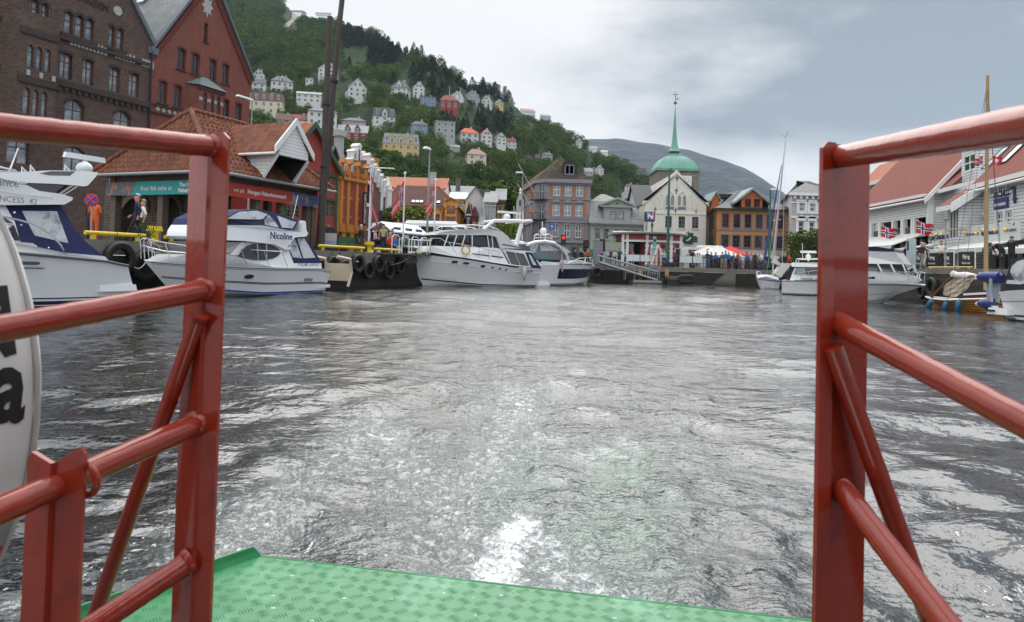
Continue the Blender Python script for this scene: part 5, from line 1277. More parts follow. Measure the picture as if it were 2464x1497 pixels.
def church():
 Y0=150.0;p=at(1628,640,Y0);root=thing('church_tower','square stone church tower with green copper dome and tall spire','church',(p.x,Y0,0));S0=FPX/Y0
 fr=Frame(p.x,Y0,0);lean=.028
 def hz(px,py):return fr.hit(px,py)[1]
 ztow=hz(1628,409);hw=(1680-1576)/2/S0*.97
 TS=M('tower_rubble_stone',(.23,.21,.185),.9,tex='brick',p={'w':.9,'h':.35,'m':.03,'mortar':(.3,.28,.25),'c2':.75,'hs':.5},var=.3,vs=.7,dirt=.4)
 mb=MB();cl=(fr.u(1666,0,440),fr.u(1673,0,440));z0,z1=hz(1668,462),hz(1668,438)
 dep=hw*2;H=[(fr.u(1744-14+0-0,0,445)*0+fr.u(1742,0,445),fr.u(1746,0,445),0,0)]
 wins=[(fr.u(X_,0,445),fr.u(X_+5,0,445),hz(1650,462),hz(1650,437),.25)for X_ in(1642,1661)]
 wall_front(mb,[(-hw,2),(hw,2),(hw,ztow),(-hw,ztow)],wins,TS,rv=.5);shell(mb,[(-hw,2),(hw,2),(hw,ztow),(-hw,ztow)],0,dep,TS);mb.build('tower_wall',root)
 dk=MB();[dk.box(w[0],w[1],.4,.6,w[2],w[3],DARK)for w in wins];dk.build('louvre_opening',root)
 cn=MB();cn.box(-hw-.35,hw+.35,-.35,dep+.35,ztow-.2,ztow+.35,COPPER);cn.build('eaves',root)
 ck=MB();cu,cz=fr.u(1731-80,0,438),hz(1651,440);ck.box(cu-1.15,cu+1.15,-.16,-.02,cz-1.5,cz+1.5,WHITE);c_=ck.build('clock_face',root)
 hd=MB();hd.path([(cu,-.2,cz),(cu+.6,-.2,cz+.5)],.06,BLACK,4);hd.path([(cu,-.2,cz),(cu-.3,-.2,cz+.9)],.05,BLACK,4)
 for k in range(12):a=k*math.pi/6;hd.box(cu+.9*math.sin(a)-.05,cu+.9*math.sin(a)+.05,-.19,-.16,cz+1.15*math.cos(a)-.08,cz+1.15*math.cos(a)+.08,BLACK)
 hd.build('clock_hands',c_)
 dm=MB();rings=[];zt=hz(1631,362);zs=hz(1631,358)
 prof=[(1.05,0),(1.01,.1),(.94,.28),(.84,.46),(.69,.62),(.52,.74),(.36,.82),(.25,.88),(.205,.94),(.19,1.0)]
 cy=dep/2
 H_=hz(1631,365)-ztow
 def sq(r,z,n=6):
  pts=[]
  c=[(-1,-1),(1,-1),(1,1),(-1,1)]
  for k in range(4):
   a,b=c[k],c[(k+1)%4]
   for i in range(n):
    t=i/n;x,y=a[0]+(b[0]-a[0])*t,a[1]+(b[1]-a[1])*t;l=math.hypot(x,y);kx=1+(1.12/l-1)*.35;pts.append((r*x*kx,cy+r*y*kx,z))
  return pts
 dm.loft([sq(hw*r,ztow+.3+H_*t)for r,t in prof],COPPER);dm.build('dome',root,25)
 nk=MB();z2,z3=ztow+.3+H_,hz(1631,358);nk.loft([sq(hw*.17,z2),sq(hw*.17,z3)],M('dark_copper',(.05,.09,.075),.7));nk.build('spire_neck',root)
 sp=MB();ztip=hz(1636,240)
 pr=[(.30,0),(.29,.012),(.24,.03),(.185,.07),(.14,.14),(.105,.26),(.075,.45),(.045,.68),(.006,1.0)]
 sp.loft([sq(hw*r,z3+(ztip-z3)*t,2)for r,t in pr],COPPER);sp.build('spire',root,20)
 fn=MB();fn.tube((0,cy,ztip-.3),(0,cy,hz(1637,213)),.06,BLACK,n=6);fn.ball((0,cy,ztip+.4),.38,M('gilded_ball',(.25,.16,.06),.35,metal=.7),10,6)
 zc=hz(1636,226);fn.add([(0,cy,zc),(.9,cy,zc+.3),(.5,cy,zc+.0),(.9,cy,zc-.3)],[(0,1,2),(0,2,3)],BLACK);fn.path([(-.5,cy,zc+1.0),(.5,cy,zc+1.0)],.05,BLACK,4);[fn.ball((dx,cy,zc+dz),.12,BLACK,6,4)for dx,dz in((-.5,1.),(.5,1.),(0,1.5),(0,.6))]
 fn.build('weather_vane',root)
church()
def orange_house():
 fr=Frame(0,92,0);root=thing('plaster_house','orange yellow three storey house with glazed black tiles and gabled dormer','building',fr.w(fr.u(1800)));F=Facade(root,fr)
 X,Y,S=1464.,197.1,.3105;OR=M('orange_render',(.46,.205,.055),.75,var=.06,dirt=.12);OD=M('burnt_orange_boards',(.40,.12,.035),.7,var=.08);FW=paint('plum_window',(.06,.025,.03),.5);GTr=paint('slate_blue_trim',(.14,.15,.2),.6)
 u0,u1=fr.u(X+838*S,0,Y+1150*S),fr.u(X+1392*S,0,Y+1150*S);ze=fr.hit(1800,Y+992*S)[1]
 c=lambda l:[h[:4]for h in align_rows(holes_px(fr,l,X,Y,S),.8)]
 a=c([(884,932,1022,1122),(972,1020,1025,1127),(1058,1106,1028,1131),(1146,1193,1031,1136),(1228,1274,1034,1138),(1314,1358,1038,1142)]);b=c([(877,930,1185,1275),(965,1017,1190,1280),(1050,1102,1194,1284),(1136,1187,1197,1286),(1218,1270,1200,1290),(1304,1356,1203,1292)])
 g=[(w[0],w[1],ZF+.2,ZF+2.4)for w in b]
 mb=MB();out=[(u0,ZF),(u1,ZF),(u1,ze),(u0,ze)];wall_front(mb,out,a+b+g,OR,rv=.18);mb.quad((u1,0,ZF),(u1,0,ze),(u1,13,ze),(u1,13,ZF),OR);F.put(mb,'wall');F.wins(a+b+g,FW,GLASS,y=.08,nx=2,nz=3,ft=.09)
 sw=MB();xl=at(X+752*S,600,92+12).x;BB=M('brown_boards',(.17,.09,.05),.7,tex='board',p={'w':40,'h':.22,'gap':.4,'c2':1.})
 sw.quad((u0,0,ZF),(u0,0,ze),(xl,12,ze),(xl,12,ZF),BB);sw.quad((xl,12,ZF),(xl,12,ze),(u1,13,ze),(u1,13,ZF),BB);F.put(sw,'side_wall')
 for t_ in(.25,.55):
  for zz in((a[0][2],a[0][3]),(b[0][2],b[0][3])):
   m=MB();p=Vector((u0+(xl-u0)*t_,12*t_,0));d=Vector((xl-u0,12,0)).normalized();n_=Vector((-d.y,d.x,0))*.05;q=[p+n_,p+d*1.4+n_];m.quad((q[0].x,q[0].y,zz[0]),(q[1].x,q[1].y,zz[0]),(q[1].x,q[1].y,zz[1]),(q[0].x,q[0].y,zz[1]),GLASS);F.put(m,'side_window')
 t=MB()
 for w in a+b:t.box(w[0]-.16,w[0]-.02,-.05,.01,w[2]-.14,w[3]+.14,GTr);t.box(w[1]+.02,w[1]+.16,-.05,.01,w[2]-.14,w[3]+.14,GTr);t.box(w[0]-.02,w[1]+.02,-.05,.01,w[3]+.02,w[3]+.16,GTr);t.box(w[0]-.02,w[1]+.02,-.07,.01,w[2]-.16,w[2]-.02,GTr)
 t.box(u0,u1,-.06,.01,a[0][2]-.45,a[0][2]-.3,GTr);t.box(u0-.4,u1+.4,-.5,.05,ze-.12,ze+.12,BLACK);F.put(t,'trim')
 zr=fr.hit(1760,Y+838*S,4.5)[1];r=MB();ra,rb=fr.u(X+1010*S,4.5,Y+838*S),fr.u(X+1160*S,4.5,Y+845*S)
 V=[(u0-.5,-.5,ze+.1),(u1+.6,-.5,ze+.1),(u1+.6,13,ze+.1),(xl-.5,13,ze+.1),(ra,4.5,zr),(rb,4.5,zr),(rb,9,zr),(ra-.5,9,zr)]
 k=.42;mid=[(V[i][0]+(V[4+i][0]-V[i][0])*k,V[i][1]+(V[4+i][1]-V[i][1])*k,V[i][2]+(V[4+i][2]-V[i][2])*(k-.08))for i in range(4)]
 V=V[:4]+mid+V[4:];r.add(V,[(0,1,5,4),(1,2,6,5),(2,3,7,6),(3,0,4,7),(4,5,9,8),(5,6,10,9),(6,7,11,10),(7,4,8,11),(8,9,10,11),(3,2,1,0)],BLACKTILE);F.put(r,'roof')
 da,db=fr.u(X+1028*S,0,Y+940*S),fr.u(X+1195*S,0,Y+940*S);dz0=ze+.2;dzr=fr.hit(X+1112*S,Y+838*S)[1];dze=fr.hit(X+1112*S,Y+905*S)[1];m=(da+db)/2
 dh=c([(1058,1105,905,970),(1128,1175,908,972)]);dh=[(h[0],h[1],max(h[2],dz0+.1),h[3])for h in dh]
 d=MB();o_=[(da,dz0),(db,dz0),(db,dze),(m,dzr),(da,dze)];wall_front(d,o_,dh,OD,y=.0,rv=.12);d.box(da,da+.03,.0,3,dz0,dze,OD);d.box(db-.03,db,.0,3,dz0,dze,OD);F.put(d,'dormer_wall');F.wins(dh,FW,GLASS,y=.06)
 dr=MB();GC=paint('grey_green_gable_trim',(.22,.30,.27),.6);s=(dzr-dze)/(m-da);dr.prism([(da-1.0,dze-s*1.0),(m,dzr),(db+1.0,dze-s),(db+1.0,dze-s+.3),(m,dzr+.35),(da-1.0,dze-s+.3)],'y',-.45,5,SLATEGREY,GC);F.put(dr,'dormer_roof')
 la,lb=fr.u(X+805*S,3,Y+940*S),fr.u(X+860*S,3,Y+940*S);lz=fr.hit(X+830*S,Y+860*S,3)[1];lze=fr.hit(X+830*S,Y+915*S,3)[1]
 w=MB();w.prism([(la,ze),(lb,ze),(lb,lze),((la+lb)/2,lz),(la,lze)],'y',3,8,OD);F.put(w,'wing_gable');w=MB();w.prism([(la-.25,lze-.3),((la+lb)/2,lz),(lb+.2,lze-.2),(lb+.2,lze+.05),((la+lb)/2,lz+.25),(la-.25,lze)],'y',2.8,8,GC);w.box((la+lb)/2,ra+2,5,8,lz-.4,lz+.1,BLACKTILE);F.put(w,'wing_roof')
 aw=MB();za=b[0][2]-.3
 aw.prism([(-.1,za),(-1.5,za-.55),(-1.5,za-.75),(-.1,za-.3)],'x',u0+1,u1,M('awning_glass',(.3,.3,.3),.3,var=.2));F.put(aw,'canopy')
 sn=MB();sa,sb=fr.u(1875,-1.6,645),fr.u(1903,-1.6,645);zz=fr.hit(1890,633,-1.6)[1];sn.box(sa-.6,sb+.2,-1.62,-1.5,zz-.45,zz+.4,BLACK);s_=F.put(sn,'cafe_sign');t_=link('lettering',text_mesh('Egge',.62,WHITE,.01,bold=.01),s_,((sa+sb)/2-.3,-1.64,zz));t_.rotation_euler=(R(90),0,0)
orange_house()
def grey_house():
 fr=Frame(0,88,0);root=thing('stucco_house','pale grey stucco house with white window surrounds and black hip roof','building',fr.w(fr.u(1930)));F=Facade(root,fr)
 X,Y,S=1464.,197.1,.3105;GW=M('pale_grey_stucco',(.42,.41,.43),.7,tex='board',p={'w':1.2,'h':.3,'m':.02,'gap':.82,'c2':1.},var=.05);u0,u1=fr.u(X+1418*S,0,Y+1000*S),fr.u(2030,0,520);ze=fr.hit(1935,Y+862*S)[1]
 c=lambda l:[h[:4]for h in align_rows(holes_px(fr,l,X,Y,S),.8)]
 a=c([(1478,1520,935,1003),(1560,1602,937,1005),(1640,1682,939,1007)]);b=c([(1472,1515,1082,1162),(1555,1597,1085,1165),(1638,1680,1088,1168)]);zs=fr.hit(1935,571)[1]
 mb=MB();wall_front(mb,[(u0,zs),(u1,zs),(u1,ze),(u0,ze)],a+b,GW,rv=.18);xl=at(X+1345*S,520,88+14).x
 mb.quad((u0,0,ZF),(u0,0,ze),(xl,14,ze),(xl,14,ZF),CREAM);mb.quad((u1,0,ZF),(u1,0,ze),(u1,14,ze),(u1,14,ZF),GW);F.put(mb,'wall');F.wins(a,WHITE,SKYGLASS,y=.1,nx=1,nz=2,ft=.09);F.wins(b,WHITE,GLASS,y=.1,nx=1,nz=2,ft=.09)
 t=MB()
 for w in a+b:t.box(w[0]-.3,w[0]-.02,-.09,.01,w[2]-.3,w[3]+.1,WHITE);t.box(w[1]+.02,w[1]+.3,-.09,.01,w[2]-.3,w[3]+.1,WHITE);t.box(w[0]-.4,w[1]+.4,-.14,.01,w[3]+.1,w[3]+.35,WHITE);t.box(w[0]-.02,w[1]+.02,-.12,.01,w[2]-.3,w[2]-.02,WHITE)
 for w in b:t.prism([(w[0]-.4,w[3]+.35),(w[1]+.4,w[3]+.35),((w[0]+w[1])/2,w[3]+.85)],'y',-.14,.01,WHITE)
 t.box(u0-.4,u1,-.5,.02,ze-.35,ze,WHITE);t.box(u0,u1,-.12,.02,ze-1.3,ze-1.15,WHITE);t.box(u0,u1,-.14,.02,a[0][2]-.9,a[0][2]-.65,WHITE);t.box(u0,u1,-.25,.02,zs,zs+.5,WHITE)
 for i in range(14):t.box(u0+.2+i*.75,u0+.45+i*.75,-.35,.02,ze-.75,ze-.35,WHITE)
 F.put(t,'stucco_trim')
 r=MB();zr=fr.hit(X+1548*S,Y+768*S,5)[1];pk=fr.u(X+1548*S,5,Y+768*S);r.add([(u0-.5,-.5,ze),(u1+.5,-.5,ze),(u1+.5,14,ze),(xl-.5,14,ze),(pk,5,zr),(u1-4,5,zr),(pk,9,zr)],[(0,1,5,4),(1,2,5),(2,3,6,5),(3,0,4,6),(4,5,6),(3,2,1,0)],BLACKTILE);F.put(r,'roof')
 s=MB();s.box(u0+.5,u1,-.02,.3,zs-1.3,zs,BLACK);s.box(u0,u0+.5,-.02,.3,ZF,zs,BLACK);s.box(u0+3.4,u0+3.7,-.02,.3,ZF,zs,BLACK);s.box(u0+.5,u1,.3,.4,ZF,zs,GLASS);F.put(s,'shop_front')
 o_=MB();za,zb2=fr.hit(1935,653,-1)[1],fr.hit(1935,634,-1)[1];o_.box(fr.u(1926,-1,640),u1,-1.1,-.9,za,zb2,paint('orange_red_sign',(.62,.07,.015),.5));s_=F.put(o_,'shop_sign');q=link('lettering',text_mesh('Kia',.9,paint('dark_blue_letters',(.02,.02,.16),.5),.01,bold=.02),s_,(fr.u(1937,-1.1,645),-1.12,(za+zb2)/2));q.rotation_euler=(R(90),0,0)
grey_house()
H_SLATE=M('hill_grey_roof',(.13,.135,.155),.6,tex='slate',p={'w':.6,'h':.4,'c2':.8},var=.15)
H_PALE=M('hill_pale_roof',(.36,.37,.37),.6,tex='slate',p={'w':.6,'h':.4,'c2':.85},var=.1)
H_OR=M('hill_orange_roof',(.50,.12,.05),.7,var=.15);H_PINK=M('hill_pink_roof',(.34,.19,.18),.7,var=.1);H_BR=M('hill_brown_roof',(.15,.085,.065),.7,var=.15);H_RED=M('hill_red_roof',(.21,.05,.04),.7,var=.15)
H_W=paint('hill_white_wall',(.60,.60,.59),.6);H_Y=paint('hill_yellow_wall',(.58,.42,.13),.6);H_CR=paint('hill_cream_wall',(.60,.55,.40),.6);H_R=paint('hill_red_wall',(.27,.035,.03),.6)
H_G=paint('hill_grey_wall',(.33,.34,.34),.6);H_BL=paint('hill_blue_wall',(.17,.25,.33),.6)
HILL_BOX=[]
_wcache={}
def hill_window(w,h,root,x,y,z,rz,frame=WHITE):
 key=(round(w,1),round(h,1),frame.name)
 if key not in _wcache:
  m=MB();m.box(-w/2-.12,w/2+.12,-.06,.02,-h/2-.12,h/2+.12,frame);m.box(-w/2,-.05,-.09,-.055,-h/2,h/2,GLASS);m.box(.05,w/2,-.09,-.055,-h/2,h/2,GLASS);_wcache[key]=m.mesh('window')
 return link('window',_wcache[key],root,(x,y,z),rz)
def hill_house(label,x0,x1,yt,yb,wall,roof,kind='hip',yaw=0,floors=2,depth=.75,dormers=0,eave=None,frame=WHITE,group=None,chim=1,free=True,base=True):
 xm=(x0+x1)/2;p=at_hill(xm,yb);Y=p.y;s=FPX/Y
 a=R(yaw);W=(x1-x0)*.94/s/(math.cos(a)+depth*abs(math.sin(a)));D=W*depth;Ht=(yb-yt)/s
 ze=Ht*(eave if eave else(.62 if kind in('hip','side')else.55 if kind!='flat' else.95))
 if free:HILL_BOX.append((x0,x1,yt,yb-(yb-yt)*.36,Y))
 root=thing('hillside_house',label,'house',(p.x,Y,p.z-.3),a,group);mb=MB();r=MB()
 x,X,y_,Y_=-W/2,W/2,-D/2,D/2
 mb.box(x,X,y_,Y_,-6 if base else-1,ze,wall)
 if kind=='front':
  mb.prism([(x,ze),(X,ze),(0,Ht)],'y',y_+.01,Y_-.01,wall);roof_y(r,x,X,y_,Y_,ze,Ht,roof,W*.05,.25,WHITE)
 elif kind=='side':
  mb.prism([(y_,ze),(Y_,ze),(0,Ht)],'x',x+.01,X-.01,wall);roof_x(r,x,X,y_,Y_,ze,Ht,roof,W*.03,.25)
 elif kind=='gambrel':
  o=[(x,ze),(X,ze),(X*.72,ze+(Ht-ze)*.58),(0,Ht),(x*.72,ze+(Ht-ze)*.58)];mb.prism(o,'y',y_+.01,Y_-.01,wall)
  o2=[(x-.3,ze-.2),(x*.72-.2,ze+(Ht-ze)*.6),(0,Ht+.3),(X*.72+.2,ze+(Ht-ze)*.6),(X+.3,ze-.2),(X+.05,ze-.2),(X*.72-.1,ze+(Ht-ze)*.58-.1),(0,Ht),(x*.72+.1,ze+(Ht-ze)*.58-.1),(x-.05,ze-.2)]
  n=len(o2);v=[(q[0],y_-.4,q[1])for q in o2]+[(q[0],Y_+.4,q[1])for q in o2]
  r.add(v,[(i,(i+1)%n,n+(i+1)%n,n+i)for i in range(n)]+[(0,1,8,9),(1,2,7,8),(2,3,6,7),(3,4,5,6)]+[(9+n,8+n,1+n,0+n),(8+n,7+n,2+n,1+n),(7+n,6+n,3+n,2+n),(6+n,5+n,4+n,3+n)],roof)
 elif kind=='mansard':
  r.box(x-.2,X+.2,y_-.2,Y_+.2,ze,Ht,roof,W*.05,D*.12)
 elif kind=='flat':r.box(x-.3,X+.3,y_-.3,Y_+.3,ze,Ht,roof)
 else:roof_hip(r,x,X,y_,Y_,ze,Ht,roof,W*.04,inset=min(W,D)*.45,th=.2)
 mb.build('wall',root);ro=r.build('roof',root)
 nb=max(2,int(W/2.9));fh=ze/floors
 def row(z,n,w,h,fx=1.0):
  for i in range(n):hill_window(w,h,root,x*fx+W*fx*(i+.5)/n,y_,z,0,frame)
 for f in range(floors):row(fh*(f+.55),nb,min(1.15,W/nb*.45),min(1.5,fh*.52))
 nd=max(1,int(D/3.2));sx=x if p.x-0>0 or yaw<0 else X
 sx=X if p.x<0 else x
 if yaw>8:sx=x
 if yaw<-8:sx=X
 for f in range(floors):
  for i in range(nd):hill_window(min(1.1,D/nd*.4),min(1.5,fh*.52),root,sx,y_+D*(i+.5)/nd,fh*(f+.55),R(90)if sx>0 else R(-90),frame)
 if kind in('front','gambrel')and Ht-ze>2:row(ze+(Ht-ze)*.35,2,1.0,min(1.4,(Ht-ze)*.35),.5)
 if kind=='mansard':row(ze+(Ht-ze)*.5,nb,.9,(Ht-ze)*.5)
 for i in range(dormers):
  d=MB();cx=x+W*(i+1)/(dormers+1);dw=min(2.4,W/(dormers+1)*.6);hh=(Ht-ze)
  d.prism([(cx-dw/2,ze-.1),(cx+dw/2,ze-.1),(cx+dw/2,ze+hh*.5),(cx,ze+hh*.95),(cx-dw/2,ze+hh*.5)],'y',y_-.15,y_+D*.4,wall)
  d.build('dormer',root);hill_window(dw*.45,hh*.35,root,cx,y_-.16,ze+hh*.3,0,frame)
  e=MB();roof_y(e,cx-dw/2,cx+dw/2,y_-.15,y_+D*.4,ze+hh*.5,ze+hh*.95,roof,.2,.12);e.build('dormer_roof',root)
 for i in range(chim):
  c=MB();cx=W*(.18 if i==0 else-.22);c.box(cx-.4,cx+.4,D*.05,D*.05+.8,ze,Ht+1.0,M('sooty_stone')if i else STONEP);c.build('chimney',root)
 return root
HOUSES=[('white steep gabled villa at the far left of the upper terrace',606,640,168,200,H_W,H_SLATE,dict(kind='front',yaw=12)),('small white house with a dark slate roof below the steep gabled villa',604,642,190,222,H_W,H_SLATE,dict(kind='side',yaw=15)),('large white villa with dark hip roof and veranda on the upper terrace',645,709,182,228,H_W,H_SLATE,dict(kind='hip',yaw=22,dormers=1,chim=2)),('cream apartment block with brown mansard roof next to the red brick gable',590,685,224,276,H_CR,H_BR,dict(kind='mansard',yaw=8,floors=2,eave=.6,depth=.4)),('big white house with pale gambrel roof high behind the tall masts',758,819,153,190,H_W,H_PALE,dict(kind='front',yaw=18,eave=.5,depth=1.0)),('tiny white garden house below the big gambrel house',736,755,188,201,H_W,H_PALE,dict(kind='flat',floors=1)),('low white modern house with shallow roof left of the masts',711,778,221,250,H_W,H_PALE,dict(kind='side',yaw=10,eave=.7)),('white house with black timber lines and dark broken gable roof',824,886,193,237,H_W,H_SLATE,dict(kind='front',yaw=24,eave=.5,chim=2,depth=1.1)),('white gabled villa with wide slate roof among copper beeches',940,988,194,232,H_W,H_SLATE,dict(kind='hip',yaw=-8,dormers=1,eave=.45)),('smaller white gabled house right of the slate roofed villa',990,1023,198,231,H_W,H_SLATE,dict(kind='front',yaw=12)),('dark red house with red hip roof on the terrace edge',1052,1105,228,262,H_R,H_RED,dict(kind='hip',yaw=12,eave=.5)),('long low blue grey house beside the red hip roofed one',1010,1050,232,254,H_BL,H_SLATE,dict(kind='flat',yaw=18,depth=.3)),('white and grey row house behind the red hip roofed house',1087,1117,221,241,H_W,H_SLATE,dict(kind='front',yaw=-10)),('grey house with two sharp white edged gables near the ridge',1119,1155,220,247,H_G,H_SLATE,dict(kind='front',yaw=-5)),('small white gabled house last in the row near the ridge',1158,1186,230,256,H_W,H_SLATE,dict(kind='front',yaw=-15)),('bright yellow gabled house high on the right of the hill',1186,1212,240,259,H_Y,H_PALE,dict(kind='front',yaw=25)),('pair of joined white houses with pinkish roof on the steep slope',1248,1289,262,283,H_W,H_PINK,dict(kind='side',yaw=20)),('low grey roofed house half hidden on the ridge',1299,1326,275,289,H_G,H_PALE,dict(kind='side',yaw=15)),('white four storey apartment house with dark hip roof behind the masts',729,815,258,322,H_W,H_SLATE,dict(kind='hip',yaw=22,floors=3,eave=.78)),('brown roofed row house with skylights left of the red roofed one',662,706,274,300,H_W,H_BR,dict(kind='side',yaw=10,eave=.4)),('red roofed row house with skylights above the market hut dormer',692,749,275,301,H_W,H_RED,dict(kind='side',yaw=5,eave=.4)),('grey pavilion roofed house between the white apartment house and the baroque villa',820,886,282,309,H_G,H_SLATE,dict(kind='hip',yaw=10,eave=.55)),('white villa with tall curved gable and grey mansard roof',890,955,261,302,H_W,H_SLATE,dict(kind='mansard',yaw=18,eave=.45,dormers=1)),('dark red timber house with white edged gables below the baroque villa',809,890,301,342,H_R,H_PALE,dict(kind='side',yaw=8,dormers=2,eave=.5)),('long yellow house with grey mansard roof and three gables',916,1012,322,378,H_Y,H_PALE,dict(kind='mansard',yaw=10,floors=2,dormers=3,eave=.55,depth=.35,chim=2)),('blue grey house with pointed slate roof right of the baroque villa',984,1031,290,321,H_BL,H_SLATE,dict(kind='hip',yaw=14)),('modern flat roofed grey concrete house in the trees',1040,1097,293,336,H_G,H_PALE,dict(kind='flat',yaw=15,floors=3)),('white house with bright orange hip roof, largest of the orange roofed row',1098,1153,307,345,H_W,H_OR,dict(kind='hip',yaw=18,eave=.6)),('white house with twin orange gable roofs in the middle of the row',1150,1185,311,345,H_W,H_OR,dict(kind='front',yaw=22)),('white house with dark slate roof right of the twin orange gables',1184,1219,321,350,H_W,H_SLATE,dict(kind='front',yaw=26,depth=1.1)),('little white house with a red roof at the end of the row',1217,1242,332,354,H_W,H_RED,dict(kind='side',yaw=12)),('beige house with broad pink hip roof standing alone in dark trees',1115,1172,357,398,H_CR,H_PINK,dict(kind='hip',yaw=14,floors=2,eave=.6)),('low glass roofed house half sunk in trees above the pink hip roof',1078,1108,349,362,H_G,H_PALE,dict(kind='side',yaw=15)),('small brown hut in the trees left of the grey corner building',1286,1300,372,381,H_BR,H_BR,dict(kind='side',chim=0,floors=1)),('dark slate roofed house just above the grey corner building',1302,1330,366,384,H_G,H_SLATE,dict(kind='hip')),('tall white house on the skyline at the right end of the hill',1383,1401,334,354,H_W,H_PALE,dict(kind='front',yaw=15)),('small pale house on the skyline below the tall white one',1419,1437,352,363,H_W,H_PALE,dict(kind='side')),('white roofed shed at the last bend of the skyline',1445,1462,362,371,H_W,H_W,dict(kind='side',chim=0,floors=1)),('white gabled house right of the corner building roof',1431,1452,398,419,H_W,H_SLATE,dict(kind='front')),('pale roofed house directly behind the corner building',1402,1427,404,428,H_G,H_PALE,dict(kind='side',yaw=10)),('terracotta coloured house left of the white gabled one behind the corner building',1420,1433,404,420,H_R,H_BR,dict(kind='front')),('tall dark timber house above the white church street gable',1530,1554,393,424,paint('hill_dark_wall',(.07,.06,.06),.6),H_SLATE,dict(kind='side')),('white house with slate roof above the sage green house',1501,1527,441,461,H_W,H_SLATE,dict(kind='hip')),('small white house with a chimney left of the slate roofed white one',1494,1509,460,474,H_W,H_RED,dict(kind='front')),]
for h in HOUSES:hill_house(h[0],*h[1:7],**h[7])
def funicular():
 p=at_hill(714,33);root=thing('funicular_station','dark roofed funicular station pavilion on the top of the hill','station',(p.x,p.y,p.z));s=FPX/p.y;W=38/s
 HILL_BOX.append((690,740,0,36,p.y))
 m=MB();m.box(-W/2,W/2,0,12,-4,4.5,H_G);m.box(-W*.3,W*.3,-3,0,-6,2,WHITE);m.build('wall',root)
 m=MB();roof_hip(m,-W/2,W/2,0,12,4.5,10,H_SLATE,1.5);m.build('roof',root)
 for i in range(5):hill_window(2.4,2.4,root,-W/2+W*(i+.5)/5,0,2.3,0)
 m=MB();pts=[at_hill(x,y)+Vector((0,0,.6))for x,y in((708,36),(709,42),(706,48),(700,54),(693,61),(688,67))]
 t=thing('funicular_track','pale straight funicular track climbing to the hilltop station','railway',pts[-1])
 for k in(-1,1):m.path([p_-pts[-1]+Vector((k*1.6,0,.3))for p_ in pts],.35,STONEP,5)
 m.build('rail',t);m=MB()
 for a,b in zip(pts,pts[1:]):a,b=a-pts[-1],b-pts[-1];m.quad(a+Vector((-3,0,0)),a+Vector((3,0,0)),b+Vector((3,0,0)),b+Vector((-3,0,0)),M('track_bed',(.25,.23,.2),.9))
 m.build('track_bed',t);HILL_BOX.append((684,714,34,70,pts[0].y))
 p=at_hill(775,34);t=thing('terrace_restaurant','long low pale terrace building along the hilltop right of the station','building',(p.x,p.y,p.z));m=MB();m.box(-14,18,0,6,-3,2.2,H_W);m.build('wall',t);m=MB();m.box(-15,19,-1,7,2.2,2.8,H_SLATE);m.build('roof',t);HILL_BOX.append((745,800,25,40,p.y))
funicular()
for i,(px,yt,yb,lb)in enumerate(((706,168,196,'thin white flagpole beside the large white villa'),(1081,208,242,'thin flagpole between the copper beeches and the white gabled villa'),(1108,211,240,'thin flagpole right behind the blue grey long house'),(920,305,330,'flagpole above the yellow mansard house'),(1241,346,378,'tall thin flagpole standing in the dark trees'),(1261,337,358,'flagpole at the end of the orange roofed row'),(1220,303,322,'flagpole in front of the slate roofed white house'))):
 p=at_hill(px,yb);t=thing('flagpole',lb,'flagpole',(p.x,p.y,p.z),0,'thin white flagpoles on the hillside');h=(yb-yt)*p.y/FPX;m=MB();m.tube((0,0,-1),(0,0,h),.14,WHITE,.07,6);m.build('pole',t);m=MB();m.ball((0,0,h),.22,WHITE,6,4);m.build('finial',t)
def crown_mesh(name,kind,seed,mat,leaves):
 rs=random.Random(seed);v,f=[],[]
 def leaf(p,s,up=.3):
  n=Vector((rs.gauss(0,1),rs.gauss(0,1),rs.gauss(0,1)+up)).normalized();a=n.orthogonal().normalized();b=n.cross(a);t=rs.uniform(0,6.28)
  a,b=a*math.cos(t)+b*math.sin(t),b*math.cos(t)-a*math.sin(t);i=len(v);k=rs.uniform(.6,1.2)
  v.extend([tuple(p+a*s),tuple(p+b*s*k*.7),tuple(p-a*s),tuple(p-b*s*k*.7)]);f.append((i,i+1,i+2,i+3))
 if kind=='round':
  lobes=[]
  for i in range(15):
   a=rs.uniform(0,6.28);h=rs.uniform(.24,.86);rr=.30*math.sin(math.pi*min(1,(h-.1)/.95))**.6*rs.uniform(.4,1.05)
   lobes.append((Vector((rr*math.cos(a),rr*math.sin(a),h)),rs.uniform(.11,.19)))
  for c,r in lobes:
   for _ in range(leaves//15):
    d=Vector((rs.gauss(0,1),rs.gauss(0,1),rs.gauss(0,1)+.25)).normalized();leaf(c+d*r*rs.uniform(.75,1.08),rs.uniform(.016,.032))
 else:
  n=13
  for k in range(n):
   z=.1+.88*k/n;rad=.20*(1-k/n)**.85+.012
   for _ in range(int(leaves/n*(1.35-.8*k/n))):
    a=rs.uniform(0,6.28);q=rs.uniform(.25,1)**.6;star=1+.22*math.sin(a*7+k*2)
    leaf(Vector((rad*q*star*math.cos(a),rad*q*star*math.sin(a),z-.05*q+rs.uniform(-.015,.03))),rs.uniform(.012,.028),1.0)
 me=bpy.data.meshes.new(name);me.from_pydata(v,[],f);me.materials.append(mat);return me
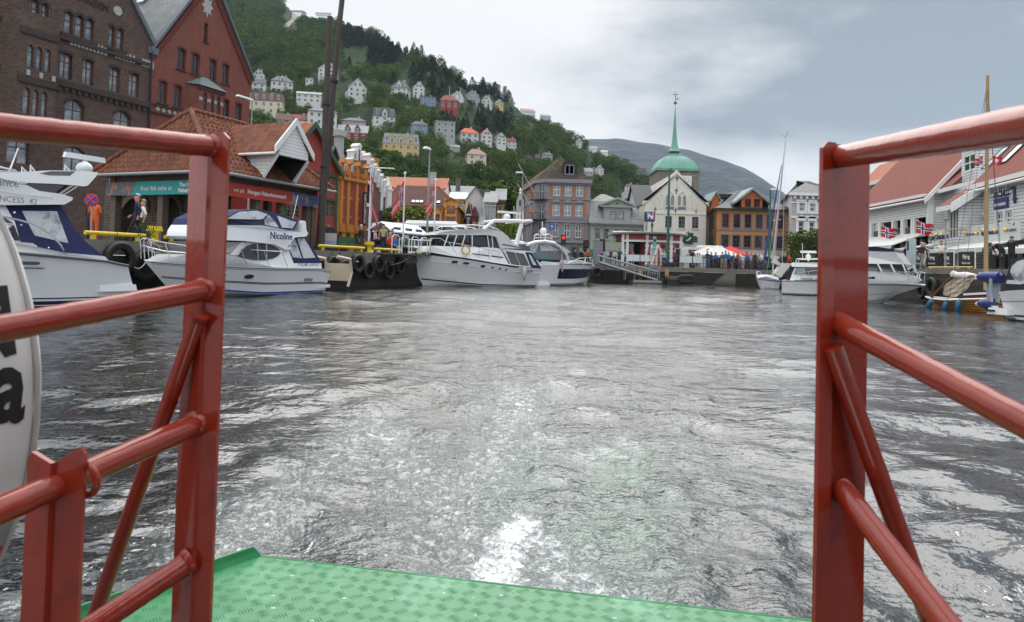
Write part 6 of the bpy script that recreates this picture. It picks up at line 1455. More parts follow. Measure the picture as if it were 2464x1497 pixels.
def trunk_mesh(kind):
 rs=random.Random(9);m=MB();tk=M('tree_bark',(.07,.055,.04),.9,var=.3)
 if kind=='fir':m.tube((0,0,-.1),(0,0,.95),.018,tk,.003,6)
 else:
  m.path([(0,0,-.1),(.01,0,.2),(.0,.01,.45),(.01,0,.75)],[.024,.018,.013,.005],tk,6)
  for i in range(7):a=i*2.4;z=.22+i*.07;m.path([(0,0,z),(.12*math.cos(a),.12*math.sin(a),z+.12),(.22*math.cos(a),.22*math.sin(a),z+.2)],[.01,.006,.002],tk,5)
 return m.mesh('trunk')
LEAFG=M('green_leaves',(.045,.098,.017),.75,tex='leaf',vs=6,p={'alt':(.12,.165,.028)},spec=.25)
LEAFD=M('dark_fir_needles',(.020,.045,.018),.8,tex='leaf',vs=6,p={'alt':(.022,.048,.020)},spec=.2)
LEAFP=M('copper_beech_leaves',(.032,.014,.018),.75,tex='leaf',vs=6,p={'alt':(.045,.02,.022)},spec=.25)
LEAFY=M('yellow_green_leaves',(.10,.16,.02),.7,tex='leaf',vs=6,p={'alt':(.14,.19,.03)},spec=.25)
CROWN={'round':[crown_mesh('crown','round',s,LEAFG,3000)for s in(1,2,3,4)],'fir':[crown_mesh('crown','fir',s,LEAFD,2200)for s in(5,6)],'purple':[crown_mesh('crown','round',8,LEAFP,2600)]}
CROWN_LO={'round':[crown_mesh('crown','round',s,LEAFG,1100)for s in(11,12,13)],'fir':[crown_mesh('crown','fir',s,LEAFD,800)for s in(15,16)]}
TRUNK={'round':trunk_mesh('round'),'fir':trunk_mesh('fir')}
def tree(kind,loc,h,wide,rz,name,label,group,cat='tree'):
 t=thing(name,label,cat,loc,rz,group);t.scale=(h*wide,h*wide,h)
 link('crown',random.choice(CROWN[kind]),t);link('trunk',TRUNK['fir' if kind=='fir' else'round'],t);return t
def plant_hill():
 rs=random.Random(21);cand=[]
 def blocked(p,h,w,cl):
  a=proj(p+Vector((0,0,h)));b=proj(p);s=FPX/p.y;hw=w*h*.36*s;x=b[0]
  for(x0,x1,y0,y1,Y)in HILL_BOX:
   if p.y<Y+6 and x+hw*.75>x0 and x-hw*.75<x1 and a[1]<y1-1 and b[1]>y0:return True
   if abs(p.y-Y)<6 and x>x0-2 and x<x1+2:return True
  return False
 Y=175.0;rows=[]
 while Y<1150:
  step=4.9+Y*.0082;a=-.56
  while a<.36:
   X=a*Y+rs.uniform(-.5,.5)*step;YY=Y+rs.uniform(-.5,.5)*step;z=terr(X,YY);px=CX+FPX*X/YY
   a+=step/Y*.92
   zb=np.interp(px,_px,_zb)
   if YY<zb+4:continue
   tc=np.interp(px,_px,_tc);yc=.45*zb/(.45-tc)
   if YY>yc+40:continue
   q=proj((X,YY,z))
   if 815<q[0]<885 and 118<q[1]<172:continue
   if 560<q[0]<1000 and 160<q[1]<330 and rs.random()<.25:continue
   t=(YY-zb)/(yc-zb);nz=math.sin(X/37+2)*math.sin(YY/51)+.6*math.sin(X/15-YY/22)
   fir=(t>.5 and px>800 and nz+1.2*t>.45 and px<1230)or(px<800 and t>.8 and nz>.1)or(rs.random()<.03)
   kind='fir' if fir else('purple' if rs.random()<.012 and YY<520 else'round')
   h=rs.uniform(8,13)*(.95 if fir else 1)*(1+.25*(YY>500));w=rs.uniform(.85,1.25)*(1.2 if kind=='round' else 1.5)
   p=Vector((X,YY,z-.6))
   ok=True
   if blocked(p,h,w,0):
    ok=False
    for k in(.62,.38,.24,.15):
     if not blocked(p,h*k,w,0):h*=k;ok=True;break
   if not ok:continue
   cand.append((h/YY,kind,p,h,w))
  Y+=step*.80
 cand.sort(key=lambda c:-c[0])
 def near(p,h):
  q=proj(p+Vector((0,0,h*.6)));best=None
  for H in HOUSES:
   hx,hy=(H[1]+H[2])/2,(H[3]+H[4])/2;d=math.hypot(q[0]-hx,q[1]-hy)
   if best is None or d<best[0]:best=(d,hx,hy,H[0])
  d,hx,hy,nm=best
  for c in(' with ',' behind ',' on ',' beside ',' right ',' left ',' in ',' below ',' above ',' at ',' among ',' next ',' high ',', ',' half ',' standing ',' directly ',' just ',' last ',' between '):nm=nm.split(c)[0]
  rel=('left of' if q[0]<hx else'right of')if abs(q[0]-hx)>abs(q[1]-hy)else('above' if q[1]<hy else'below')
  return('close ' if d<45 else'further ')+rel+' the '+' '.join(nm.split()[:7])
 for n,(sz,kind,p,h,w)in enumerate(cand[:300]):
  hs='tall ' if h>11.5 else'low ' if h<6 else''
  lb={'round':hs+'leafy green hillside tree ','fir':'dark pointed fir ','purple':'dark purple copper beech '}[kind]+near(p,h)
  tree(kind,p,h,w,rs.uniform(0,6.28),{'round':'leafy_tree','fir':'fir_tree','purple':'copper_beech'}[kind],lb,{'round':'leafy trees on the hillside','fir':'fir trees on the hillside','purple':'copper beeches on the hillside'}[kind])
 rest=cand[300:]
 col={k:bpy.data.collections.new('wood_'+k)for k in('round','fir')}
 for k in col:
  for me in CROWN_LO[k]:o=bpy.data.objects.new('crown',me);col[k].objects.link(o)
 me=bpy.data.meshes.new('woods');me.from_pydata([tuple(c[2])for c in rest],[],[])
 for nm,dt in(('hgt',[c[3]for c in rest]),('wid',[c[3]*c[4]for c in rest]),('rot',[rs.uniform(0,6.28)for c in rest]),('fir',[1.0 if c[1]=='fir' else 0.0 for c in rest])):
  a=me.attributes.new(nm,'FLOAT','POINT');a.data.foreach_set('value',dt)
 ob=tag(link('woods',me),'dense mixed wood covering the rest of the hillside','woods',kind='stuff')
 ng=bpy.data.node_groups.new('wood','GeometryNodeTree');ng.interface.new_socket('Geometry',in_out='INPUT',socket_type='NodeSocketGeometry');ng.interface.new_socket('Geometry',in_out='OUTPUT',socket_type='NodeSocketGeometry')
 N,L=ng.nodes.new,ng.links.new;gi,go=N('NodeGroupInput'),N('NodeGroupOutput');jn=N('GeometryNodeJoinGeometry')
 def at_(n):x=N('GeometryNodeInputNamedAttribute');x.data_type='FLOAT';x.inputs[0].default_value=n;return x.outputs[0]
 sc=N('ShaderNodeCombineXYZ');L(at_('wid'),sc.inputs[0]);L(at_('wid'),sc.inputs[1]);L(at_('hgt'),sc.inputs[2])
 ro=N('ShaderNodeCombineXYZ');L(at_('rot'),ro.inputs[2]);fir=at_('fir')
 mp=N('GeometryNodeMeshToPoints');L(gi.outputs[0],mp.inputs[0])
 for k,op in(('round','LESS_THAN'),('fir','GREATER_THAN')):
  ci=N('GeometryNodeCollectionInfo');ci.inputs[0].default_value=col[k];ci.inputs[1].default_value=True;ci.inputs[2].default_value=True
  cp=N('FunctionNodeCompare');cp.operation=op;L(fir,cp.inputs[0]);cp.inputs[1].default_value=.5
  ip=N('GeometryNodeInstanceOnPoints');L(mp.outputs[0],ip.inputs[0]);L(cp.outputs[0],ip.inputs[1]);L(ci.outputs[0],ip.inputs[2]);ip.inputs[3].default_value=True
  L(ro.outputs[0],ip.inputs[5]);L(sc.outputs[0],ip.inputs[6]);L(ip.outputs[0],jn.inputs[0])
 L(jn.outputs[0],go.inputs[0]);md=ob.modifiers.new('wood','NODES');md.node_group=ng
 print('TREES',len(cand))
plant_hill()
def street_tree(px,pyb,Y,h,wide,label,mat='round',name='street_tree',z=None):
 p=at(px,pyb,Y);t=thing(name,label,'tree',(p.x,Y,ZF if z is None else z),px,None);t.scale=(h*wide,h*wide,h)
 me=CROWN['round'][int(px)%4].copy()
 if mat=='y':me.materials[0]=LEAFY
 link('crown',me,t);link('trunk',TRUNK['round'],t)
street_tree(965,600,82,6.6,1.45,'bushy yellow green tree behind the bus shelter','y')
street_tree(1002,600,90,6.0,1.2,'darker green tree tucked behind the yellow green one')
street_tree(1222,600,84,5.2,1.0,'small light green tree beside the narrow white ornate house','y')
street_tree(1945,650,80,5.0,1.3,'dark green street tree in front of the black shop front')
for x,y,h,lb in((1205,560,14,'tall dark tree left of the narrow white ornate house'),(1228,560,16,'tall dark tree right behind the narrow white ornate house'),(1262,560,13,'dark tree at the left shoulder of the corner building')):
 street_tree(x,y,128,h,1.1,lb)
RT=M('red_pantile_roof',(.23,.048,.027),.8,tex='tile',p={'w':.3,'h':.38,'c2':.82,'gap':.4},var=.12)
BW2=M('White_clapboard',(.68,.70,.70),.55,tex='board',p={'w':40,'h':.21,'m':.022,'gap':.35,'c2':1.0,'hs':.9},var=.05,dirt=.12)
X6,Y6,S6=2041.5,337.9,.3011
def c6(fr,l,v=0.0):return holes_px(fr,l,X6,Y6,S6,v)
def rframe(x,y,deg):return Frame(x,y,-(R(90)+R(deg)))
GOLD=M('brass_lamp',(.6,.42,.12),.25,metal=.9)
SIGNB=paint('pale_signboard',(.58,.62,.62),.5)
def awning(F,u0,u1,z,out,drop,label=None,mat=None):
 m=MB();m.prism([(0,z),(-out,z-drop),(-out,z-drop-.28),(-out+.05,z-drop-.05),(0,z-.12)],'x',u0,u1,mat or M('awning_canvas',(.60,.61,.58),.8,var=.08,bump=.2,bs=2));F.put(m,'awning')
def brass_lamp(F,px,py,v):
 u,z=F.fr.hit(px,py,v);m=MB();m.ball((u,v,z),.12,GOLD,8,6);m.path([(u,v,z+.14),(u,v+.1,z+.4),(u,0,z+.45)],.025,GOLD,5);F.put(m,'brass_lamp')
def restaurant_a():
 fr=rframe(34.0,55.0,3.75);root=thing('timber_restaurant','long white clapboard restaurant with open balcony and red pantile roof','building',fr.w(0));F=Facade(root,fr)
 u0,u1=fr.u(2060,0,560),fr.u(X6+640*S6,0,Y6+600*S6);ze=fr.hit(X6+640*S6,Y6+425*S6)[1]
 op=[(258,352,655,775),(365,425,640,772),(443,506,627,762),(532,630,610,750),(190,247,665,790)];H=sorted(c6(fr,op));za=sum(h[2]for h in H)/len(H);zb=sum(h[3]for h in H)/len(H);H=[(h[0],h[1],za,zb)for h in H]
 st=c6(fr,[(218,243,535,550),(250,275,530,547),(283,308,524,542),(316,341,518,536),(350,376,511,530),(384,410,504,524),(420,448,497,517),(460,488,489,510),(498,527,480,502),(537,566,472,495),(576,606,462,487)]);zc=sum(h[2]for h in st)/len(st);st=[(h[0],h[1],zc,zc+.42)for h in st]
 zg=ZR+3.0;mb=MB();wall_front(mb,[(u0,zg),(u1,zg),(u1,ze),(u0,ze)],H+st,BW2,rv=.3);mb.poly([(u1,0,ZR),(u1,12,ZR),(u1,12,ze),(u1,6,ze+6.6),(u1,0,ze)],BW2);F.put(mb,'wall')
 t=MB()
 for h in H:t.box(h[0]-.14,h[0]+.02,-.1,.3,zg,h[3]+.1,WHITE);t.box(h[1]-.02,h[1]+.14,-.1,.3,zg+(h[2]-zg),h[3]+.1,WHITE)
 t.box(u0,u1+.1,-.12,.0,zg-.1,zg+.2,WHITE);t.box(u1-.05,u1+.12,-.12,.35,zg,ze-.1,WHITE);t.box(u0,u1+.3,-.55,.0,ze-.3,ze-.05,WHITE);F.put(t,'white_trim')
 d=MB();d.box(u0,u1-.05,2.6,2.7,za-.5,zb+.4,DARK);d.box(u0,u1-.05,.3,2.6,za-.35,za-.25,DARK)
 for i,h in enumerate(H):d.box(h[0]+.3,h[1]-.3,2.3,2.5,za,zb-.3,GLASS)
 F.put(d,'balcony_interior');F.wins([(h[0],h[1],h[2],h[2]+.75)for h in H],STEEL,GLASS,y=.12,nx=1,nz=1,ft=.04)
 rr=MB();roof_x(rr,u0,u1,0,12,ze,ze+6.6,RT,.5,.2,edge=RT);F.put(rr,'roof');rk=MB();s=6.6/6
 rk.prism([(-.6,ze-.6*s-.25),(6,ze+6.35),(12.6,ze-.6*s-.25),(12.6,ze-.6*s+.1),(6,ze+6.95),(-.6,ze-.6*s+.2)],'x',u1+.48,u1+.62,WHITE);rk.tube((u0,-.62,ze-.55),(u1+.5,-.62,ze-.55),.09,WHITE);F.put(rk,'barge_board')
 gf=MB();gf.box(u0,u1,.6,.7,ZR,zg,GLASS);F.put(gf,'shop_window');p=MB()
 for k in range(9):x=u0+.4+(u1-u0-.8)*k/8;p.box(x-.1,x+.1,.4,.6,ZR,zg,WHITE)
 F.put(p,'shop_post');awning(F,u0,fr.u(X6+580*S6,-.2,Y6+850*S6),zg+.1,2.6,1.0)
 RG=paint('red_gothic_letters',(.38,.03,.03),.5)
 for cx,cy in((290,825),(477,808)):u,z=fr.hit(X6+cx*S6,Y6+cy*S6);F.text('Røffel Kro',.52,RG,u,z,-.05,bold=.012)
 r2=MB();r2.poly([(u1+.01,1.5,ze+.1),(u1+.01,4,ze+2.6),(u1+.01,3.9,ze+2.9),(u1+.01,1.3,ze+.3)],WHITE)
restaurant_a()
def far_wing():
 fr=rframe(38.6,66.0,3.75);root=thing('timber_house','white clapboard house with an orange tiled cross roof beyond the long restaurant','building',fr.w(0));F=Facade(root,fr)
 u0,u1=fr.u(2075,0,450),fr.u(2150,0,450);ze=fr.hit(2120,Y6+312*S6)[1];zr=fr.hit(2120,Y6+208*S6,2)[1]
 mb=MB();mb.box(u0+.4,u1,0,6,ZR,ze,BW2);F.put(mb,'wall');r=MB();roof_x(r,u0,u1,0,4,ze,zr,ORT,.4,.2);F.put(r,'roof');g=MB();g.box(u0-.5,u1+.3,-.6,-.35,ze-.5,ze-.1,WHITE);F.put(g,'gutter')
 h=[(u0+1.5,u0+2.4,ze-2.5,ze-1.2)];F.wins(h,WHITE,GLASS,y=-.03)
far_wing()
def restaurant_b():
 fr=rframe(31.9,48.0,11.5);root=thing('timber_restaurant','tall white clapboard pub with red roofed stair tower and pub signboards','building',fr.w(0));F=Facade(root,fr)
 u0,u1=fr.u(X6+1020*S6,0,Y6+500*S6),fr.u(2640,0,450);ze=fr.hit(X6+1100*S6,Y6+335*S6)[1];zg=fr.hit(X6+1150*S6,Y6+800*S6)[1]
 sm=c6(fr,[(1142,1168,365,430),(1204,1232,352,418),(1268,1298,338,408)]);z0=sum(h[2]for h in sm)/3;sm=[(h[0],h[1],z0,z0+(sm[0][3]-sm[0][2]))for h in sm]
 lg=c6(fr,[(1040,1087,600,702),(1182,1235,575,690),(1257,1310,566,682)]);z0=sum(h[2]for h in lg)/3;lg=[(h[0],h[1],z0,z0+(lg[1][3]-lg[1][2]))for h in lg];lg+=[(lg[2][1]+2.2,lg[2][1]+3.5,z0,lg[0][3])]
 mb=MB();wall_front(mb,[(u0,zg-.4),(u1,zg-.4),(u1,ze),(u0,ze)],sm+lg,BW2,rv=.15);mb.poly([(u0,0,ZR),(u0,10,ZR),(u0,10,ze),(u0,5,ze+5.5),(u0,0,ze)],BW2);F.put(mb,'wall');F.wins(sm,WHITE,GLASS,y=.06,nx=1,nz=1,ft=.09);F.wins(lg,WHITE,GLASS,y=.06,nx=2,nz=2,ft=.1)
 t=MB()
 for h in sm+lg:t.box(h[0]-.16,h[0]-.01,-.05,.01,h[2]-.15,h[3]+.15,WHITE);t.box(h[1]+.01,h[1]+.16,-.05,.01,h[2]-.15,h[3]+.15,WHITE);t.box(h[0]-.01,h[1]+.01,-.05,.01,h[3]+.01,h[3]+.15,WHITE);t.box(h[0]-.01,h[1]+.01,-.08,.01,h[2]-.15,h[2]-.01,WHITE)
 t.box(u0-.05,u0+.2,-.06,.01,zg-.4,ze-.2,WHITE);t.box(u0-.2,u1,-.5,.0,ze-.35,ze-.05,WHITE);F.put(t,'white_trim')
 r=MB();roof_x(r,u0,u1,0,10,ze,ze+5.5,RT,.45,.2);F.put(r,'roof')
 g=MB();g.tube((u0-.3,-.58,ze-.55),(u1,-.58,ze-.55),.09,WHITE);F.put(g,'gutter')
 for cx,cy in((1150,250),(1290,215)):u,z=fr.hit(X6+cx*S6,Y6+cy*S6,1.5);skylight(F,u-.3,1.0,ze+1.1+.12,1.1,2.0,1.1)
 v=-1.4;a,b=fr.u(X6+788*S6,v,Y6+650*S6),fr.u(X6+880*S6,v,Y6+650*S6);zb=fr.hit(X6+820*S6,Y6+505*S6,v)[1];zt=zb+3.0
 th=c6(fr,[(800,875,552,785)],v);m=MB();wall_front(m,[(a,ZR),(b,ZR),(b,zb),(a,zb)],th,BW2,y=v,rv=.15);m.poly([(b,v,ZR),(b,3.2,ZR),(b,3.2,zb+3.2),(b,v,zb)],BW2);m.poly([(a,v,ZR),(a,3.2,ZR),(a,3.2,zb+3.2),(a,v,zb)],BW2);F.put(m,'bay_wall')
 for h in th:
  fme,gme=window_mesh(h[1]-h[0],h[3]-h[2],WHITE,GLASS,3,1,0,.07);o=link('window',fme,root,F.off+fr.ux*h[0]+fr.uy*(v+.08)+Vector((0,0,h[2])),fr.a);link('pane',gme,o)
 r=MB();s=3.2/4.6;r.prism([(v-.55,zb-.4),(3.3,zb+3.3),(3.3,zb+3.5),(v-.55,zb-.15)],'x',a-.3,b+.3,RT);F.put(r,'bay_roof');k=MB();k.prism([(v-.6,zb-.75),(3.3,zb+3.1),(3.3,zb+3.55),(v-.6,zb-.1)],'x',b+.3,b+.42,WHITE);k.box(a-.3,b+.3,v-.62,v-.5,zb-.55,zb-.2,WHITE);F.put(k,'barge_board')
 tv=1.8;ta,tb=fr.u(X6+905*S6,tv,Y6+250*S6),fr.u(X6+1020*S6,tv,Y6+250*S6);tz=fr.hit(X6+960*S6,Y6+20*S6,tv)[1];wh=c6(fr,[(922,1014,112,243)],tv)
 m=MB();wall_front(m,[(ta,zb+.5),(tb,zb+.5),(tb,tz),(ta,tz)],wh,BW2,y=tv,rv=.1);m.box(ta,ta+.05,tv,6,zb+1,tz,BW2);m.box(tb-.05,tb,tv,6,zb+1,tz,BW2);m.box(ta-.2,tb+.2,tv-.3,6,tz,tz+.3,WHITE);F.put(m,'tower_wall')
 for h in wh:
  fme,gme=window_mesh(h[1]-h[0],h[3]-h[2],WHITE,M('green_glass',(.03,.07,.06),.08,spec=1.),2,2,0,.1);o=link('window',fme,root,F.off+fr.ux*h[0]+fr.uy*(tv+.03)+Vector((0,0,h[2])),fr.a);link('pane',gme,o)
 la=fr.u(X6+745*S6,1.5,Y6+500*S6);m=MB();zl=fr.hit(X6+800*S6,Y6+392*S6,1.5)[1];m.box(la,a,1.5,5,ZR,zl,BW2);F.put(m,'link_wall');m=MB();m.prism([(.9,zl-.2),(6,zl+4.6),(6,zl+4.8),(.9,zl)],'x',la-.3,ta+.1,RT);m.box(la-.4,a+.5,.8,1.0,zl-.3,zl,WHITE);F.put(m,'link_roof')
 NAV=paint('navy_sign',(.02,.035,.14),.5);u,z=fr.hit(X6+1231*S6,Y6+475*S6);s_=MB();s_.box(u-.95,u+.85,-.1,-.03,z-.55,z+.12,NAV);zs=F.put(s_,'pub_sign');o=link('lettering',text_mesh('ZACHEN',.52,NAV,.02,bold=.012),zs,(u-.05,-.06,z+.36));o.rotation_euler=(R(90),0,0)
 o=link('lettering',text_mesh('BRYGGEBAR',.26,WHITE,.01,bold=.005),zs,(u-.05,-.12,z-.3));o.rotation_euler=(R(90),0,0);am=MB();am.path([(u+1.15,-.06,z+.6),(u+1.65,-.06,z+.6),(u+1.65,-.06,z-.1)],.09,NAV,4);am.prism([(u+1.4,z-.05),(u+1.9,z-.05),(u+1.65,z-.4)],'y',-.1,-.02,NAV);am.build('arrow',zs)
 a0,a1=fr.u(X6+943*S6,-.9,Y6+740*S6),fr.u(X6+1378*S6,-.9,Y6+730*S6);zz=fr.hit(X6+1160*S6,Y6+733*S6,-.9)[1];s_=MB();s_.box(a0,a1,-1.0,-.9,zz-.62,zz+.55,SIGNB);bs=F.put(s_,'signboard')
 GRL=paint('grey_letters',(.14,.16,.18),.5);L_=a1-a0
 for tx,sz,f,mt,bo in(('TRADITIONAL ALES',.40,.165,GRL,0),('Flying Dutchman',.62,.5,NAV,.018),('BEER GARDEN',.42,.86,GRL,0)):o=link('lettering',text_mesh(tx,sz*L_/13.5,mt,.01,bold=bo),bs,(a0+L_*f,-1.02,zz-.02));o.rotation_euler=(R(90),0,0)
 a2,a3=fr.u(X6+683*S6,-2.2,Y6+775*S6),fr.u(X6+785*S6,-2.2,Y6+775*S6);z2=fr.hit(X6+735*S6,Y6+773*S6,-2.2)[1];s_=MB();s_.box(a2,a3,-2.3,-2.2,z2-.5,z2+.5,SIGNB);bs=F.put(s_,'signboard');o=link('lettering',text_mesh('Flying Dutchman',.5,NAV,.01,bold=.015),bs,((a2+a3)/2,-2.32,z2));o.rotation_euler=(R(90),0,0)
 for cx,cy in((935,740),(1018,745),(1080,720),(1168,722),(1255,716)):brass_lamp(F,X6+cx*S6,Y6+cy*S6,-1.25)
 for cx,cy in((660,765),(703,755),(743,755)):brass_lamp(F,X6+cx*S6,Y6+cy*S6,-2.5)
 awning(F,u0-3.0,u0+7.2,zg+.1,2.6,.75);awning(F,a2-4.5,a-.2,zg+.15,3.4,.55);awning(F,u0+7.6,u1,zg-.3,2.2,.5)
 gf=MB();gf.box(a2-5,u1,.9,1.0,ZR,zg-.4,GLASS);F.put(gf,'shop_window');p=MB()
 for k in range(18):x=a2-5+(u1-a2+5)*k/17;p.box(x-.11,x+.11,.7,.9,ZR,zg-.4,WHITE)
 p.box(a2-5,u1,.75,.9,ZR+2.4,ZR+2.55,WHITE);F.put(p,'shop_post')
 u,z=fr.hit(X6+1330*S6,Y6+668*S6,-.95);t=thing('gull','dark bird perched on the pub signboard','bird',fr.w(u,-.95,z-.12),fr.a);m=MB();m.path([(-.16,0,-.03),(-.02,0,.1),(.08,0,.2),(.12,0,.27),(.2,0,.26)],[.02,.085,.06,.045,.008],BLACK,8);m.tube((0,.02,0),(0,.02,-.1),.012,BLACK);m.build('body',t,60)
restaurant_b()
def banner_stand(px,py,text_,label,w=1.5):
 p=at_z(px,py,ZR);
 u=RQ.u(px,2.2,655);t=thing('terrace_screen',label,'windbreak',RQ.w(u,2.2,ZR),RQ.a);m=MB();m.box(-w/2,w/2,-.03,.03,.15,1.05,BLACK);m.build('panel',t);m=MB();m.path([(-w/2,0,0),(-w/2,0,1.25),(w/2,0,1.25),(w/2,0,0)],.035,WHITE,6);m.build('frame',t)
 o=link('lettering',text_mesh(text_,.32,WHITE,.005,bold=.008),t,(0,-.04,.75));o.rotation_euler=(R(90),0,0);o=link('lettering',text_mesh('Restaurant',.2,WHITE,.005),t,(0,-.04,.4));o.rotation_euler=(R(90),0,0)
for i,(px,lb)in enumerate(((2213,'black windbreak screen left of the couple walking on the quay'),(2243,'black windbreak screen behind the couple on the quay'),(2277,'black windbreak screen right behind the woman in white'),(2326,'black windbreak screen behind the clinker boat mast'))):banner_stand(px,655,'Flying',lb,1.7)
NR,NWH,NB=paint('flag_red',(.55,.02,.03),.7),paint('flag_white',(.75,.75,.75),.7),paint('flag_blue',(.015,.03,.16),.7)
def flag_mesh(w,h,kind='no',wave=.06,droop=0.0):
 key=(w,h,kind,wave,droop)
 if key in _txt:return _txt[key]
 m=MB();nx,nz=22,16
 xs=[w*i/nx for i in range(nx+1)];zs=[h*j/nz for j in range(nz+1)]
 f=lambda x,z:(x*math.cos(droop),wave*math.sin(7*x/w+2*z/h)*(x/w)**.5,-z-x*math.sin(droop)+.03*math.sin(9*x/w))
 for i in range(nx):
  for j in range(nz):
   X,Z=i+.5,j+.5
   if kind=='no':c=NB if(7<=X<9 or 7<=Z<9)else NWH if(6<=X<10 or 6<=Z<10)else NR
   else:c=NWH if((9<=X<13 and 3<=Z<13)or(7<=Z<9 and 6<=X<16)or(6<=Z<10 and 6<=X<16))and 3<=Z<13 else NR
   m.poly([f(xs[i],zs[j]),f(xs[i+1],zs[j]),f(xs[i+1],zs[j+1]),f(xs[i],zs[j+1])],c)
 me=m.mesh('cloth');me.shade_smooth();_txt[key]=me;return me
def flag(label,loc,rz,w,h,kind='no',pole=None,wave=.06,droop=0.0,group=None):
 t=thing('flag',label,'flag',loc,rz,group)
 if pole:m=MB();m.tube(pole[0],pole[1],.022,WHITE,n=6);m.build('pole',t)
 link('cloth',flag_mesh(w,h,kind,wave,droop),t);return t
_fa=rframe(34.0,55.0,3.75)
for cx,cy,lb in((262,705,'Norwegian flag on a slanting pole, left one on the long balcony'),(542,668,'Norwegian flag on a slanting pole near the balcony corner')):
 u,z=_fa.hit(X6+cx*S6+0,Y6+cy*S6,-1.3);p=_fa.w(u,-1.3,z+.25)
 flag(lb,p,_fa.a+R(75),1.3,1.0,'no',((0,0,.05),(1.5,0,-.75)),.1,.25,'Norwegian flags on the restaurant balcony')
RP=M('glossy_red_oxide_paint',(.31,.024,.006),.5,var=.16,vs=5,bump=.6,bs=60,coat=.55,spec=.25,p={'bd':.0035,'patch':((.17,.012,.006),13,.56),'pamt':.6})
RP.node_tree.nodes['Principled BSDF'].inputs['Coat IOR'].default_value=1.8
def rail(px0,py0,Y0,px1,py1,Y1,name_label,r=.021,group='red tubular rails of the ferry stern gate',parent=None,bend=None):
 a,b=at(px0,py0,Y0),at(px1,py1,Y1);return a,b
def gate(name,label,posts,rails,extra=None):
 root=thing(name,label,'railing',posts[0][0]);o=root.location
 for(base,top,dx,dy)in posts:
  b,t_=base-o,top-o;th=.009
  def plate(d,k=0):
   n=Vector((-d.y,d.x,0)).normalized()*th;m=MB();r=10;rings=[]
   w=[b,b+d,b+d+n,b+n];q=[t_,t_+d,t_+d+n,t_+n];e=.012;dd=d.normalized()*e
   l1=[w[0],w[1],w[2],w[3]];l2=[q[0]-Vector((0,0,e)),q[1]-Vector((0,0,e)),q[2]-Vector((0,0,e)),q[3]-Vector((0,0,e))];l3=[q[0],q[1]-dd,q[2]-dd,q[3]]
   m.loft([l1,l2,l3],RP);return m
  plate(dx).build('flange',root);plate(dy).build('flange',root)
 for(p,q,r)in rails:
  p,q=p-o,q-o;m=MB();d=(q-p);k=24;rs=random.Random(int(p.x*1000));m.path([p+d*i/k+Vector((0,0,.0005*math.sin(i*2.1+p.x*9)))for i in range(k+1)],[r*(1+.006*math.sin(i*3.3))for i in range(k+1)],RP,28);m.build('rail',root,60)
  dn=d.normalized();w=MB();w.path([q+dn*.004,q-dn*.004,q-dn*.010],[r*1.28,r*1.22,r*1.02],RP,24);w.build('weld_bead',root,60)
 return root
def V(px,py,Y):return at(px,py,Y)
def post_pts(px,pyt,Y,zb=.25):
 t=at(px,pyt,Y);return Vector((t.x,t.y,zb)),t
RD=.0215
lb,lt=post_pts(513,318,1.40)
rd=Vector((1,.0,0)).normalized()
_l=[(lb,lt,Vector((.033,-.005,0)),Vector((-.062,.055,0)))]
lrails=[(V(-160,291,.98),V(506,352,1.405),RD),(V(-160,822,.98),V(492,698,1.405),RD),(V(-160,1298,.96),V(470,1022,1.405),RD),(V(205,1520,1.28),V(455,1352,1.405),RD),(V(208,1540,1.52),V(478,762,1.385),.0158)]
left_gate=gate('stern_railing','glossy red tubular stern railing on the left, with diagonal brace',_l,lrails)
b2,t2=post_pts(133,1118,1.12,.2)
o2=thing('railing_post','short red post in front of the lifebuoy, bound to the rail by a ring','post',b2)
for d in(Vector((.048,-.004,0)),Vector((-.05,.02,0))):
 m=MB();n=Vector((-d.y,d.x,0)).normalized()*.008;h=t2-b2;e=Vector((0,0,.012));up=Vector((0,0,.018))*(1 if d.x>0 else.25)
 m.loft([[Vector(),d,d+n,n],[h,h+d+up,h+d+n+up,h+n],[h+e*.3,h+d*.85+up+e,h+d*.85+n+up+e,h+n+e*.3]],RP);m.build('flange',o2)
m=MB();c=V(203,1152,1.135)-b2;dr=(V(470,1022,1.405)-V(-160,1298,.96)).normalized();u_=dr.orthogonal().normalized();w_=dr.cross(u_)
m.path([c+(u_*math.cos(a)+w_*math.sin(a))*(RD+.006)for a in[math.pi*2*i/18 for i in range(18)]],.006,RP,8,closed=True);m.build('tie_ring',o2,60)
rb,rt=post_pts(2003,345,1.33)
_r=[(rb,rt,Vector((-.030,-.012,0)),Vector((.098,.05,0)))]
rrails=[(V(2018,378,1.345),V(2680,262,.62),RD),(V(2012,775,1.345),V(2650,1115,.86),RD),(V(2022,1172,1.345),V(2400,1660,1.02),RD),(V(2003,836,1.315),V(2262,1560,1.37),.019)]
right_gate=gate('stern_railing','glossy wet red tubular stern railing on the right, with diagonal brace',_r,rrails)
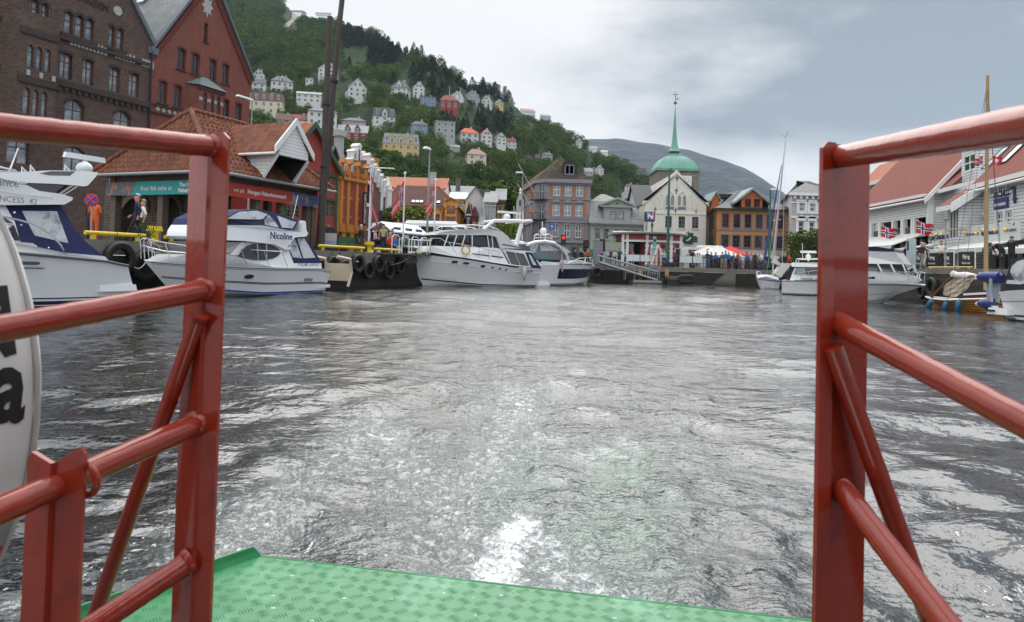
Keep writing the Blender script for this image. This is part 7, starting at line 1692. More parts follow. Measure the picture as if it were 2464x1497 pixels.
def deck():
 zd=.36;P=lambda x,y:at_z(x,y,zd)
 a,b,c,d=P(628,1338),P(2010,1500),P(2040,1900),P(120,1520);e=P(-300,1900)
 GP=M('wet_green_deck_paint',(.011,.20,.062),.36,var=.15,vs=4,bump=.25,bs=22,coat=.18,p={'bd':.004,'patch':((.20,.48,.30),2.2,.55),'pamt':.35})
 root=thing('deck_plate','green painted chequer plate deck at the ferry stern, wet','deck',(a.x,a.y,zd));o=Vector((a.x,a.y,zd));m=MB()
 pts=[p-o for p in(a,b,c,e,d)];m.prism([(p.x,p.y)for p in pts],'z',-.012,0,GP);m.build('plate',root)
 m=MB();m.quad(pts[0],pts[1],pts[1]-Vector((0,0,.12)),pts[0]-Vector((0,0,.12)),GP);m.tube(pts[0]+Vector((0,0,-.004)),pts[1]+Vector((0,0,-.004)),.007,GP);m.build('edge_fold',root)
 m=MB();l0,l1=pts[0],pts[4];up=Vector((0,0,.035));sd=Vector((-.012,0,0));m.add([l0,l0+up*.5+sd,l0+up+sd*1.5+(l1-l0)*.02,l1,l1+up*.5+sd,l1+up+sd*1.5,l0+sd*3,l0+up*.5+sd*3,l1+sd*3,l1+up*.5+sd*3,l0+up+sd*2.5+(l1-l0)*.02,l1+up+sd*2.5],[(0,3,4,1),(1,4,5,2),(2,5,11,10),(10,11,9,7),(7,9,8,6),(0,1,2,10,7,6)],GP);m.build('raised_lip',root)
 rs=random.Random(1);m=MB();ax=(pts[1]-pts[0]).normalized();ay=Vector((-ax.y,ax.x,0))*-1
 g=.055;poly=[(p.x,p.y)for p in pts]
 def inside(x,y):
  s=0
  for i in range(len(poly)):
   a_,b_=poly[i-1],poly[i];cr=(b_[0]-a_[0])*(y-a_[1])-(b_[1]-a_[1])*(x-a_[0])
   if s==0:s=1 if cr>0 else-1
   elif s*cr<0:return False
  return True
 for i in range(-22,42):
  for j in range(0,18):
   c0=ax*(i*g)+ay*(j*g+.03);t=(i+j)%2
   if not(inside(c0.x-.03,c0.y)and inside(c0.x+.03,c0.y)):continue
   u_=(ax+ay).normalized()if t else(ax-ay).normalized();v_=Vector((-u_.y,u_.x,0))
   for k in range(5):
    q=c0+v_*((k-2)*.0085);L=.021;w=.0026
    m.add([q-u_*L,q-v_*w,q+u_*L,q+v_*w,q+Vector((0,0,.0018))],[(0,1,4),(1,2,4),(2,3,4),(3,0,4)],GP)
 m.build('tread_pattern',root)
 m=MB()
 for _ in range(26):
  x,y=rs.uniform(.1,1.6),-rs.uniform(.03,.5)
  if inside(x,y):m.ball((x,y,.0),(rs.uniform(.003,.009),rs.uniform(.003,.006),.0025),M('water_drop',(.5,.6,.55),.05,spec=1.),8,4)
 m.build('water_drop',root,60)
deck()
def lifebuoy():
 Yc=1.26;c=at(-416,965,Yc);root=thing('lifebuoy','white lifebuoy with black lettering, grey reflective band and red lower segment','lifebuoy',c);Rr,rr=.285,.088
 WB=M('lifebuoy_white',(.78,.78,.76),.35,var=.06,vs=6,dirt=.1);RB=M('lifebuoy_red',(.55,.015,.012),.35,var=.08);GB=M('reflective_tape',(.30,.31,.32),.35,var=.3,vs=60,bump=.4,bs=260,p={'bd':.002})
 n,k=96,22
 def seg(a0,a1,mat,f=1.0,name='ring_segment'):
  m=MB();rings=[];cnt=max(3,int(n*(a1-a0)/360))
  for i in range(cnt+1):
   a=R(a0+(a1-a0)*i/cnt);rings.append([((Rr+rr*f*math.cos(b))*math.cos(a),rr*f*1.0*math.sin(b)*.8,(Rr+rr*f*math.cos(b))*math.sin(a))for b in[2*math.pi*j/k for j in range(k)]])
  m.loft(rings,mat);return m.build(name,root,60)
 root.scale=(1,1,1.45);seg(-17,69,WB);seg(69.05,90,GB,1.01,'reflective_band');seg(-27,-17.05,GB,1.01,'reflective_band');seg(-92,-27.05,RB,name='red_segment');seg(90.05,267.9,RB,name='red_segment')
 LB=paint('lifebuoy_letters',(.012,.012,.014),.45)
 def letter(ch,ang,size,off,rot=-12):
  me=text_mesh(ch,size,LB,.0,bold=size*.035).copy();bm=bmesh.new();bm.from_mesh(me);bmesh.ops.triangulate(bm,faces=bm.faces[:])
  for _ in range(5):
   le=[e for e in bm.edges if e.calc_length()>.008]
   if not le:break
   bmesh.ops.subdivide_edges(bm,edges=le,cuts=1);bmesh.ops.triangulate(bm,faces=bm.faces[:])
  bm.to_mesh(me);bm.free()
  a0=R(rot)
  for v in me.vertices:
   x,y=v.co.x*math.cos(a0)-v.co.y*math.sin(a0),v.co.x*math.sin(a0)+v.co.y*math.cos(a0)
   X,Z=(Rr+off)*math.cos(R(ang))+x,(Rr+off)*math.sin(R(ang))+y;D=math.hypot(X,Z);ph=max(-1.45,min(1.45,(D-Rr)/rr));k_=(Rr+(rr+.0012)*math.sin(ph))/D;v.co=(X*k_,-(rr+.0015)*math.cos(ph)*.8,Z*k_)
  link('lettering',me,root)
 letter('a',4.5,.13,.086,-6);letter('r',5.5,.13,.028,-2);letter('M',17,.12,.055,15)
 m=MB();m.path([(Rr*1.33*math.cos(R(a)),0,Rr*1.33*math.sin(R(a))-.012*math.sin(R(a*4)))for a in range(-88,88,8)],.005,M('grab_line',(.5,.5,.48),.8),6);m.build('grab_line',root)
 b=MB();b.tube((-.1,.12,Rr),(-.1,.12,-.9),.012,RP);b.build('hanger',root)
lifebuoy()
def cabin():
 root=thing('unseen_shade_cabin','unseen varnished wall and roof added behind the stern deck to shade the rails','cabin',(0,-1.15,.36));CW=M('shade_cabin_varnish',(.10,.04,.02),.45,tex='board',p={'w':.14,'h':40,'m':.006,'gap':.5,'c2':.9},var=.15)  # invented cabin end, out of view, added to shade the rails and posts
 m=MB();m.box(-1.9,1.9,-.08,0,0,2.1,CW);m.build('shade_bulkhead',root);m=MB();m.box(-2.0,2.0,-.3,.85,2.1,2.18,paint('cabin_roof',(.5,.5,.48),.6));m.build('roof',root);m=MB();m.box(-.35,.35,.0,.04,.02,1.85,paint('shade_cabin_door',(.2,.02,.015),.4));d=m.build('door',root);m=MB();m.ball((.28,.07,.95),.03,STEEL,8,6);m.build('handle',d)
cabin()
def lerp_pts(pts):
 xs=[p[0]for p in pts];zs=[p[1]for p in pts]
 if xs[0]>xs[-1]:xs,zs=xs[::-1],zs[::-1]
 return lambda x:float(np.interp(x,xs,zs))
class Boat:
 def __init__(s,name,label,fr,B,bow,stern,sheer,rake=1.0,crop=(0,0,1),cat='boat',group=None,full=.42,pw=2.3,keel=-.35,chine=.05,flare=.80,tb=.9,stern_rake=0.0):
  s.fr,s.B,s.crop=fr,B,crop;s.root=thing(name,label,cat,fr.w(0),fr.a,group)
  s.x0=None;x0,xb,s.xs=s.u(*bow),s.u(*bow,B/2),s.u(*stern);s.xb,s.x0=xb,x0;s.sg=1 if s.xb>s.xs else-1;s.L=abs(s.xb-s.xs)
  s.sheer=lerp_pts([s.p(a,b)for a,b in sheer]);s.rake,s.full,s.pw,s.keel,s.ch,s.fl,s.tb,s.sr=rake,full,pw,keel,chine,flare,tb,stern_rake
 def p(s,px,py,v=0.0):
  ox,oy,sc=s.crop;x,z=s.fr.hit(ox+px*sc,oy+py*sc,v)
  if s.x0 is not None and v<.6:x+=(s.xb-s.x0)*min(1.05,max(0,(x-s.xs)/(s.x0-s.xs)))**4
  return x,z
 def u(s,px,py,v=0.0):return s.p(px,py,v)[0]
 def P(s,*l):return[s.p(a,b)for a,b in l]
 def hb(s,t):
  return s.B/2*(1-max(0,(t-s.full)/(1-s.full))**s.pw)*(s.tb+(1-s.tb)*min(1,t/.35))
 def hx(s,x):return s.hb(min(1,max(0,(x-s.xs)/(s.xb-s.xs))))
 def hull_pt(s,t,f,side=-1,off=0.0):
  zs=s.sheer(s.xs+s.sg*s.L*t);h=s.hb(t);hc=s.B/2*s.fl*(1-max(0,(t-s.full*.8)/(1-s.full*.8))**(s.pw*.8))*(s.tb+(1-s.tb)*min(1,t/.35));zc=s.ch+max(0,t-.5)*.55
  if f>=0:y=hc+(h-hc)*f**1.25;z=zc+(zs-zc)*f;xr=s.rake*(1-f)*.62
  else:y=hc*(1+f);z=zc+(s.keel-zc)*-f;xr=s.rake*(.62-f*.38)
  x=s.xs+s.sg*(s.L*t-xr*max(0,t)**3+s.sr*(1-max(f,0))*(1-t)**6)
  return(x,s.B/2+side*(y+off),z)
 def hull(s,mat,deck=None,n=22):
  T=[1-(1-i/n)**1.25 for i in range(n+1)];F_=[1,.8,.6,.4,.2,0,-.5,-1];m=MB()
  m.loft([[s.hull_pt(t,f,-1)for f in F_]+[s.hull_pt(t,f,1)for f in F_[::-1][1:]]for t in T],mat,closed=False)
  m.poly([s.hull_pt(0,f,-1)for f in F_]+[s.hull_pt(0,f,1)for f in F_[::-1][1:]],mat);m.build('hull',s.root,40)
  d=MB();d.loft([[s.hull_pt(t,1,-1,-.01),(s.hull_pt(t,1,-1)[0],s.B/2,s.hull_pt(t,1)[2]+.04),s.hull_pt(t,1,1,-.01)]for t in T],deck or mat,closed=False);d.build('deck',s.root)
  return s
 def strip(s,f0,f1,mat,name='stripe',t0=0.0,t1=.985,off=.008,sides=(-1,1),n=30):
  m=MB()
  for sd in sides:
   m.loft([[s.hull_pt(t0+(t1-t0)*i/n,f0,sd,off),s.hull_pt(t0+(t1-t0)*i/n,(f0+f1)/2,sd,off+.003),s.hull_pt(t0+(t1-t0)*i/n,f1,sd,off)]for i in range(n+1)],mat,closed=False)
  return m.build(name,s.root)
 def rail_strip(s,f,r,mat,name='rubbing_strake',t0=0,t1=.985):
  for sd in(-1,1):m=MB();m.path([s.hull_pt(t0+(t1-t0)*i/24,f,sd,r*.5)for i in range(25)],r,mat,6);m.build(name,s.root)
 def patch(s,px0,px1,py0,py1,mat,name='porthole',rnd=True,rim=None):
  cx,cz=s.p((px0+px1)/2,(py0+py1)/2);w=abs(s.u(px1,py0)-s.u(px0,py0))/2;h=abs(s.p(px0,py0)[1]-s.p(px0,py1)[1])/2
  t=(cx-s.xs)/(s.xb-s.xs);best=min((abs(s.hull_pt(t,f)[2]-cz),f)for f in[i/20 for i in range(21)])[1]
  for sd in(-1,1):
   m=MB()
   for k,(ww,hh,of,mt)in enumerate(((w*1.2,h*1.25,.012,rim),(w,h,.02,mat))):
    if mt is None:continue
    pts=[]
    for i in range(14):
     a=2*math.pi*i/14;ca,sa=math.cos(a),math.sin(a);e=1 if rnd else.45
     dx,dz=ww*math.copysign(abs(ca)**e,ca),hh*math.copysign(abs(sa)**e,sa);tt=(cx+dx-s.xs)/(s.xb-s.xs);f=best+dz/max(.3,s.sheer(cx)-s.ch);q=s.hull_pt(tt,min(1,max(0,f)),sd,of);pts.append((cx+dx,q[1],cz+dz))
    m.poly(pts,mt)
   m.build(name,s.root)
 def body(s,poly,w0,w1,mat,name,z0=None,z1=None,smooth=None,bow=True,v=0.0):
  P=[s.p(a,b,v)for a,b in poly];zs=[q[1]for q in P];z0=min(zs)if z0 is None else z0;z1=max(zs)if z1 is None else z1
  s._w=lambda x,z:min(w0+(w1-w0)*min(1,max(0,(z-z0)/(z1-z0+1e-6))),(s.hx(x)-.08)if bow else 9)
  m=MB();n=len(P);nr=[(x,s.B/2-s._w(x,z),z)for x,z in P];fa=[(x,s.B/2+s._w(x,z),z)for x,z in P]
  m.add(nr+fa,[(i,(i+1)%n,n+(i+1)%n,n+i)for i in range(n)]+[tuple(range(n)),tuple(range(2*n-1,n-1,-1))],mat)
  return m.build(name,s.root,smooth)
 def pane(s,poly,mat,name='side_window',off=.012,v=0.0,sides=(-1,1),frame=None,label=None):
  for sd in sides:
   P=[s.p(a,b,v)for a,b in poly];m=MB();q=[(x,s.B/2+sd*(s._w(x,z)+off),z)for x,z in P];m.poly(q,mat)
   if frame:m.path(q,.022,frame,5,closed=True)
   m.build(name,s.root)
 def across(s,a,b,mat,name,inset=.12,off=.015,n=1,gap=.06,v=0.0):
  (xa,za),(xb,zb)=s.p(*a,v),s.p(*b,v);d=Vector((xb-xa,0,zb-za));nn=Vector((-d.z,0,d.x)).normalized()
  if nn.z<0:nn=-nn
  nn*=off;wa,wb=s._w(xa,za)-inset,s._w(xb,zb)-inset
  for k in range(n):
   f0,f1=-1+2*k/n+gap/2,-1+2*(k+1)/n-gap/2;m=MB();m.poly([(xa+nn.x,s.B/2+wa*f0,za+nn.z),(xa+nn.x,s.B/2+wa*f1,za+nn.z),(xb+nn.x,s.B/2+wb*f1,zb+nn.z),(xb+nn.x,s.B/2+wb*f0,zb+nn.z)],mat);m.build(name,s.root)
 def tubes(s,lines,r,mat,name,w=None,v=0.0,both=True):
  for sd in((-1,1)if both else(-1,)):
   m=MB()
   for l in lines:P=[s.p(a,b,v)for a,b in l];m.path([(x,s.B/2+sd*((s.hx(x)-.08)if w is None else w),z)for x,z in P],r,mat,6)
   m.build(name,s.root,50)
 def text(s,t,size,mat,px,py,y,**k):
  x,z=s.p(px,py,y);o=link('lettering',text_mesh(t,size,mat,.004,**k),s.root,(x,y,z));o.rotation_euler=(R(90),0,0);return o
def radar(b,px,py,y,s=1.0,base=True):
 x,z=b.p(px,py,y);m=MB();m.ball((x,y,z-.12),(.22*s,.22*s,.2*s),GEL,12,8);m.box(x-.62*s,x+.62*s,y-.06,y+.06,z+.12,z+.27,GEL,.03,.01);m.tube((x,y,z-.5*s),(x,y,z+.1),.07,GEL);m.build('radar',b.root,50)
NVY=paint('navy_stripe',(.009,.012,.05),.3)
def cruiser_one():
 b=Boat('motor_cruiser','large white motor cruiser with navy cockpit cover, cut off by the left edge',LQ.sub(0,-4.6),4.0,(-1700,900),(1352,1200),[(-1700,560),(40,895),(1120,992),(1352,1040)],rake=2.0,crop=(0,394.2,.2351),stern_rake=-.5,flare=.9)
 b.hull(GEL);b.strip(.02,.09,NVY,'boot_stripe');b.strip(.13,.155,NVY,'boot_line');b.rail_strip(.985,.035,M('grey_rubber',(.10,.10,.11),.6))
 m=MB();q=[b.hull_pt(.0,1,sd)for sd in(-1,1)]
 x,z=b.p(1345,1262);x2,_=b.p(1458,1265);m.box(x-.8,x2,.2,3.8,z-.12,z+.06,GEL,.03,.03);m.build('bathing_platform',b.root)
 b.body([(-900,740),(0,780),(365,815),(395,850),(690,912),(1125,948),(1165,985),(1120,1010),(40,905),(-900,800)],1.92,1.88,GEL,'bulwark',smooth=40)
 b.body([(-1400,700),(-700,560),(-250,420),(152,418),(235,600),(262,800),(0,785),(-900,745)],1.75,1.55,GEL,'saloon')
 b.pane([(-600,690),(-600,600),(-200,560),(215,625),(262,790),(0,770)],TINT);b.pane([(-600,560),(-200,480),(10,480),(215,612),(-150,545),(-600,585)],TINT)
 b.body([(152,420),(750,415),(800,520),(865,680),(960,800),(1112,938),(1040,962),(700,925),(640,905),(405,855),(370,818),(262,800)],1.78,1.5,NAVY,'cockpit_cover')
 b.pane([(330,480),(700,485),(775,815),(430,735)],CLEAR,'cover_window')
 b.body([(-900,330),(-500,150),(0,100),(100,120),(355,205),(500,275),(740,308),(845,345),(832,372),(745,415),(150,420),(-900,420)],1.75,1.55,GEL,'flybridge',smooth=35)
 b.body([(-300,60),(340,84),(620,62),(1000,65),(1135,85),(1108,125),(1010,222),(960,228),(860,215),(640,200),(385,190),(350,205),(-100,95)],1.6,1.5,GEL,'radar_arch',smooth=35)
 b.pane([(520,92),(640,70),(900,72),(835,118),(620,112)],M('grey_liner',(.12,.12,.13),.6),'arch_opening',.006)
 b.body([(380,195),(640,205),(900,222),(770,305),(735,300),(500,270)],1.45,1.45,TINT,'flybridge_screen')
 b.tubes([[(770,312),(905,228)],[(735,300),(860,215)]],.025,STEEL,'screen_strut',1.55)
 b.tubes([[(-600,560),(-200,520),(0,535),(200,570),(350,610),(480,670),(590,760),(655,830),(685,890)],[(0,590),(150,785)],[(-300,540),(-250,720)]],.026,STEEL,'grab_rail',1.86)
 b.tubes([[(0,280),(610,355)]],.02,STEEL,'trim_line',1.72)
 b.tubes([[(0,-5),(310,62),(330,90)],[(60,85),(100,62),(300,78)]],.022,STEEL,'flybridge_rail',1.4)
 b.tubes([[(370,80),(425,-60),(470,-180)]],.02,WHITE,'whip_aerial',.9,both=False)
 b.tubes([[(600,75),(600,0),(640,60)],[(950,65),(950,0),(1000,55)]],.025,STEEL,'aerial_frame',.9)
 x,z=b.p(862,20,2.0);radar(b,865,5,2.0,1.0)
 for a,c_ in(((95,1000),(420,1035)),((120,1062),(475,1075))):b.patch(a[0],c_[0],a[1],c_[1],M('grey_liner'),'air_intake',False)
 for px,py in((410,847),(543,863),(675,912),(715,920),(830,932),(870,936),(995,955),(255,627),(182,498)):x,z=b.p(px,py);m=MB();m.ball((x,.2,z),.03,STEEL,8,5);m.build('snap_stud',b.root)
 GLT=paint('grey_lettering',(.22,.22,.23),.4);b.text('PRINCESS  42',.2,GLT,110,368,.28);b.text('KAF 736',.12,GLT,158,192,.22);b.text('Romance',.27,GLT,-70,178,.22)
cruiser_one()
def cruiser_two():
 C4=(492.8,337.9,.2541);b=Boat('flybridge_boat','white flybridge boat with navy canopies and the name Nicoline on its side',LQ.sub(0,-3.6),3.3,(-578,1140),(1225,1300),[(-578,1140),(-300,1160),(150,1188),(700,1205),(1145,1212),(1225,1240)],rake=1.5,crop=C4,flare=.86,stern_rake=.12)
 b.hull(GEL);b.strip(.015,.08,paint('blue_boot_top',(.02,.06,.28),.35),'boot_stripe');b.strip(.40,.43,NVY,'hull_line');b.strip(.36,.385,NVY,'hull_line');b.strip(.93,.955,NVY,'hull_line');b.strip(.88,.895,NVY,'hull_line')
 for r in((155,248,1262,1300),(413,488,1275,1312)):b.patch(*r,TINT,rim=STEEL)
 for k in range(6):b.patch(972+k*15,982+k*15,1305,1338,paint('vent_grey',(.2,.2,.2)),'vent_slot',False)
 x,z=b.p(1160,1375);m=MB();m.box(x-.3,b.p(1228,1370)[0]+.1,.3,3.0,z-.1,z+.03,GEL);m.build('bathing_platform',b.root)
 b.body([(-430,1128),(-100,1085),(155,1082),(280,1078),(395,962),(850,985),(860,1060),(880,1165),(1145,1165),(1145,1215),(700,1208),(150,1190),(-430,1160)],1.48,1.28,GEL,'cabin')
 b.pane([(335,1100),(380,1050),(440,1000),(520,978),(620,980),(700,995),(755,1025),(775,1055),(750,1090),(690,1120),(600,1133),(520,1132),(385,1118)],TINT)
 b.tubes([[(530,978),(540,1132)],[(622,980),(628,1132)]],.018,STEEL,'window_bar',1.42);b.across((280,1078),(395,966),CLEAR,'windscreen',.12,.02,3)
 b.body([(155,1075),(280,1072),(392,966),(155,958)],1.38,1.3,M('grey_glass',(.2,.2,.2),.1,spec=1.),'windscreen_side')  # side screen in plain grey glass
 b.body([(155,940),(100,905),(120,850),(180,798),(600,805),(840,850),(985,868),(1000,760),(1022,768),(1020,850),(1035,885),(1010,912),(905,920),(862,970),(852,1038),(800,1035),(700,985),(400,952)],1.45,1.3,GEL,'flybridge',smooth=35)
 b.body([(180,800),(235,735),(400,662),(600,652),(690,668),(860,712),(985,765),(910,848),(780,835),(610,806)],1.3,1.1,NAVY,'flybridge_canopy')
 b.pane([(245,738),(400,672),(590,664),(690,700),(640,740),(600,748)],CLEAR,'canopy_window');b.pane([(200,795),(240,748),(590,762),(625,800)],TINT,'fly_screen');b.pane([(700,705),(745,770),(770,825),(640,800),(640,758)],CLEAR,'canopy_window');b.pane([(778,712),(950,775),(900,835),(800,825)],CLEAR,'canopy_window')
 b.body([(870,945),(900,920),(1015,912),(1050,960),(1140,1130),(1142,1162),(880,1162),(852,1060)],1.4,1.25,NAVY,'cockpit_cover');b.pane([(880,960),(925,935),(970,1118),(885,1108),(865,1050)],CLEAR,'cover_window');b.pane([(945,930),(1015,928),(1100,1112),(985,1118)],CLEAR,'cover_window')
 rl=[[(-600,1120),(-640,930),(-560,912),(-420,940),(-300,965),(0,1012),(160,1018),(745,1055),(795,1195)],[(-580,990),(-300,1050),(0,1075),(400,1095)],[(-480,950),(-400,1110)],[(-300,965),(-250,1120)],[(-60,1005),(0,1150)],[(370,1030),(418,1180)],[(570,1045),(620,1192)]]
 b.tubes(rl,.018,STEEL,'bow_rail');x,z=b.p(290,775,1.0);m=MB();m.box(x-.16,x+.16,.6,.9,z-.12,z+.12,WHITE,.03,.03);m.tube((x,.75,z-.3),(x,.75,z),.03,WHITE);m.build('searchlight',b.root)
 b.tubes([[(975,740),(1022,520)]],.014,WHITE,'whip_aerial',.9,both=False);NT=paint('navy_lettering',(.02,.03,.15),.4)
 b.text('Nicoline',.36,NT,722,908,.08,bold=.008);b.text('POLAR 310 FLY',.19,NT,985,1176,.03);b.text('KFH 83',.12,NT,820,1000,.14)
 x,z=b.p(1165,1100,1.6);CRM=paint('cream_frame',(.55,.47,.34),.6);m=MB();m.path([(x-.1,1.0,z),(x+.85,1.0,z-.1),(x+1.0,1.0,z-.7),(x+.75,1.0,z-1.35)],.08,CRM,4);m.path([(x-.1,2.4,z),(x+.85,2.4,z-.1),(x+1.0,2.4,z-.7),(x+.75,2.4,z-1.35)],.08,CRM,4);m.box(x+.82,x+.95,1.0,2.4,z-1.1,z-.3,CRM);m.build('stern_davit',b.root)
cruiser_two()
def line_frame(pxa,Za,pxb,Zb,py=660):
 a,b=at(pxa,py,Za),at(pxb,py,Zb);return Frame(a.x,a.y,math.atan2(b.y-a.y,b.x-a.x))
def trawler():
 C=(971.5,457.6,.2);fr=line_frame(983,40.5,1307,45.5);b=Boat('motor_yacht','long white motor yacht with radar arch and six small hull windows',fr,3.9,(52,760),(1682,1050),[(52,745),(160,742),(700,808),(1340,918),(1682,948)],rake=1.35,crop=C,flare=.72,full=.5,pw=2.0,keel=-.4,stern_rake=.1)
 b.hull(GEL);b.strip(.02,.07,NVY,'boot_stripe');b.strip(.94,1.0,M('navy_gunwale',(.025,.02,.05),.5),'gunwale',t0=.22);b.rail_strip(.74,.018,WHITE,'rubbing_strake',0,.9)
 for r in((598,662,852,878),(730,793,870,893),(937,983,905,930),(1062,1098,925,948),(1152,1184,940,962),(1232,1262,952,973)):b.patch(*r,TINT,rim=STEEL,rnd=False)
 for k in range(3):
  for j in range(3):b.patch(1468+k*38,1496+k*38,965+j*13,972+j*13,BLACK,'vent_slot',False)
 b.body([(300,735),(368,664),(1055,690),(1190,700),(1240,765),(1320,905),(700,815)],1.7,1.55,GEL,'trunk_cabin');b.pane([(835,758),(1060,785),(1060,797),(850,770)],NVY,'side_stripe');b.pane([(1080,785),(1225,805),(1225,818),(1080,800)],NVY,'side_stripe')
 b.body([(370,662),(445,528),(1035,533),(1145,560),(1190,702),(1055,690)],1.55,1.45,TINT,'wheelhouse');b.across((368,660),(443,532),TINT,'windscreen',.1,.02,3,.05)
 b.tubes([[(600,668),(650,530)],[(850,680),(850,532)],[(1040,533),(1062,692)],[(1095,548),(1110,696)],[(470,665),(530,530)],[(715,672),(760,532)]],.04,WHITE,'window_post',1.54)
 b.body([(398,523),(440,505),(525,488),(760,465),(1010,468),(1150,482),(1240,520),(1292,560),(1340,640),(1450,690),(1450,702),(1190,700),(1145,562),(1040,540),(400,532)],1.7,1.6,GEL,'wheelhouse_roof',smooth=35)
 b.pane([(1210,645),(1440,688),(1440,698),(1210,660)],NVY,'side_stripe')
 b.body([(1190,698),(1565,738),(1575,748),(1680,945),(1320,905),(1240,765)],1.7,1.6,GEL,'aft_cabin');b.pane([(1255,732),(1368,748),(1420,905),(1318,892)],TINT);b.pane([(1375,750),(1478,765),(1540,915),(1428,905)],TINT);b.pane([(1205,705),(1245,760),(1310,890),(1285,888)],TINT,'side_window');b.pane([(1492,745),(1572,750),(1682,946),(1560,938)],NAVY,'stern_cover',.016);b.pane([(1530,765),(1565,790),(1625,905),(1580,900)],CLEAR,'cover_window',.024)
 def arch(y):
  m=MB();P=[b.p(*q,y)for q in((955,470),(1085,368),(1405,372),(1412,420),(1345,690))];m.path([(x,y,z)for x,z in P],[.1,.11,.12,.14,.17],GEL,6);return m
 for y in(.55,3.35):arch(y).build('radar_arch',b.root,50)
 m=MB();
 for q in((1100,370),(1400,376)):x,z=b.p(*q,1.9);m.tube((x,.5,z),(x,3.4,z),.09,GEL)
 m.build('arch_bar',b.root);radar(b,1240,302,1.9,1.15);b.tubes([[(1080,350),(1060,100)],[(1440,380),(1440,180)]],.02,WHITE,'whip_aerial',.8,both=False)
 b.tubes([[(620,440),(700,418),(900,412),(1100,430),(1200,465),(1285,525)],[(620,440),(700,468)]],.022,STEEL,'roof_rail',1.2)
 b.tubes([[(-50,640),(-20,555),(20,550),(60,580),(358,598),(375,570),(460,575),(520,615),(700,650),(905,690),(1145,740),(1150,860)],[(350,598),(345,735)],[(560,630),(650,775)],[(905,690),(905,820)],[(1030,715),(1030,845)],[(-20,660),(345,690)],[(60,580),(65,735)],[(200,590),(205,740)]],.02,STEEL,'bow_rail')
 x,z=b.p(712,722,.35);m=MB();[m.torus((x+.03*k,.22+.03*k,z),.27-.02*(k%2),.035,M('yellow_rope',(.55,.38,.10),.8,var=.2),'y',20,6)for k in range(3)];m.build('rope_coil',b.root)
 x,z=b.p(1437,1000);t=thing('boat_fender','white fender hanging over the side of the long motor yacht near the stern','fender',fr.w(x,-.14,z),fr.a);m=MB();m.lathe([(.02,.42),(.12,.3),(.16,.1),(.15,-.2),(.09,-.32),(.03,-.4)],M('grubby_fender',(.5,.48,.42),.5,dirt=.4),n=14);m.build('fender',t,50);m=MB();m.lathe([(.05,-.36),(.02,-.5)],BLACK,n=8);m.tube((0,0,.4),(0,.1,.75),.012,BLACK);m.build('lanyard',t)
 b.text('Norah',.36,paint('grey_lettering',(.22,.22,.23),.4),1240,590,.32)
trawler()
def sport_cruiser():
 C=(971.5,457.6,.2);fr=line_frame(1303,49,1430,54.5);b=Boat('sport_cruiser','white sport cruiser with navy hull panel and arched navy canopy',fr,3.2,(2292,960),(1690,1060),[(1690,900),(1840,900),(2100,902),(2292,912)],rake=1.5,crop=C,flare=.8)
 b.hull(GEL);b.strip(.30,.80,NVY,'navy_panel',.22,.97,.012);b.strip(.02,.06,NVY,'boot_stripe')
 for px in(2087,2157,2205,2245):b.patch(px-10,px+10,980,1004,TINT,rim=STEEL)
 x,z=b.p(1700,1115);x0=b.u(1655,1115);m=MB();m.box(x0-.1,x+.9,.2,3.0,z-.2,z,GEL,.03,.03);m.build('bathing_platform',b.root)
 b.body([(1650,900),(1640,838),(1900,842),(2000,838),(2130,845),(2240,880),(2285,905),(1840,905),(1760,960)],1.5,1.35,GEL,'coaming');b.pane([(1640,838),(1905,835),(1905,868),(1660,868)],NVY,'side_stripe')
 b.body([(1510,650),(1650,628),(1790,628),(1910,645),(2010,690),(2045,745),(1990,775),(2090,832),(1900,838),(1640,835),(1560,760)],1.4,1.15,M('grey_canvas',(.16,.17,.2),.5,var=.3,vs=2),'canopy')  # canopy canvas in mid grey with random tone
 b.pane([(1560,668),(1640,650),(1680,652),(1625,750),(1575,762)],CLEAR,'canopy_window');b.pane([(1695,655),(1800,650),(1870,690),(1925,730),(1690,735)],CLEAR,'canopy_window');b.pane([(1900,690),(1980,690),(2030,745),(1985,768),(1935,745)],CLEAR,'canopy_window');b.pane([(1600,745),(1750,745),(1800,828),(1660,828)],M('green_tint_glass',(.10,.24,.22),.1,spec=1.),'windscreen');b.pane([(1990,780),(2085,828),(2000,832),(1960,800)],M('green_tint_glass'),'windscreen')
 b.tubes([[(1515,655),(1600,628),(1720,618),(1840,640),(1920,700),(1975,780),(1985,840)]],.12,GEL,'canopy_arch',1.42)
 x,z=b.p(1678,500,1.6);m=MB();m.ball((x,1.6,z),(.28,.28,.3),GEL,12,8);m.build('radar_dome',b.root,50);m=MB();zb=b.p(1678,628,1.6)[1]
 for y in(1.1,2.1):m.path([(x-.45,y,zb),(x-.4,y,zb+.5),(x,y,zb+.62),(x+.4,y,zb+.5),(x+.45,y,zb)],.04,GEL,6)
 m.box(x-.4,x+.4,1.1,2.1,zb+.3,zb+.36,GEL);m.tube((x-.1,1.6,z+.2),(x-.15,1.6,z+.75),.04,GEL);m.build('radar_mast',b.root,50)
 b.tubes([[(1960,890),(2100,815),(2230,808),(2250,905)],[(2150,812),(2130,895)],[(2200,810),(2240,900)]],.02,STEEL,'bow_rail')
 x,z=b.p(1860,810,.3);flag('small Norwegian ensign on the stern of the sport cruiser',fr.w(x,.0,z),fr.a+R(20),.75,.9,'no',((0,0,.35),(.05,0,-1.0)),.05,.75)
sport_cruiser()
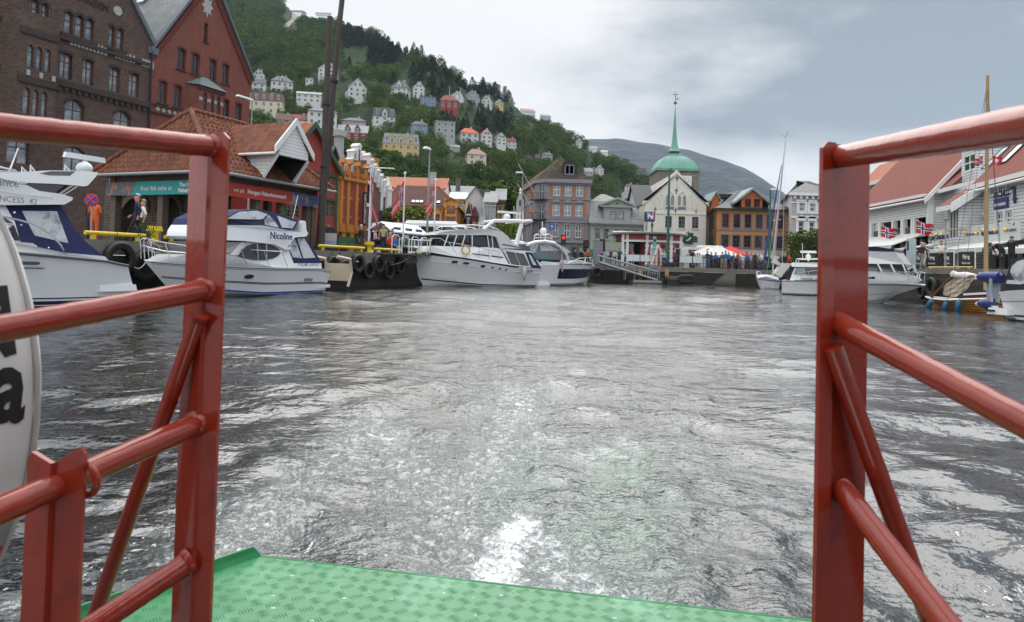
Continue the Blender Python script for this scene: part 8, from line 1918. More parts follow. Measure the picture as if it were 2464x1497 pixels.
def sail_boat():
 C=(1802.2,549.1,.1129);fr=line_frame(1822,58,1884,58.5);b=Boat('sailing_boat','white sailing yacht with blue stripe, white sail cover and tall mast',fr,2.6,(175,1080),(705,1110),[(175,1075),(420,1090),(705,1112)],rake=.5,crop=C,flare=.75,full=.35,keel=-.3)
 b.hull(GEL);b.strip(.80,.93,paint('bright_blue_stripe',(.02,.12,.5),.35),'hull_stripe');b.body([(280,1075),(420,1025),(560,1000),(700,1060),(700,1105)],.9,.7,WHITE,'coachroof')
 x,z=b.p(514,940,1.3);xt,zt=b.p(515,600,1.3);ft=fr.hit(1891,330,1.3);m=MB();m.path([(x,1.3,.9),(xt,1.3,zt),(ft[0],1.3,ft[1])],[.085,.08,.045],M('silver_mast',(.55,.57,.6),.35,metal=.6),8);m.build('mast',b.root,50)
 a,zz=fr.hit(1838,628,.6);c_,z2=fr.hit(1881,397,1.2);m=MB();k=14;m.path([(a+(c_-a)*i/k,.6+.6*i/k,zz+(z2-zz)*i/k+.03*math.sin(i*2))for i in range(k+1)],[.10-.07*i/k for i in range(k+1)],M('blue_sail_cover',(.02,.06,.22),.7,bump=.4,bs=8),8);m.build('furled_jib',b.root,50)
 m=MB();P=[b.p(*q,1.3)for q in((500,740),(530,625),(610,740),(880,750),(760,900),(640,1060),(510,960),(600,860),(640,800))];m.prism([(p[0],p[1])for p in P],'y',1.05,1.5,M('white_sail_cloth',(.70,.69,.66),.8,bump=.8,bs=3,p={'bd':.08}));m.build('sail_cover',b.root,30)
 st=MB();[st.tube((ft[0],1.3,ft[1]-.3),(q,y,1.1),.012,STEEL,n=4)for q,y in((b.u(700,1100),1.3),(x+.1,.15),(x+.1,2.45))];u1,z1=fr.hit(1870,530,1.3);st.tube((u1,.7,z1),(u1,1.9,z1),.02,STEEL,n=5);st.build('rigging',b.root)
 b.tubes([[(165,920),(180,1060)],[(165,920),(230,930),(235,1040)],[(240,930),(355,930),(360,1000)],[(245,1000),(360,995)],[(235,1040),(360,1010)]],.018,WHITE,'pulpit')
 m=MB();m.path([(ft[0]-.35,1.3,ft[1]+.15),(ft[0],1.3,ft[1]),(ft[0]+.2,1.3,ft[1]+.5)],.02,BLACK,4);m.build('wind_vane',b.root)
sail_boat()
def pilot_boat():
 C=(1802.2,549.1,.1129);fr=line_frame(1877,45,2060,43);b=Boat('cabin_boat','white cabin boat with black cockpit cover, half hidden by the right gate post',fr,2.9,(2300,1200),(690,1150),[(690,1112),(1430,1135),(2300,1050)],rake=1.2,crop=C)
 b.hull(GEL);b.strip(.02,.06,paint('blue_boot_top',(.02,.06,.28),.35),'boot_stripe');b.strip(.93,.97,NVY,'hull_line')
 b.body([(860,1110),(960,840),(1900,835),(2000,1000),(2150,1080),(900,1115)],1.2,1.1,GEL,'cabin');b.pane([(945,985),(990,845),(1160,842),(1180,985)],M('green_tint_glass'),'side_window');b.pane([(1200,985),(1180,842),(1600,842),(1640,985)],TINT);b.pane([(1115,1060),(1160,1060),(1360,1060),(1350,1098),(1115,1095)],M('grey_glass'),'side_window')
 b.body([(885,760),(920,730),(1900,725),(1950,780),(1930,832),(905,822)],1.3,1.2,GEL,'cabin_roof',smooth=40);b.body([(755,1075),(790,970),(890,790),(950,830),(870,1070)],1.15,1.1,M('black_canvas',(.02,.018,.03),.8),'cockpit_cover')
 b.tubes([[(985,720),(1000,650),(1900,645),(1920,720)]],.03,WHITE,'roof_rail',.9);radar(b,1265,570,1.4,.8);b.tubes([[(1115,645),(1105,305)]],.02,WHITE,'whip_aerial',.4,both=False)
 b.tubes([[(985,1110),(1060,950),(1430,905),(1900,930)],[(1090,1110),(1120,935)],[(1230,1105),(1280,920)]],.018,STEEL,'side_rail')
pilot_boat()
def sports_boat():
 C=(2083.8,535.,.1693);fr=line_frame(1975,35.5,2228,32.5);b=Boat('sports_boat','white sports cruiser with navy topped flybridge screen, bow pointing right',fr,3.3,(850,905),(-640,900),[(-640,880),(60,862),(500,872),(850,900)],rake=2.6,crop=C,flare=.66,pw=2.0,full=.4)
 b.hull(GEL);b.rail_strip(.92,.03,M('grey_rubber'),'rubbing_strake');b.strip(.38,.395,M('grey_rubber'),'hull_line');b.strip(.02,.05,NVY,'boot_stripe')
 b.body([(-640,700),(60,698),(420,715),(620,760),(740,800),(770,830),(700,880),(-640,880)],1.5,1.3,GEL,'cabin',smooth=35);b.patch(75,120,770,808,TINT)
 b.pane([(-200,780),(120,770),(120,805),(-200,815)],TINT,'side_window');b.body([(-500,575),(530,590),(590,712),(-500,700)],1.3,1.15,TINT,'windscreen');b.tubes([[(140,578),(210,705)],[(335,583),(410,712)],[(530,590),(588,712)]],.035,WHITE,'screen_post',1.25)
 b.body([(-450,385),(385,415),(532,592),(-500,576)],1.3,1.2,GEL,'flybridge',smooth=40);b.body([(-450,345),(120,340),(380,378),(388,418),(-450,388)],1.25,1.15,NVY,'flybridge_top')
 b.tubes([[(60,700),(225,712),(600,700),(600,720),(560,850)],[(225,712),(175,835)],[(730,700),(670,855)],[(600,700),(540,760)],[(735,705),(700,855)],[(845,720),(820,865)],[(735,705),(845,720)]],.02,STEEL,'bow_rail')
sports_boat()
def clinker():
 C=(2083.8,535.,.1693);fr=line_frame(2228,31.0,2400,27.5);b=Boat('clinker_boat','varnished wooden clinker sailing boat with white gunwale and lowered beige sail',fr,2.2,(850,1075),(1960,1080),[(850,1068),(980,1095),(1200,1108),(1700,1085),(1960,1050)],rake=.55,crop=C,flare=.74,full=.35,pw=2.4,chine=-.05,keel=-.4,tb=.8)
 VW=M('varnished_planks',(.58,.25,.04),.3,var=.25,vs=3,coat=.4,p={'patch':((.24,.09,.015),2.2,.5)});b.hull(VW,M('dark_varnish',(.14,.045,.018),.35,var=.2))
 for f in(.12,.28,.45,.62,.80):b.rail_strip(f,.016,M('dark_varnish'),'plank_edge')
 b.rail_strip(1.0,.035,WHITE,'gunwale');b.body([(1330,1040),(1740,1010),(1950,1000),(1950,1055),(1700,1078),(1330,1098)],.75,.7,M('dark_varnish'),'cabin_side');b.body([(1320,1010),(1720,985),(1960,990),(1960,1008),(1740,1015),(1330,1040)],.8,.8,WHITE,'cabin_top')
 x0,z0=b.p(1700,1060,1.1);a_,za=fr.hit(2376.5,182,1.1);m=MB();k=16;m.path([(x0+(a_-x0)*i/k,1.1,.9+(za-.9)*i/k)for i in range(k+1)],[.085-.025*i/k for i in range(k+1)],M('spruce_mast',(.36,.25,.12),.45,var=.2,vs=4),10);m.build('mast',b.root,50)
 m=MB();P=[b.p(*q,1.1)for q in((955,1090),(1220,748))];m.tube((P[0][0],.9,P[0][1]),(P[1][0],1.2,P[1][1]),.06,M('dark_varnish'));P=[b.p(*q,1.1)for q in((1220,748),(1300,900))];m.tube((P[0][0],1.2,P[0][1]),(P[1][0],1.2,P[1][1]),.05,M('dark_varnish'));m.build('boom_crutch',b.root)
 SC_=M('beige_sail_cloth',(.42,.36,.28),.85,bump=1.,bs=3.5,p={'bd':.1,'patch':((.22,.18,.14),2.4,.52)});m=MB();top=[b.p(*q,1.0)for q in((1110,1030),(1110,900),(1250,810),(1420,742),(1570,745))];bot=[b.p(*q,.6)for q in((1120,1045),(1190,1055),(1300,1060),(1420,950),(1520,800))];R1=[]
 for i in range(21):
  t=i/20*4;j=min(3,int(t));f=t-j;A=[top[j][c]+(top[j+1][c]-top[j][c])*f for c in(0,1)];Bq=[bot[j][c]+(bot[j+1][c]-bot[j][c])*f for c in(0,1)];R1.append([(A[0]+(Bq[0]-A[0])*s_/10,1.0-.4*s_/10+.07*math.sin(s_*1.9+i*.5),A[1]+(Bq[1]-A[1])*s_/10)for s_ in range(11)])
 m.loft(R1,SC_,closed=False);m.build('lowered_sail',b.root,60);m=MB();P=[b.p(*q,1.15)for q in((1235,735),(1300,755),(1420,760),(1560,775))];m.path([(x,1.15,z)for x,z in P],[.16,.14,.17,.12],M('white_sail_cloth'),8);m.build('rolled_awning',b.root,50)
 for px in((1500,20),(1850,20),(1350,40),(1560,0)):
  u_,z_=fr.hit(2376,200,1.1);q=b.p(px[0]-120 if px[0]<1700 else 1930,1060,.1);m=MB();m.tube((u_,1.1,z_),(q[0],.15 if px[1]else 2.0,q[1]),.01,BLACK,n=4);m.build('shroud',b.root)
 for(px,py,qx,qy,lb)in((1050,1110,1010,1255,'blue fender nearest the bow of the clinker boat'),(1200,1135,1172,1285,'blue fender in the middle of the clinker boat side'),(1350,1115,1325,1290,'blue fender hanging furthest aft on the clinker boat')):
  x,z=b.p(px,py,-.12);x2,z2=b.p(qx,qy,-.12);t=thing('boat_fender',lb,'fender',fr.w(x2,-.16,z2),fr.a,'blue fenders on the clinker boat');m=MB();m.path([(0,0,0),(.0,0,.06),((x-x2)*.5,0,(z-z2)*.5),(x-x2,0,z-z2-.05),(x-x2,0,z-z2)],[.05,.11,.12,.1,.04],M('teal_blue_fender',(.015,.10,.19),.45),12);m.build('fender',t,50);m=MB();m.tube((x-x2,0,z-z2),(x-x2+.05,.12,z-z2+.25),.01,BLACK);m.build('lanyard',t)
 for kind,px,lb in(('no',2365,'small Norwegian flag under the spreader of the wooden mast'),('ch',2388,'small red flag with a white cross on the wooden mast rigging')):
  u_,z_=fr.hit(px,388,.9);flag(lb,fr.w(u_,.9,z_+.2),fr.a+(R(180)if kind=='no' else 0),.42,.32,kind,None,.04,.15,'courtesy flags on the wooden mast')
clinker()
def stern_boat():
 C=(2083.8,535.,.1693);fr=line_frame(2370,24.2,2480,22.5);b=Boat('cabin_cruiser','white cruiser stern with black cockpit canopy and raised dinghy, cut off by the right edge',fr,3.0,(4200,1000),(1835,1100),[(1835,985),(2246,962),(4200,850)],rake=1.2,crop=C)
 b.hull(GEL);b.strip(.10,.16,BLACK,'boot_stripe',.04);b.strip(.62,.64,M('grey_rubber'),'hull_line');b.body([(1890,1075),(1900,975),(2400,950),(3000,900),(3000,1000),(2246,1078)],1.48,1.42,GEL,'coaming');b.pane([(1960,1005),(2080,990),(2246,1010),(2400,1005),(2246,1035),(2080,1035)],STEEL,'side_grille')
 b.body([(1880,968),(1930,740),(1955,600),(2030,505),(2246,480),(2900,470),(2900,900),(2246,958)],1.4,1.2,M('black_canvas'),'cockpit_canopy');b.pane([(1920,870),(1990,620),(2060,550),(2140,525),(2300,520),(2300,850),(2140,882)],CLEAR,'canopy_window')
 x,z=b.p(1830,1260);x0=b.u(1680,1260);m=MB();m.box(x0,x+.4,.1,2.9,z-.12,z+.1,GEL,.05,.03);m.box(x0+.02,x-.1,.06,.12,z-.03,z+.03,BLACK);m.build('bathing_platform',b.root)
 m=MB();x,z=b.p(1768,1215,.3);m.box(x-.12,x+.12,.3,.5,z-.02,z+.08,GEL);m.tube((x,.4,z-.2),(x,.4,z),.03,GEL);m.build('cleat',b.root);b.text('SKORGENES',.085,BLACK,2042,1372,.14,bold=.004)
 DB=M('dinghy_blue_rubber',(.02,.035,.16),.5);GB=M('dinghy_grey',(.32,.35,.38),.6);q=b.p(1750,790,.4);root=thing('inflatable_dinghy','navy inflatable dinghy stowed on its side at the white cruiser stern','dinghy',fr.w(q[0],.4,q[1]),fr.a);m=MB()
 def tb(pts,r,mat,nm):mm=MB();P=[b.p(*k,.4)for k in pts];mm.path([(x-q[0],0,z-q[1])for x,z in P],r,mat,14);mm.build(nm,root,50)
 tb([(1572,775),(1620,772),(1700,778),(1915,785)],[.03,.14,.2,.2],DB,'upper_tube');tb([(1580,1160),(1640,1155),(1720,1160),(1815,1170)],[.03,.14,.21,.21],DB,'lower_tube');tb([(1560,772),(1595,774)],[.05,.09],WHITE,'tube_cone');tb([(1566,1160),(1600,1158)],[.05,.09],WHITE,'tube_cone')
 P=[b.p(*k,.5)for k in((1720,840),(1900,850),(1880,1140),(1735,1120))];m.prism([(x-q[0],z-q[1])for x,z in P],'y',.05,.15,GB);m.build('floor_board',root);P=[b.p(*k,.2)for k in((1775,800),(1770,1000),(1790,1130))];m=MB();m.path([(x-q[0],-.2,z-q[1])for x,z in P],.05,GB,8);m.build('outboard_bracket',root)
 tb([(1620,735),(1925,735)],.06,GB,'oar')
stern_boat()
def mooring_rope(pts,label,r=.02,mat=None):
 a=pts[0];t=thing('mooring_rope',label,'rope',a,0,'mooring ropes');m=MB();m.path([Vector(p)-Vector(a)for p in pts],r,mat or M('pale_rope',(.42,.40,.34),.85),6);m.build('rope',t)
def sag(a,b,d,n=12):return[tuple(Vector(a).lerp(Vector(b),i/n)-Vector((0,0,d*4*(i/n)*(1-i/n))))for i in range(n+1)]
mooring_rope(sag(LQ.w(LQ.u(875,.2),.2,ZL+.1),at(1000,606,40.8),.75),'rope sagging from the second bollard to the long motor yacht bow')
mooring_rope(sag(LQ.w(LQ.hit(298,640,-2)[0],-2.5,1.0),LQ.w(LQ.hit(352,632,-2)[0],-2.0,1.2),.12),'thin line between the first cruiser stern and the flybridge boat bow',.014)
def kiosk():
 C=(1464,535,.16);Y0=78.0;fr=Frame(0,Y0,0);hp=lambda px,py,v=0:fr.hit(C[0]+px*C[2],C[1]+py*C[2],v)
 u0,u1=hp(205,400)[0],hp(1090,400)[0];ze=hp(650,190)[1];zr=hp(650,150)[1];root=thing('kiosk','low curved red brick kiosk with white bands and open columned corner','kiosk',fr.w((u0+u1)/2));o=root.location;W=u1-u0
 RB=M('kiosk_red_brick',(.36,.085,.075),.8,tex='brick',p={'w':.3,'h':.1,'m':.01,'mortar':(.3,.1,.09),'c2':.85,'hs':.2},var=.12);n=22
 def bow(x):return-1.4*(1-((x-(u0+u1)/2)/(W/2))**2)
 open_=hp(530,300)[0]
 def band(z0,z1,xa,xb,off,mat,name,th=.15):
  m=MB();k=max(3,int(n*(xb-xa)/W));xs=[xa+(xb-xa)*i/k for i in range(k+1)]
  m.loft([[(x-o.x,bow(x)-off,z0),(x-o.x,bow(x)-off,z1),(x-o.x,bow(x)-off+th,z1),(x-o.x,bow(x)-off+th,z0)]for x in xs],mat);m.build(name,root)
 zb=hp(650,290)[1];band(zb+.1,ze,u0,u1,0,RB,'wall');band(ZF,zb-.1,open_,u1,0,RB,'wall');band(zb-.1,zb+.12,u0,u1,.04,WHITE,'white_band',.19)
 m=MB();m.box(u0-o.x,u1-o.x,.2,5,zb,ze,RB);m.box(open_-o.x,u1-o.x,.2,5,ZF,zb,RB);m.box(u0-o.x+.5,open_-o.x,2.4,2.5,ZF,zb,GLASS);m.build('core',root)
 m=MB();xs=[u0-.9+(W+1.8)*i/20 for i in range(21)];m.loft([[(x-o.x,max(-2.3,1.25*bow(x))-.6,zr-.25),(x-o.x,max(-2.3,1.25*bow(x))-.65,zr-.08),(x-o.x,2,zr+.15),(x-o.x,5.5,zr+.1),(x-o.x,5.5,zr-.3)]for x in xs],M('kiosk_roof',(.33,.34,.34),.6,var=.15));m.build('roof',root)
 for px in(215,275,545,915,1085):
  x=hp(px,400)[0];m=MB();m.box(x-.13-o.x,x+.13-o.x,bow(x)-.12,bow(x)+.12,ZF,ze,WHITE);[m.box(x-.2-o.x,x+.2-o.x,bow(x)-.13,bow(x)+.11,ZF+.2+k*.5,ZF+.42+k*.5,WHITE)for k in range(8)if px>300];m.build('column',root)
 for px in(820,960,1052):x,z=hp(px,360,-1.2);m=MB();m.lathe([(.22,0),(.22,.12)],BLACK,(x-o.x,bow(x)-.06,z),12,'y');m.build('round_vent',root)
 a,b=hp(595,400)[0],hp(700,400)[0];m=MB();m.box(a-o.x,b-o.x,bow(a)-.1,bow(a)-.02,ZF+.2,zb-.4,WHITE);m.box(a-o.x+.1,b-o.x-.1,bow(a)-.13,bow(a)-.09,ZF+.4,zb-.8,M('food_poster',(.62,.42,.36),.6,var=.3,vs=1.5));m.build('poster',root)
 a,b=hp(968,400)[0],hp(1060,400)[0];m=MB();m.box(a-o.x,b-o.x,bow(a)-.12,bow(a)+.05,ZF,ZF+2.2,GALV);m.box(a-o.x+.12,b-o.x-.1,bow(a)-.14,bow(a)-.1,ZF+.1,ZF+2.05,DARK);m.build('door',root)
 NV=paint('navy_sign',(.02,.035,.14),.5);f2=Frame(0,80,0);X,Y,S=1239.,366.,.1882
 (a,z1),(b,z0)=f2.hit(X+1675*S,Y+762*S),f2.hit(X+1790*S,Y+887*S);t=thing('roof_sign','navy square sign with white letter N in a green and red ring','sign',(a,80,z0));m=MB();m.box(0,b-a,0,b-a,0,z1-z0,NV);m.build('sign_box',t);r=(b-a)*.36;c=((b-a)/2,-.03,(z1-z0)/2)
 for a0,a1,mt in((-60,90,paint('sign_red',(.6,.03,.04),.5)),(90,200,paint('sign_green',(.06,.35,.08),.5)),(200,300,paint('sign_violet',(.25,.05,.3),.5))):m=MB();m.path([(c[0]+r*math.cos(R(q)),c[1],c[2]+r*math.sin(R(q)))for q in range(a0,a1+1,15)],.07,mt,5);m.build('ring',t)
 q=link('lettering',text_mesh('N',1.0,WHITE,.01,bold=.05),t,c);q.rotation_euler=(R(90),0,0);m=MB();[m.tube((x,y,-1.6),(x,y,0),.04,BLACK,n=5)for x in(.2,b-a-.2)for y in(.2,b-a-.2)];m.build('strut',t)
kiosk()
def tent(px,w,Yd,col,label,zt=594,ze=614):
 p=at(px,ze,Yd);z=p.z-ZF;zp=at(px,zt,Yd).z-ZF;t=thing('market_tent',label,'tent',(p.x,Yd,ZF),0,'pop-up market tents');h=w/2;m=MB();k=8;pts=[]
 def pr(x,y):r=max(abs(x),abs(y))/h;return z+(zp-z)*(1-r)**1.15
 n=8;xs=[-h+2*h*i/n for i in range(n+1)]
 m.add([(x,y,pr(x,y))for y in xs for x in xs],[(j*(n+1)+i,j*(n+1)+i+1,(j+1)*(n+1)+i+1,(j+1)*(n+1)+i)for j in range(n)for i in range(n)],col)
 for a,b in(((-h,-h),(h,-h)),((h,-h),(h,h)),((h,h),(-h,h)),((-h,h),(-h,-h))):m.quad((*a,z),(*b,z),(*b,z-.28),(*a,z-.28),col)
 m.build('canopy',t)
 for x in(-h+.05,h-.05):
  for y in(-h+.05,h-.05):m=MB();m.tube((x,y,0),(x,y,z),.03,WHITE,n=5);m.build('leg',t)
TW=M('tent_white',(.60,.60,.59),.8,var=.05);TR=M('tent_red',(.62,.03,.05),.8,var=.08)
tent(1727,4.4,77,TW,'white peaked market tent nearest the quay edge',590,615);tent(1705,4.2,82,TW,'white peaked market tent just behind the nearer white one',591,612);tent(1757,4.2,80,TR,'bright red peaked market tent',591,614)
def stall(px0,px1,Yd,y0,y1,col,label,name='market_awning'):
 a,b=at(px0,y0,Yd),at(px1,y0,Yd);z1,z0=a.z,at(px0,y1,Yd).z;t=thing(name,label,'awning',(a.x,Yd,ZF));W=b.x-a.x;m=MB();m.prism([(0,z0-ZF),(3,z1-ZF),(3,z1-ZF+.1),(0,z0-ZF+.08)],'x',0,W,col);m.box(0,W,-.02,.02,z0-ZF-.22,z0-ZF+.08,WHITE);m.build('canopy',t)
 for x in(.1,W*.5,W-.1):m=MB();m.tube((x,.1,0),(x,.1,z0-ZF),.035,WHITE,n=5);m.build('leg',t)
stall(1776,1877,84,609,617,M('striped_awning',(.5,.45,.44),.8,tex='board',p={'w':40,'h':.5,'gap':.3,'m':.12,'c2':.6}),'long white and dark red striped fish market awning in front of the orange house')
m_=thing('market_counter','bright red market counter panel under the white tents','counter',at(1700,640,80.5));m_.location.z=ZF;mb_=MB();mb_.box(0,2.6,0,.1,.3,2.3,TR);mb_.build('panel',m_);mb_=MB();mb_.box(0,2.6,-.8,0,0,.9,M('counter_grey',(.2,.2,.22),.7));mb_.build('table',m_)
def bus(px0,px1,Yd,yt,label,low,high,stripe,fr=None,zg=ZF,roof=None,name='bus',L3=2.5):
 a,b=at(px0,600,Yd),at(px1,600,Yd);zt=at((px0+px1)/2,yt,Yd).z-zg;W=b.x-a.x;t=thing(name,label,'bus',(a.x,Yd,zg),0)
 m=MB();m.prism([(.15,.3),(W-.1,.3),(W,.5),(W-.05,zt-.25),(W-.3,zt),(.7,zt),(.2,zt-.15),(0,.6)],'y',0,L3,low);m.build('body',t);m=MB();m.box(.55,W-.25,-.02,L3+.02,zt*.5,zt-.3,high);m.build('window_band',t)
 if stripe:m=MB();m.box(.3,W-.2,-.025,0,zt*.2,zt*.36,stripe);m.build('side_stripe',t)
 for f in(.2,.8):
  m=MB();m.lathe([(.46,-.02),(.46,.3)],RUBBER,(W*f,.0,.46),16,'y');w_=m.build('wheel',t);m=MB();m.lathe([(.22,-.05),(.22,0)],GALV,(W*f,0,.46),12,'y');m.build('hub',w_)
 m=MB();m.box(W*.35,W*.9,.4,L3-.4,zt,zt+.3,roof or low,.2,.1);m.build('roof_unit',t);m=MB();[m.box(W*k,W*k+.06,-.03,-.02,zt*.5,zt-.3,low)for k in(.3,.52,.74)];m.build('window_pillar',t)
LIME=paint('lime_green_stripe',(.22,.55,.05),.4)
bus(888,1122,68,537,'long white city bus with bright green stripe behind the bus shelter',GEL,GLASS,LIME,zg=ZL);bus(1646,1756,86,596,'black and white touring coach parked behind the kiosk',M('coach_white',(.7,.7,.7),.35),M('coach_black',(.02,.02,.025),.2,spec=.8),None,name='coach')
def shelter():
 fr=LQ.sub(0,7.5);u0,u1=fr.u(926,0,560),fr.u(1005,0,560);t=thing('bus_shelter','glass bus shelter with white vaulted roof behind the sitting tourists','bus shelter',fr.w(u0,0,ZL),fr.a);W=u1-u0;zt=fr.hit(940,541)[1]-ZL;m=MB()
 m.prism([(-.9,zt-.55),(0.2,zt+.2),(1.4,zt-.4),(1.4,zt-.5),(0.2,zt+.1),(-.9,zt-.65)],'x',-.3,W+.3,WHITE);m.build('roof',t);m=MB();[m.box(x,x+.08,y,y+.08,0,zt-.4,BLACK)for x in(0,W*.33,W*.66,W-.08)for y in(-.6,1.2)];m.build('frame',t)
 m=MB();m.box(.1,W-.1,1.22,1.25,.4,zt-.6,GLASS);m.build('glass_wall',t);m=MB();[m.box(x,x+W*.2,-.65,-.6,.9,2.2,M('poster_blue'))for x in(W*.05,W*.4,W*.72)];m.build('poster',t)
shelter()
def lamp(px,yt,yb,fr,v,z0,label,arm,col=GALV,cat='street lamp',head=WHITE,r=.07):
 u,zt=fr.hit(px,yt,v);u0=fr.hit(px-(yb-yt)*.0,yt,v)[0];t=thing('street_lamp',label,cat,fr.w(u,v,z0),fr.a);H=zt-z0;m=MB();m.tube((0,0,0),(0,0,H),r*1.3,col,r*.7,8);m.build('pole',t)
 m=MB();m.box(min(0,arm),max(0,arm),-.16,.16,H-.04,H+.12,head,.12,.05);m.build('lamp_head',t)
NF=Frame(0,60,0)
lamp(607,242,560,LQ.sub(0,20),0,ZL,'grey street lamp rising right of the red brick gable',-1.7);lamp(1034,360,560,LQ.sub(0,3.2),0,ZL,'tall grey street lamp between the flagpoles',-.75);lamp(1258,416,600,Frame(0,80,0),0,ZF,'grey street lamp in front of the corner building left edge',-.85)
DG=paint('dark_green_pole',(.02,.13,.085),.5);lamp(1611,407,645,Frame(0,71,0),0,ZF,'tall dark green lamp mast in front of the white gable',.25,DG,r=.13,head=BLACK);lamp(1854,456,640,Frame(0,76,0),0,ZF,'dark green lamp mast in front of the orange house',.9,DG,r=.12)
def pole_flag(px,yt,yb,v,label,w,drop,rot=0):
 fr=LQ.sub(0,v);u,zt=fr.hit(px,yt);t=thing('flagpole',label,'flagpole',fr.w(u,0,ZL),fr.a,'white flagpoles on the left quay');H=zt-ZL;m=MB();m.tube((0,0,0),(0,0,H),.06,WHITE,.035,8);m.build('pole',t,50);m=MB();m.ball((0,0,H+.06),.1,WHITE,8,6);m.build('finial',t)
 p=fr.w(u,0,ZL+H-.3);flag(label.replace('flagpole with','cloth of').replace('white ',''),p,rot,w,drop,'no',None,.13,1.15)
pole_flag(893,403,590,6,'white flagpole with long limp Norwegian flag before the stepped gable',3.4,1.3,R(-60));pole_flag(974.5,419,575,2.2,'white flagpole with limp Norwegian flag above the yellow green tree',2.0,1.0,R(160));pole_flag(1048.5,435,545,2.4,'white flagpole with limp Norwegian flag right of the tall lamp',1.7,.9,R(150))
def sign(px,yt,yb,fr,v,z0,label,kind,r=.32):
 u,z=fr.hit(px,yt,v);t=thing('traffic_sign',label,'sign',fr.w(u,v,z0),fr.a if fr is not LQ else R(8));H=z-z0;m=MB();m.tube((0,0,0),(0,0,H+r),.03,GALV,n=6);m.build('pole',t);BLU=paint('sign_blue',(.01,.10,.45),.4)
 m=MB();m.lathe([(r,-.06),(r,-.04)],BLU if kind!='stop' else paint('sign_red',(.6,.03,.04),.5),(0,0,H),20,'y');d=m.build('disc',t);m=MB()
 if kind=='stop':m.lathe([(r*.78,-.08),(r*.78,-.06)],BLU,(0,0,H),20,'y');m.path([(-r*.6,-.09,H+r*.6),(r*.6,-.09,H-r*.6)],.035,paint('sign_red'),4);m.path([(r*.6,-.09,H+r*.6),(-r*.6,-.09,H-r*.6)],.035,paint('sign_red'),4)
 else:m.path([(0,-.09,H-r*.6),(0,-.09,H+r*.5)],.04,WHITE,4);m.path([(-r*.4,-.09,H+r*.1),(0,-.09,H+r*.6),(r*.4,-.09,H+r*.1)],.035,WHITE,4)
 m.build('symbol',t)
sign(222,482,560,LQ,2.0,ZL,'round blue and red no stopping sign beside the orange suited worker','stop',.24);sign(1328,547,600,Frame(0,82,0),0,ZF,'round blue arrow sign in front of the corner building','arrow',.38)
def parking_sign():
 fr=Frame(0,72,0);u,z=fr.hit(1575,581);t=thing('parking_sign','turquoise no parking board on a post before the kiosk','sign',fr.w(u,0,ZF));H=z-ZF;m=MB();m.tube((0,0,0),(0,0,H),.04,GALV,n=6);m.build('pole',t);T_=paint('turquoise_board',(.12,.42,.42),.5);m=MB();m.box(-.18,.18,-.06,-.04,H-.6,H+.5,T_);m.box(-.3,.3,-.06,-.04,H-1.0,H-.65,T_);m.build('board',t);m=MB();m.torus((0,-.08,H+.1),.13,.03,BLACK,'y',14,5);m.path([(-.1,-.08,H+.2),(.1,-.08,H)],.03,BLACK,4);m.build('symbol',t)
parking_sign()
def signal(px,py,Yd,lit,label,s=1.0):
 p=at(px,py,Yd);t=thing('traffic_light',label,'traffic light',(p.x,Yd,ZF));H=p.z-ZF;m=MB();m.tube((.0,.1,0),(0,.1,H+.4),.05,GALV,n=6);m.build('pole',t);m=MB();m.box(-.2*s,.2*s,-.1,.08,H-.55*s,H+.55*s,BLACK);m.box(-.32*s,.32*s,.08,.1,H-.7*s,H+.7*s,BLACK);m.build('signal_head',t)
 m=MB();m.ball((0,-.12,H+(.3*s if lit else 0)),.17*s,M('red_signal',(.9,.02,.01),.4,emit=3.0)if lit else BLACK,10,6);m.build('lamp',t)
signal(1356,578,84,True,'traffic light showing red before the corner building',.9);signal(1410,592,80,False,'dark traffic light between the corner building and the sage green house');signal(1450,590,80,False,'dark traffic light on a white pole before the sage green house')
def box_thing(px0,px1,y0,y1,Yd,d,mat,name,label,cat,z0=ZF,roundtop=False,extra=None):
 a,b=at(px0,y1,Yd),at(px1,y1,Yd);zt=at(px0,y0,Yd).z-z0;t=thing(name,label,cat,((a.x+b.x)/2,Yd,z0));h=(b.x-a.x)/2;m=MB();m.box(-h,h,0,d,.08,zt,mat,.02,.02);m.build('body',t);m=MB();m.box(-h+.05,h-.05,.05,d-.05,0,.08,BLACK);m.build('base',t)
 if extra:m=MB();m.box(-h+.04,h-.04,-.02,0,zt*.35,zt*.9,extra);m.build('panel',t)
 return t
box_thing(1416,1427,600,645,77,.8,paint('green_box',(.02,.25,.10),.6),'telephone_box','narrow bright green box at the corner building foot','booth')
box_thing(1427,1450,580,640,76,.4,M('grey_board',(.2,.21,.22),.6),'advert_board','leaning tall grey board before the sage green house','board')
box_thing(1553,1570,636,655,70,.8,M('grey_board'),'waste_bin','grey waste bin left of the white stepladder','bin');box_thing(1600,1624,632,652,70.5,.9,M('black_bin',(.02,.02,.03),.5),'waste_bin','black wheeled bins behind the tall green mast','bin',extra=NVY)
box_thing(1549,1561,640,655,76,.5,M('grey_board'),'waste_bin','small grey bin beside the kiosk poster','bin')
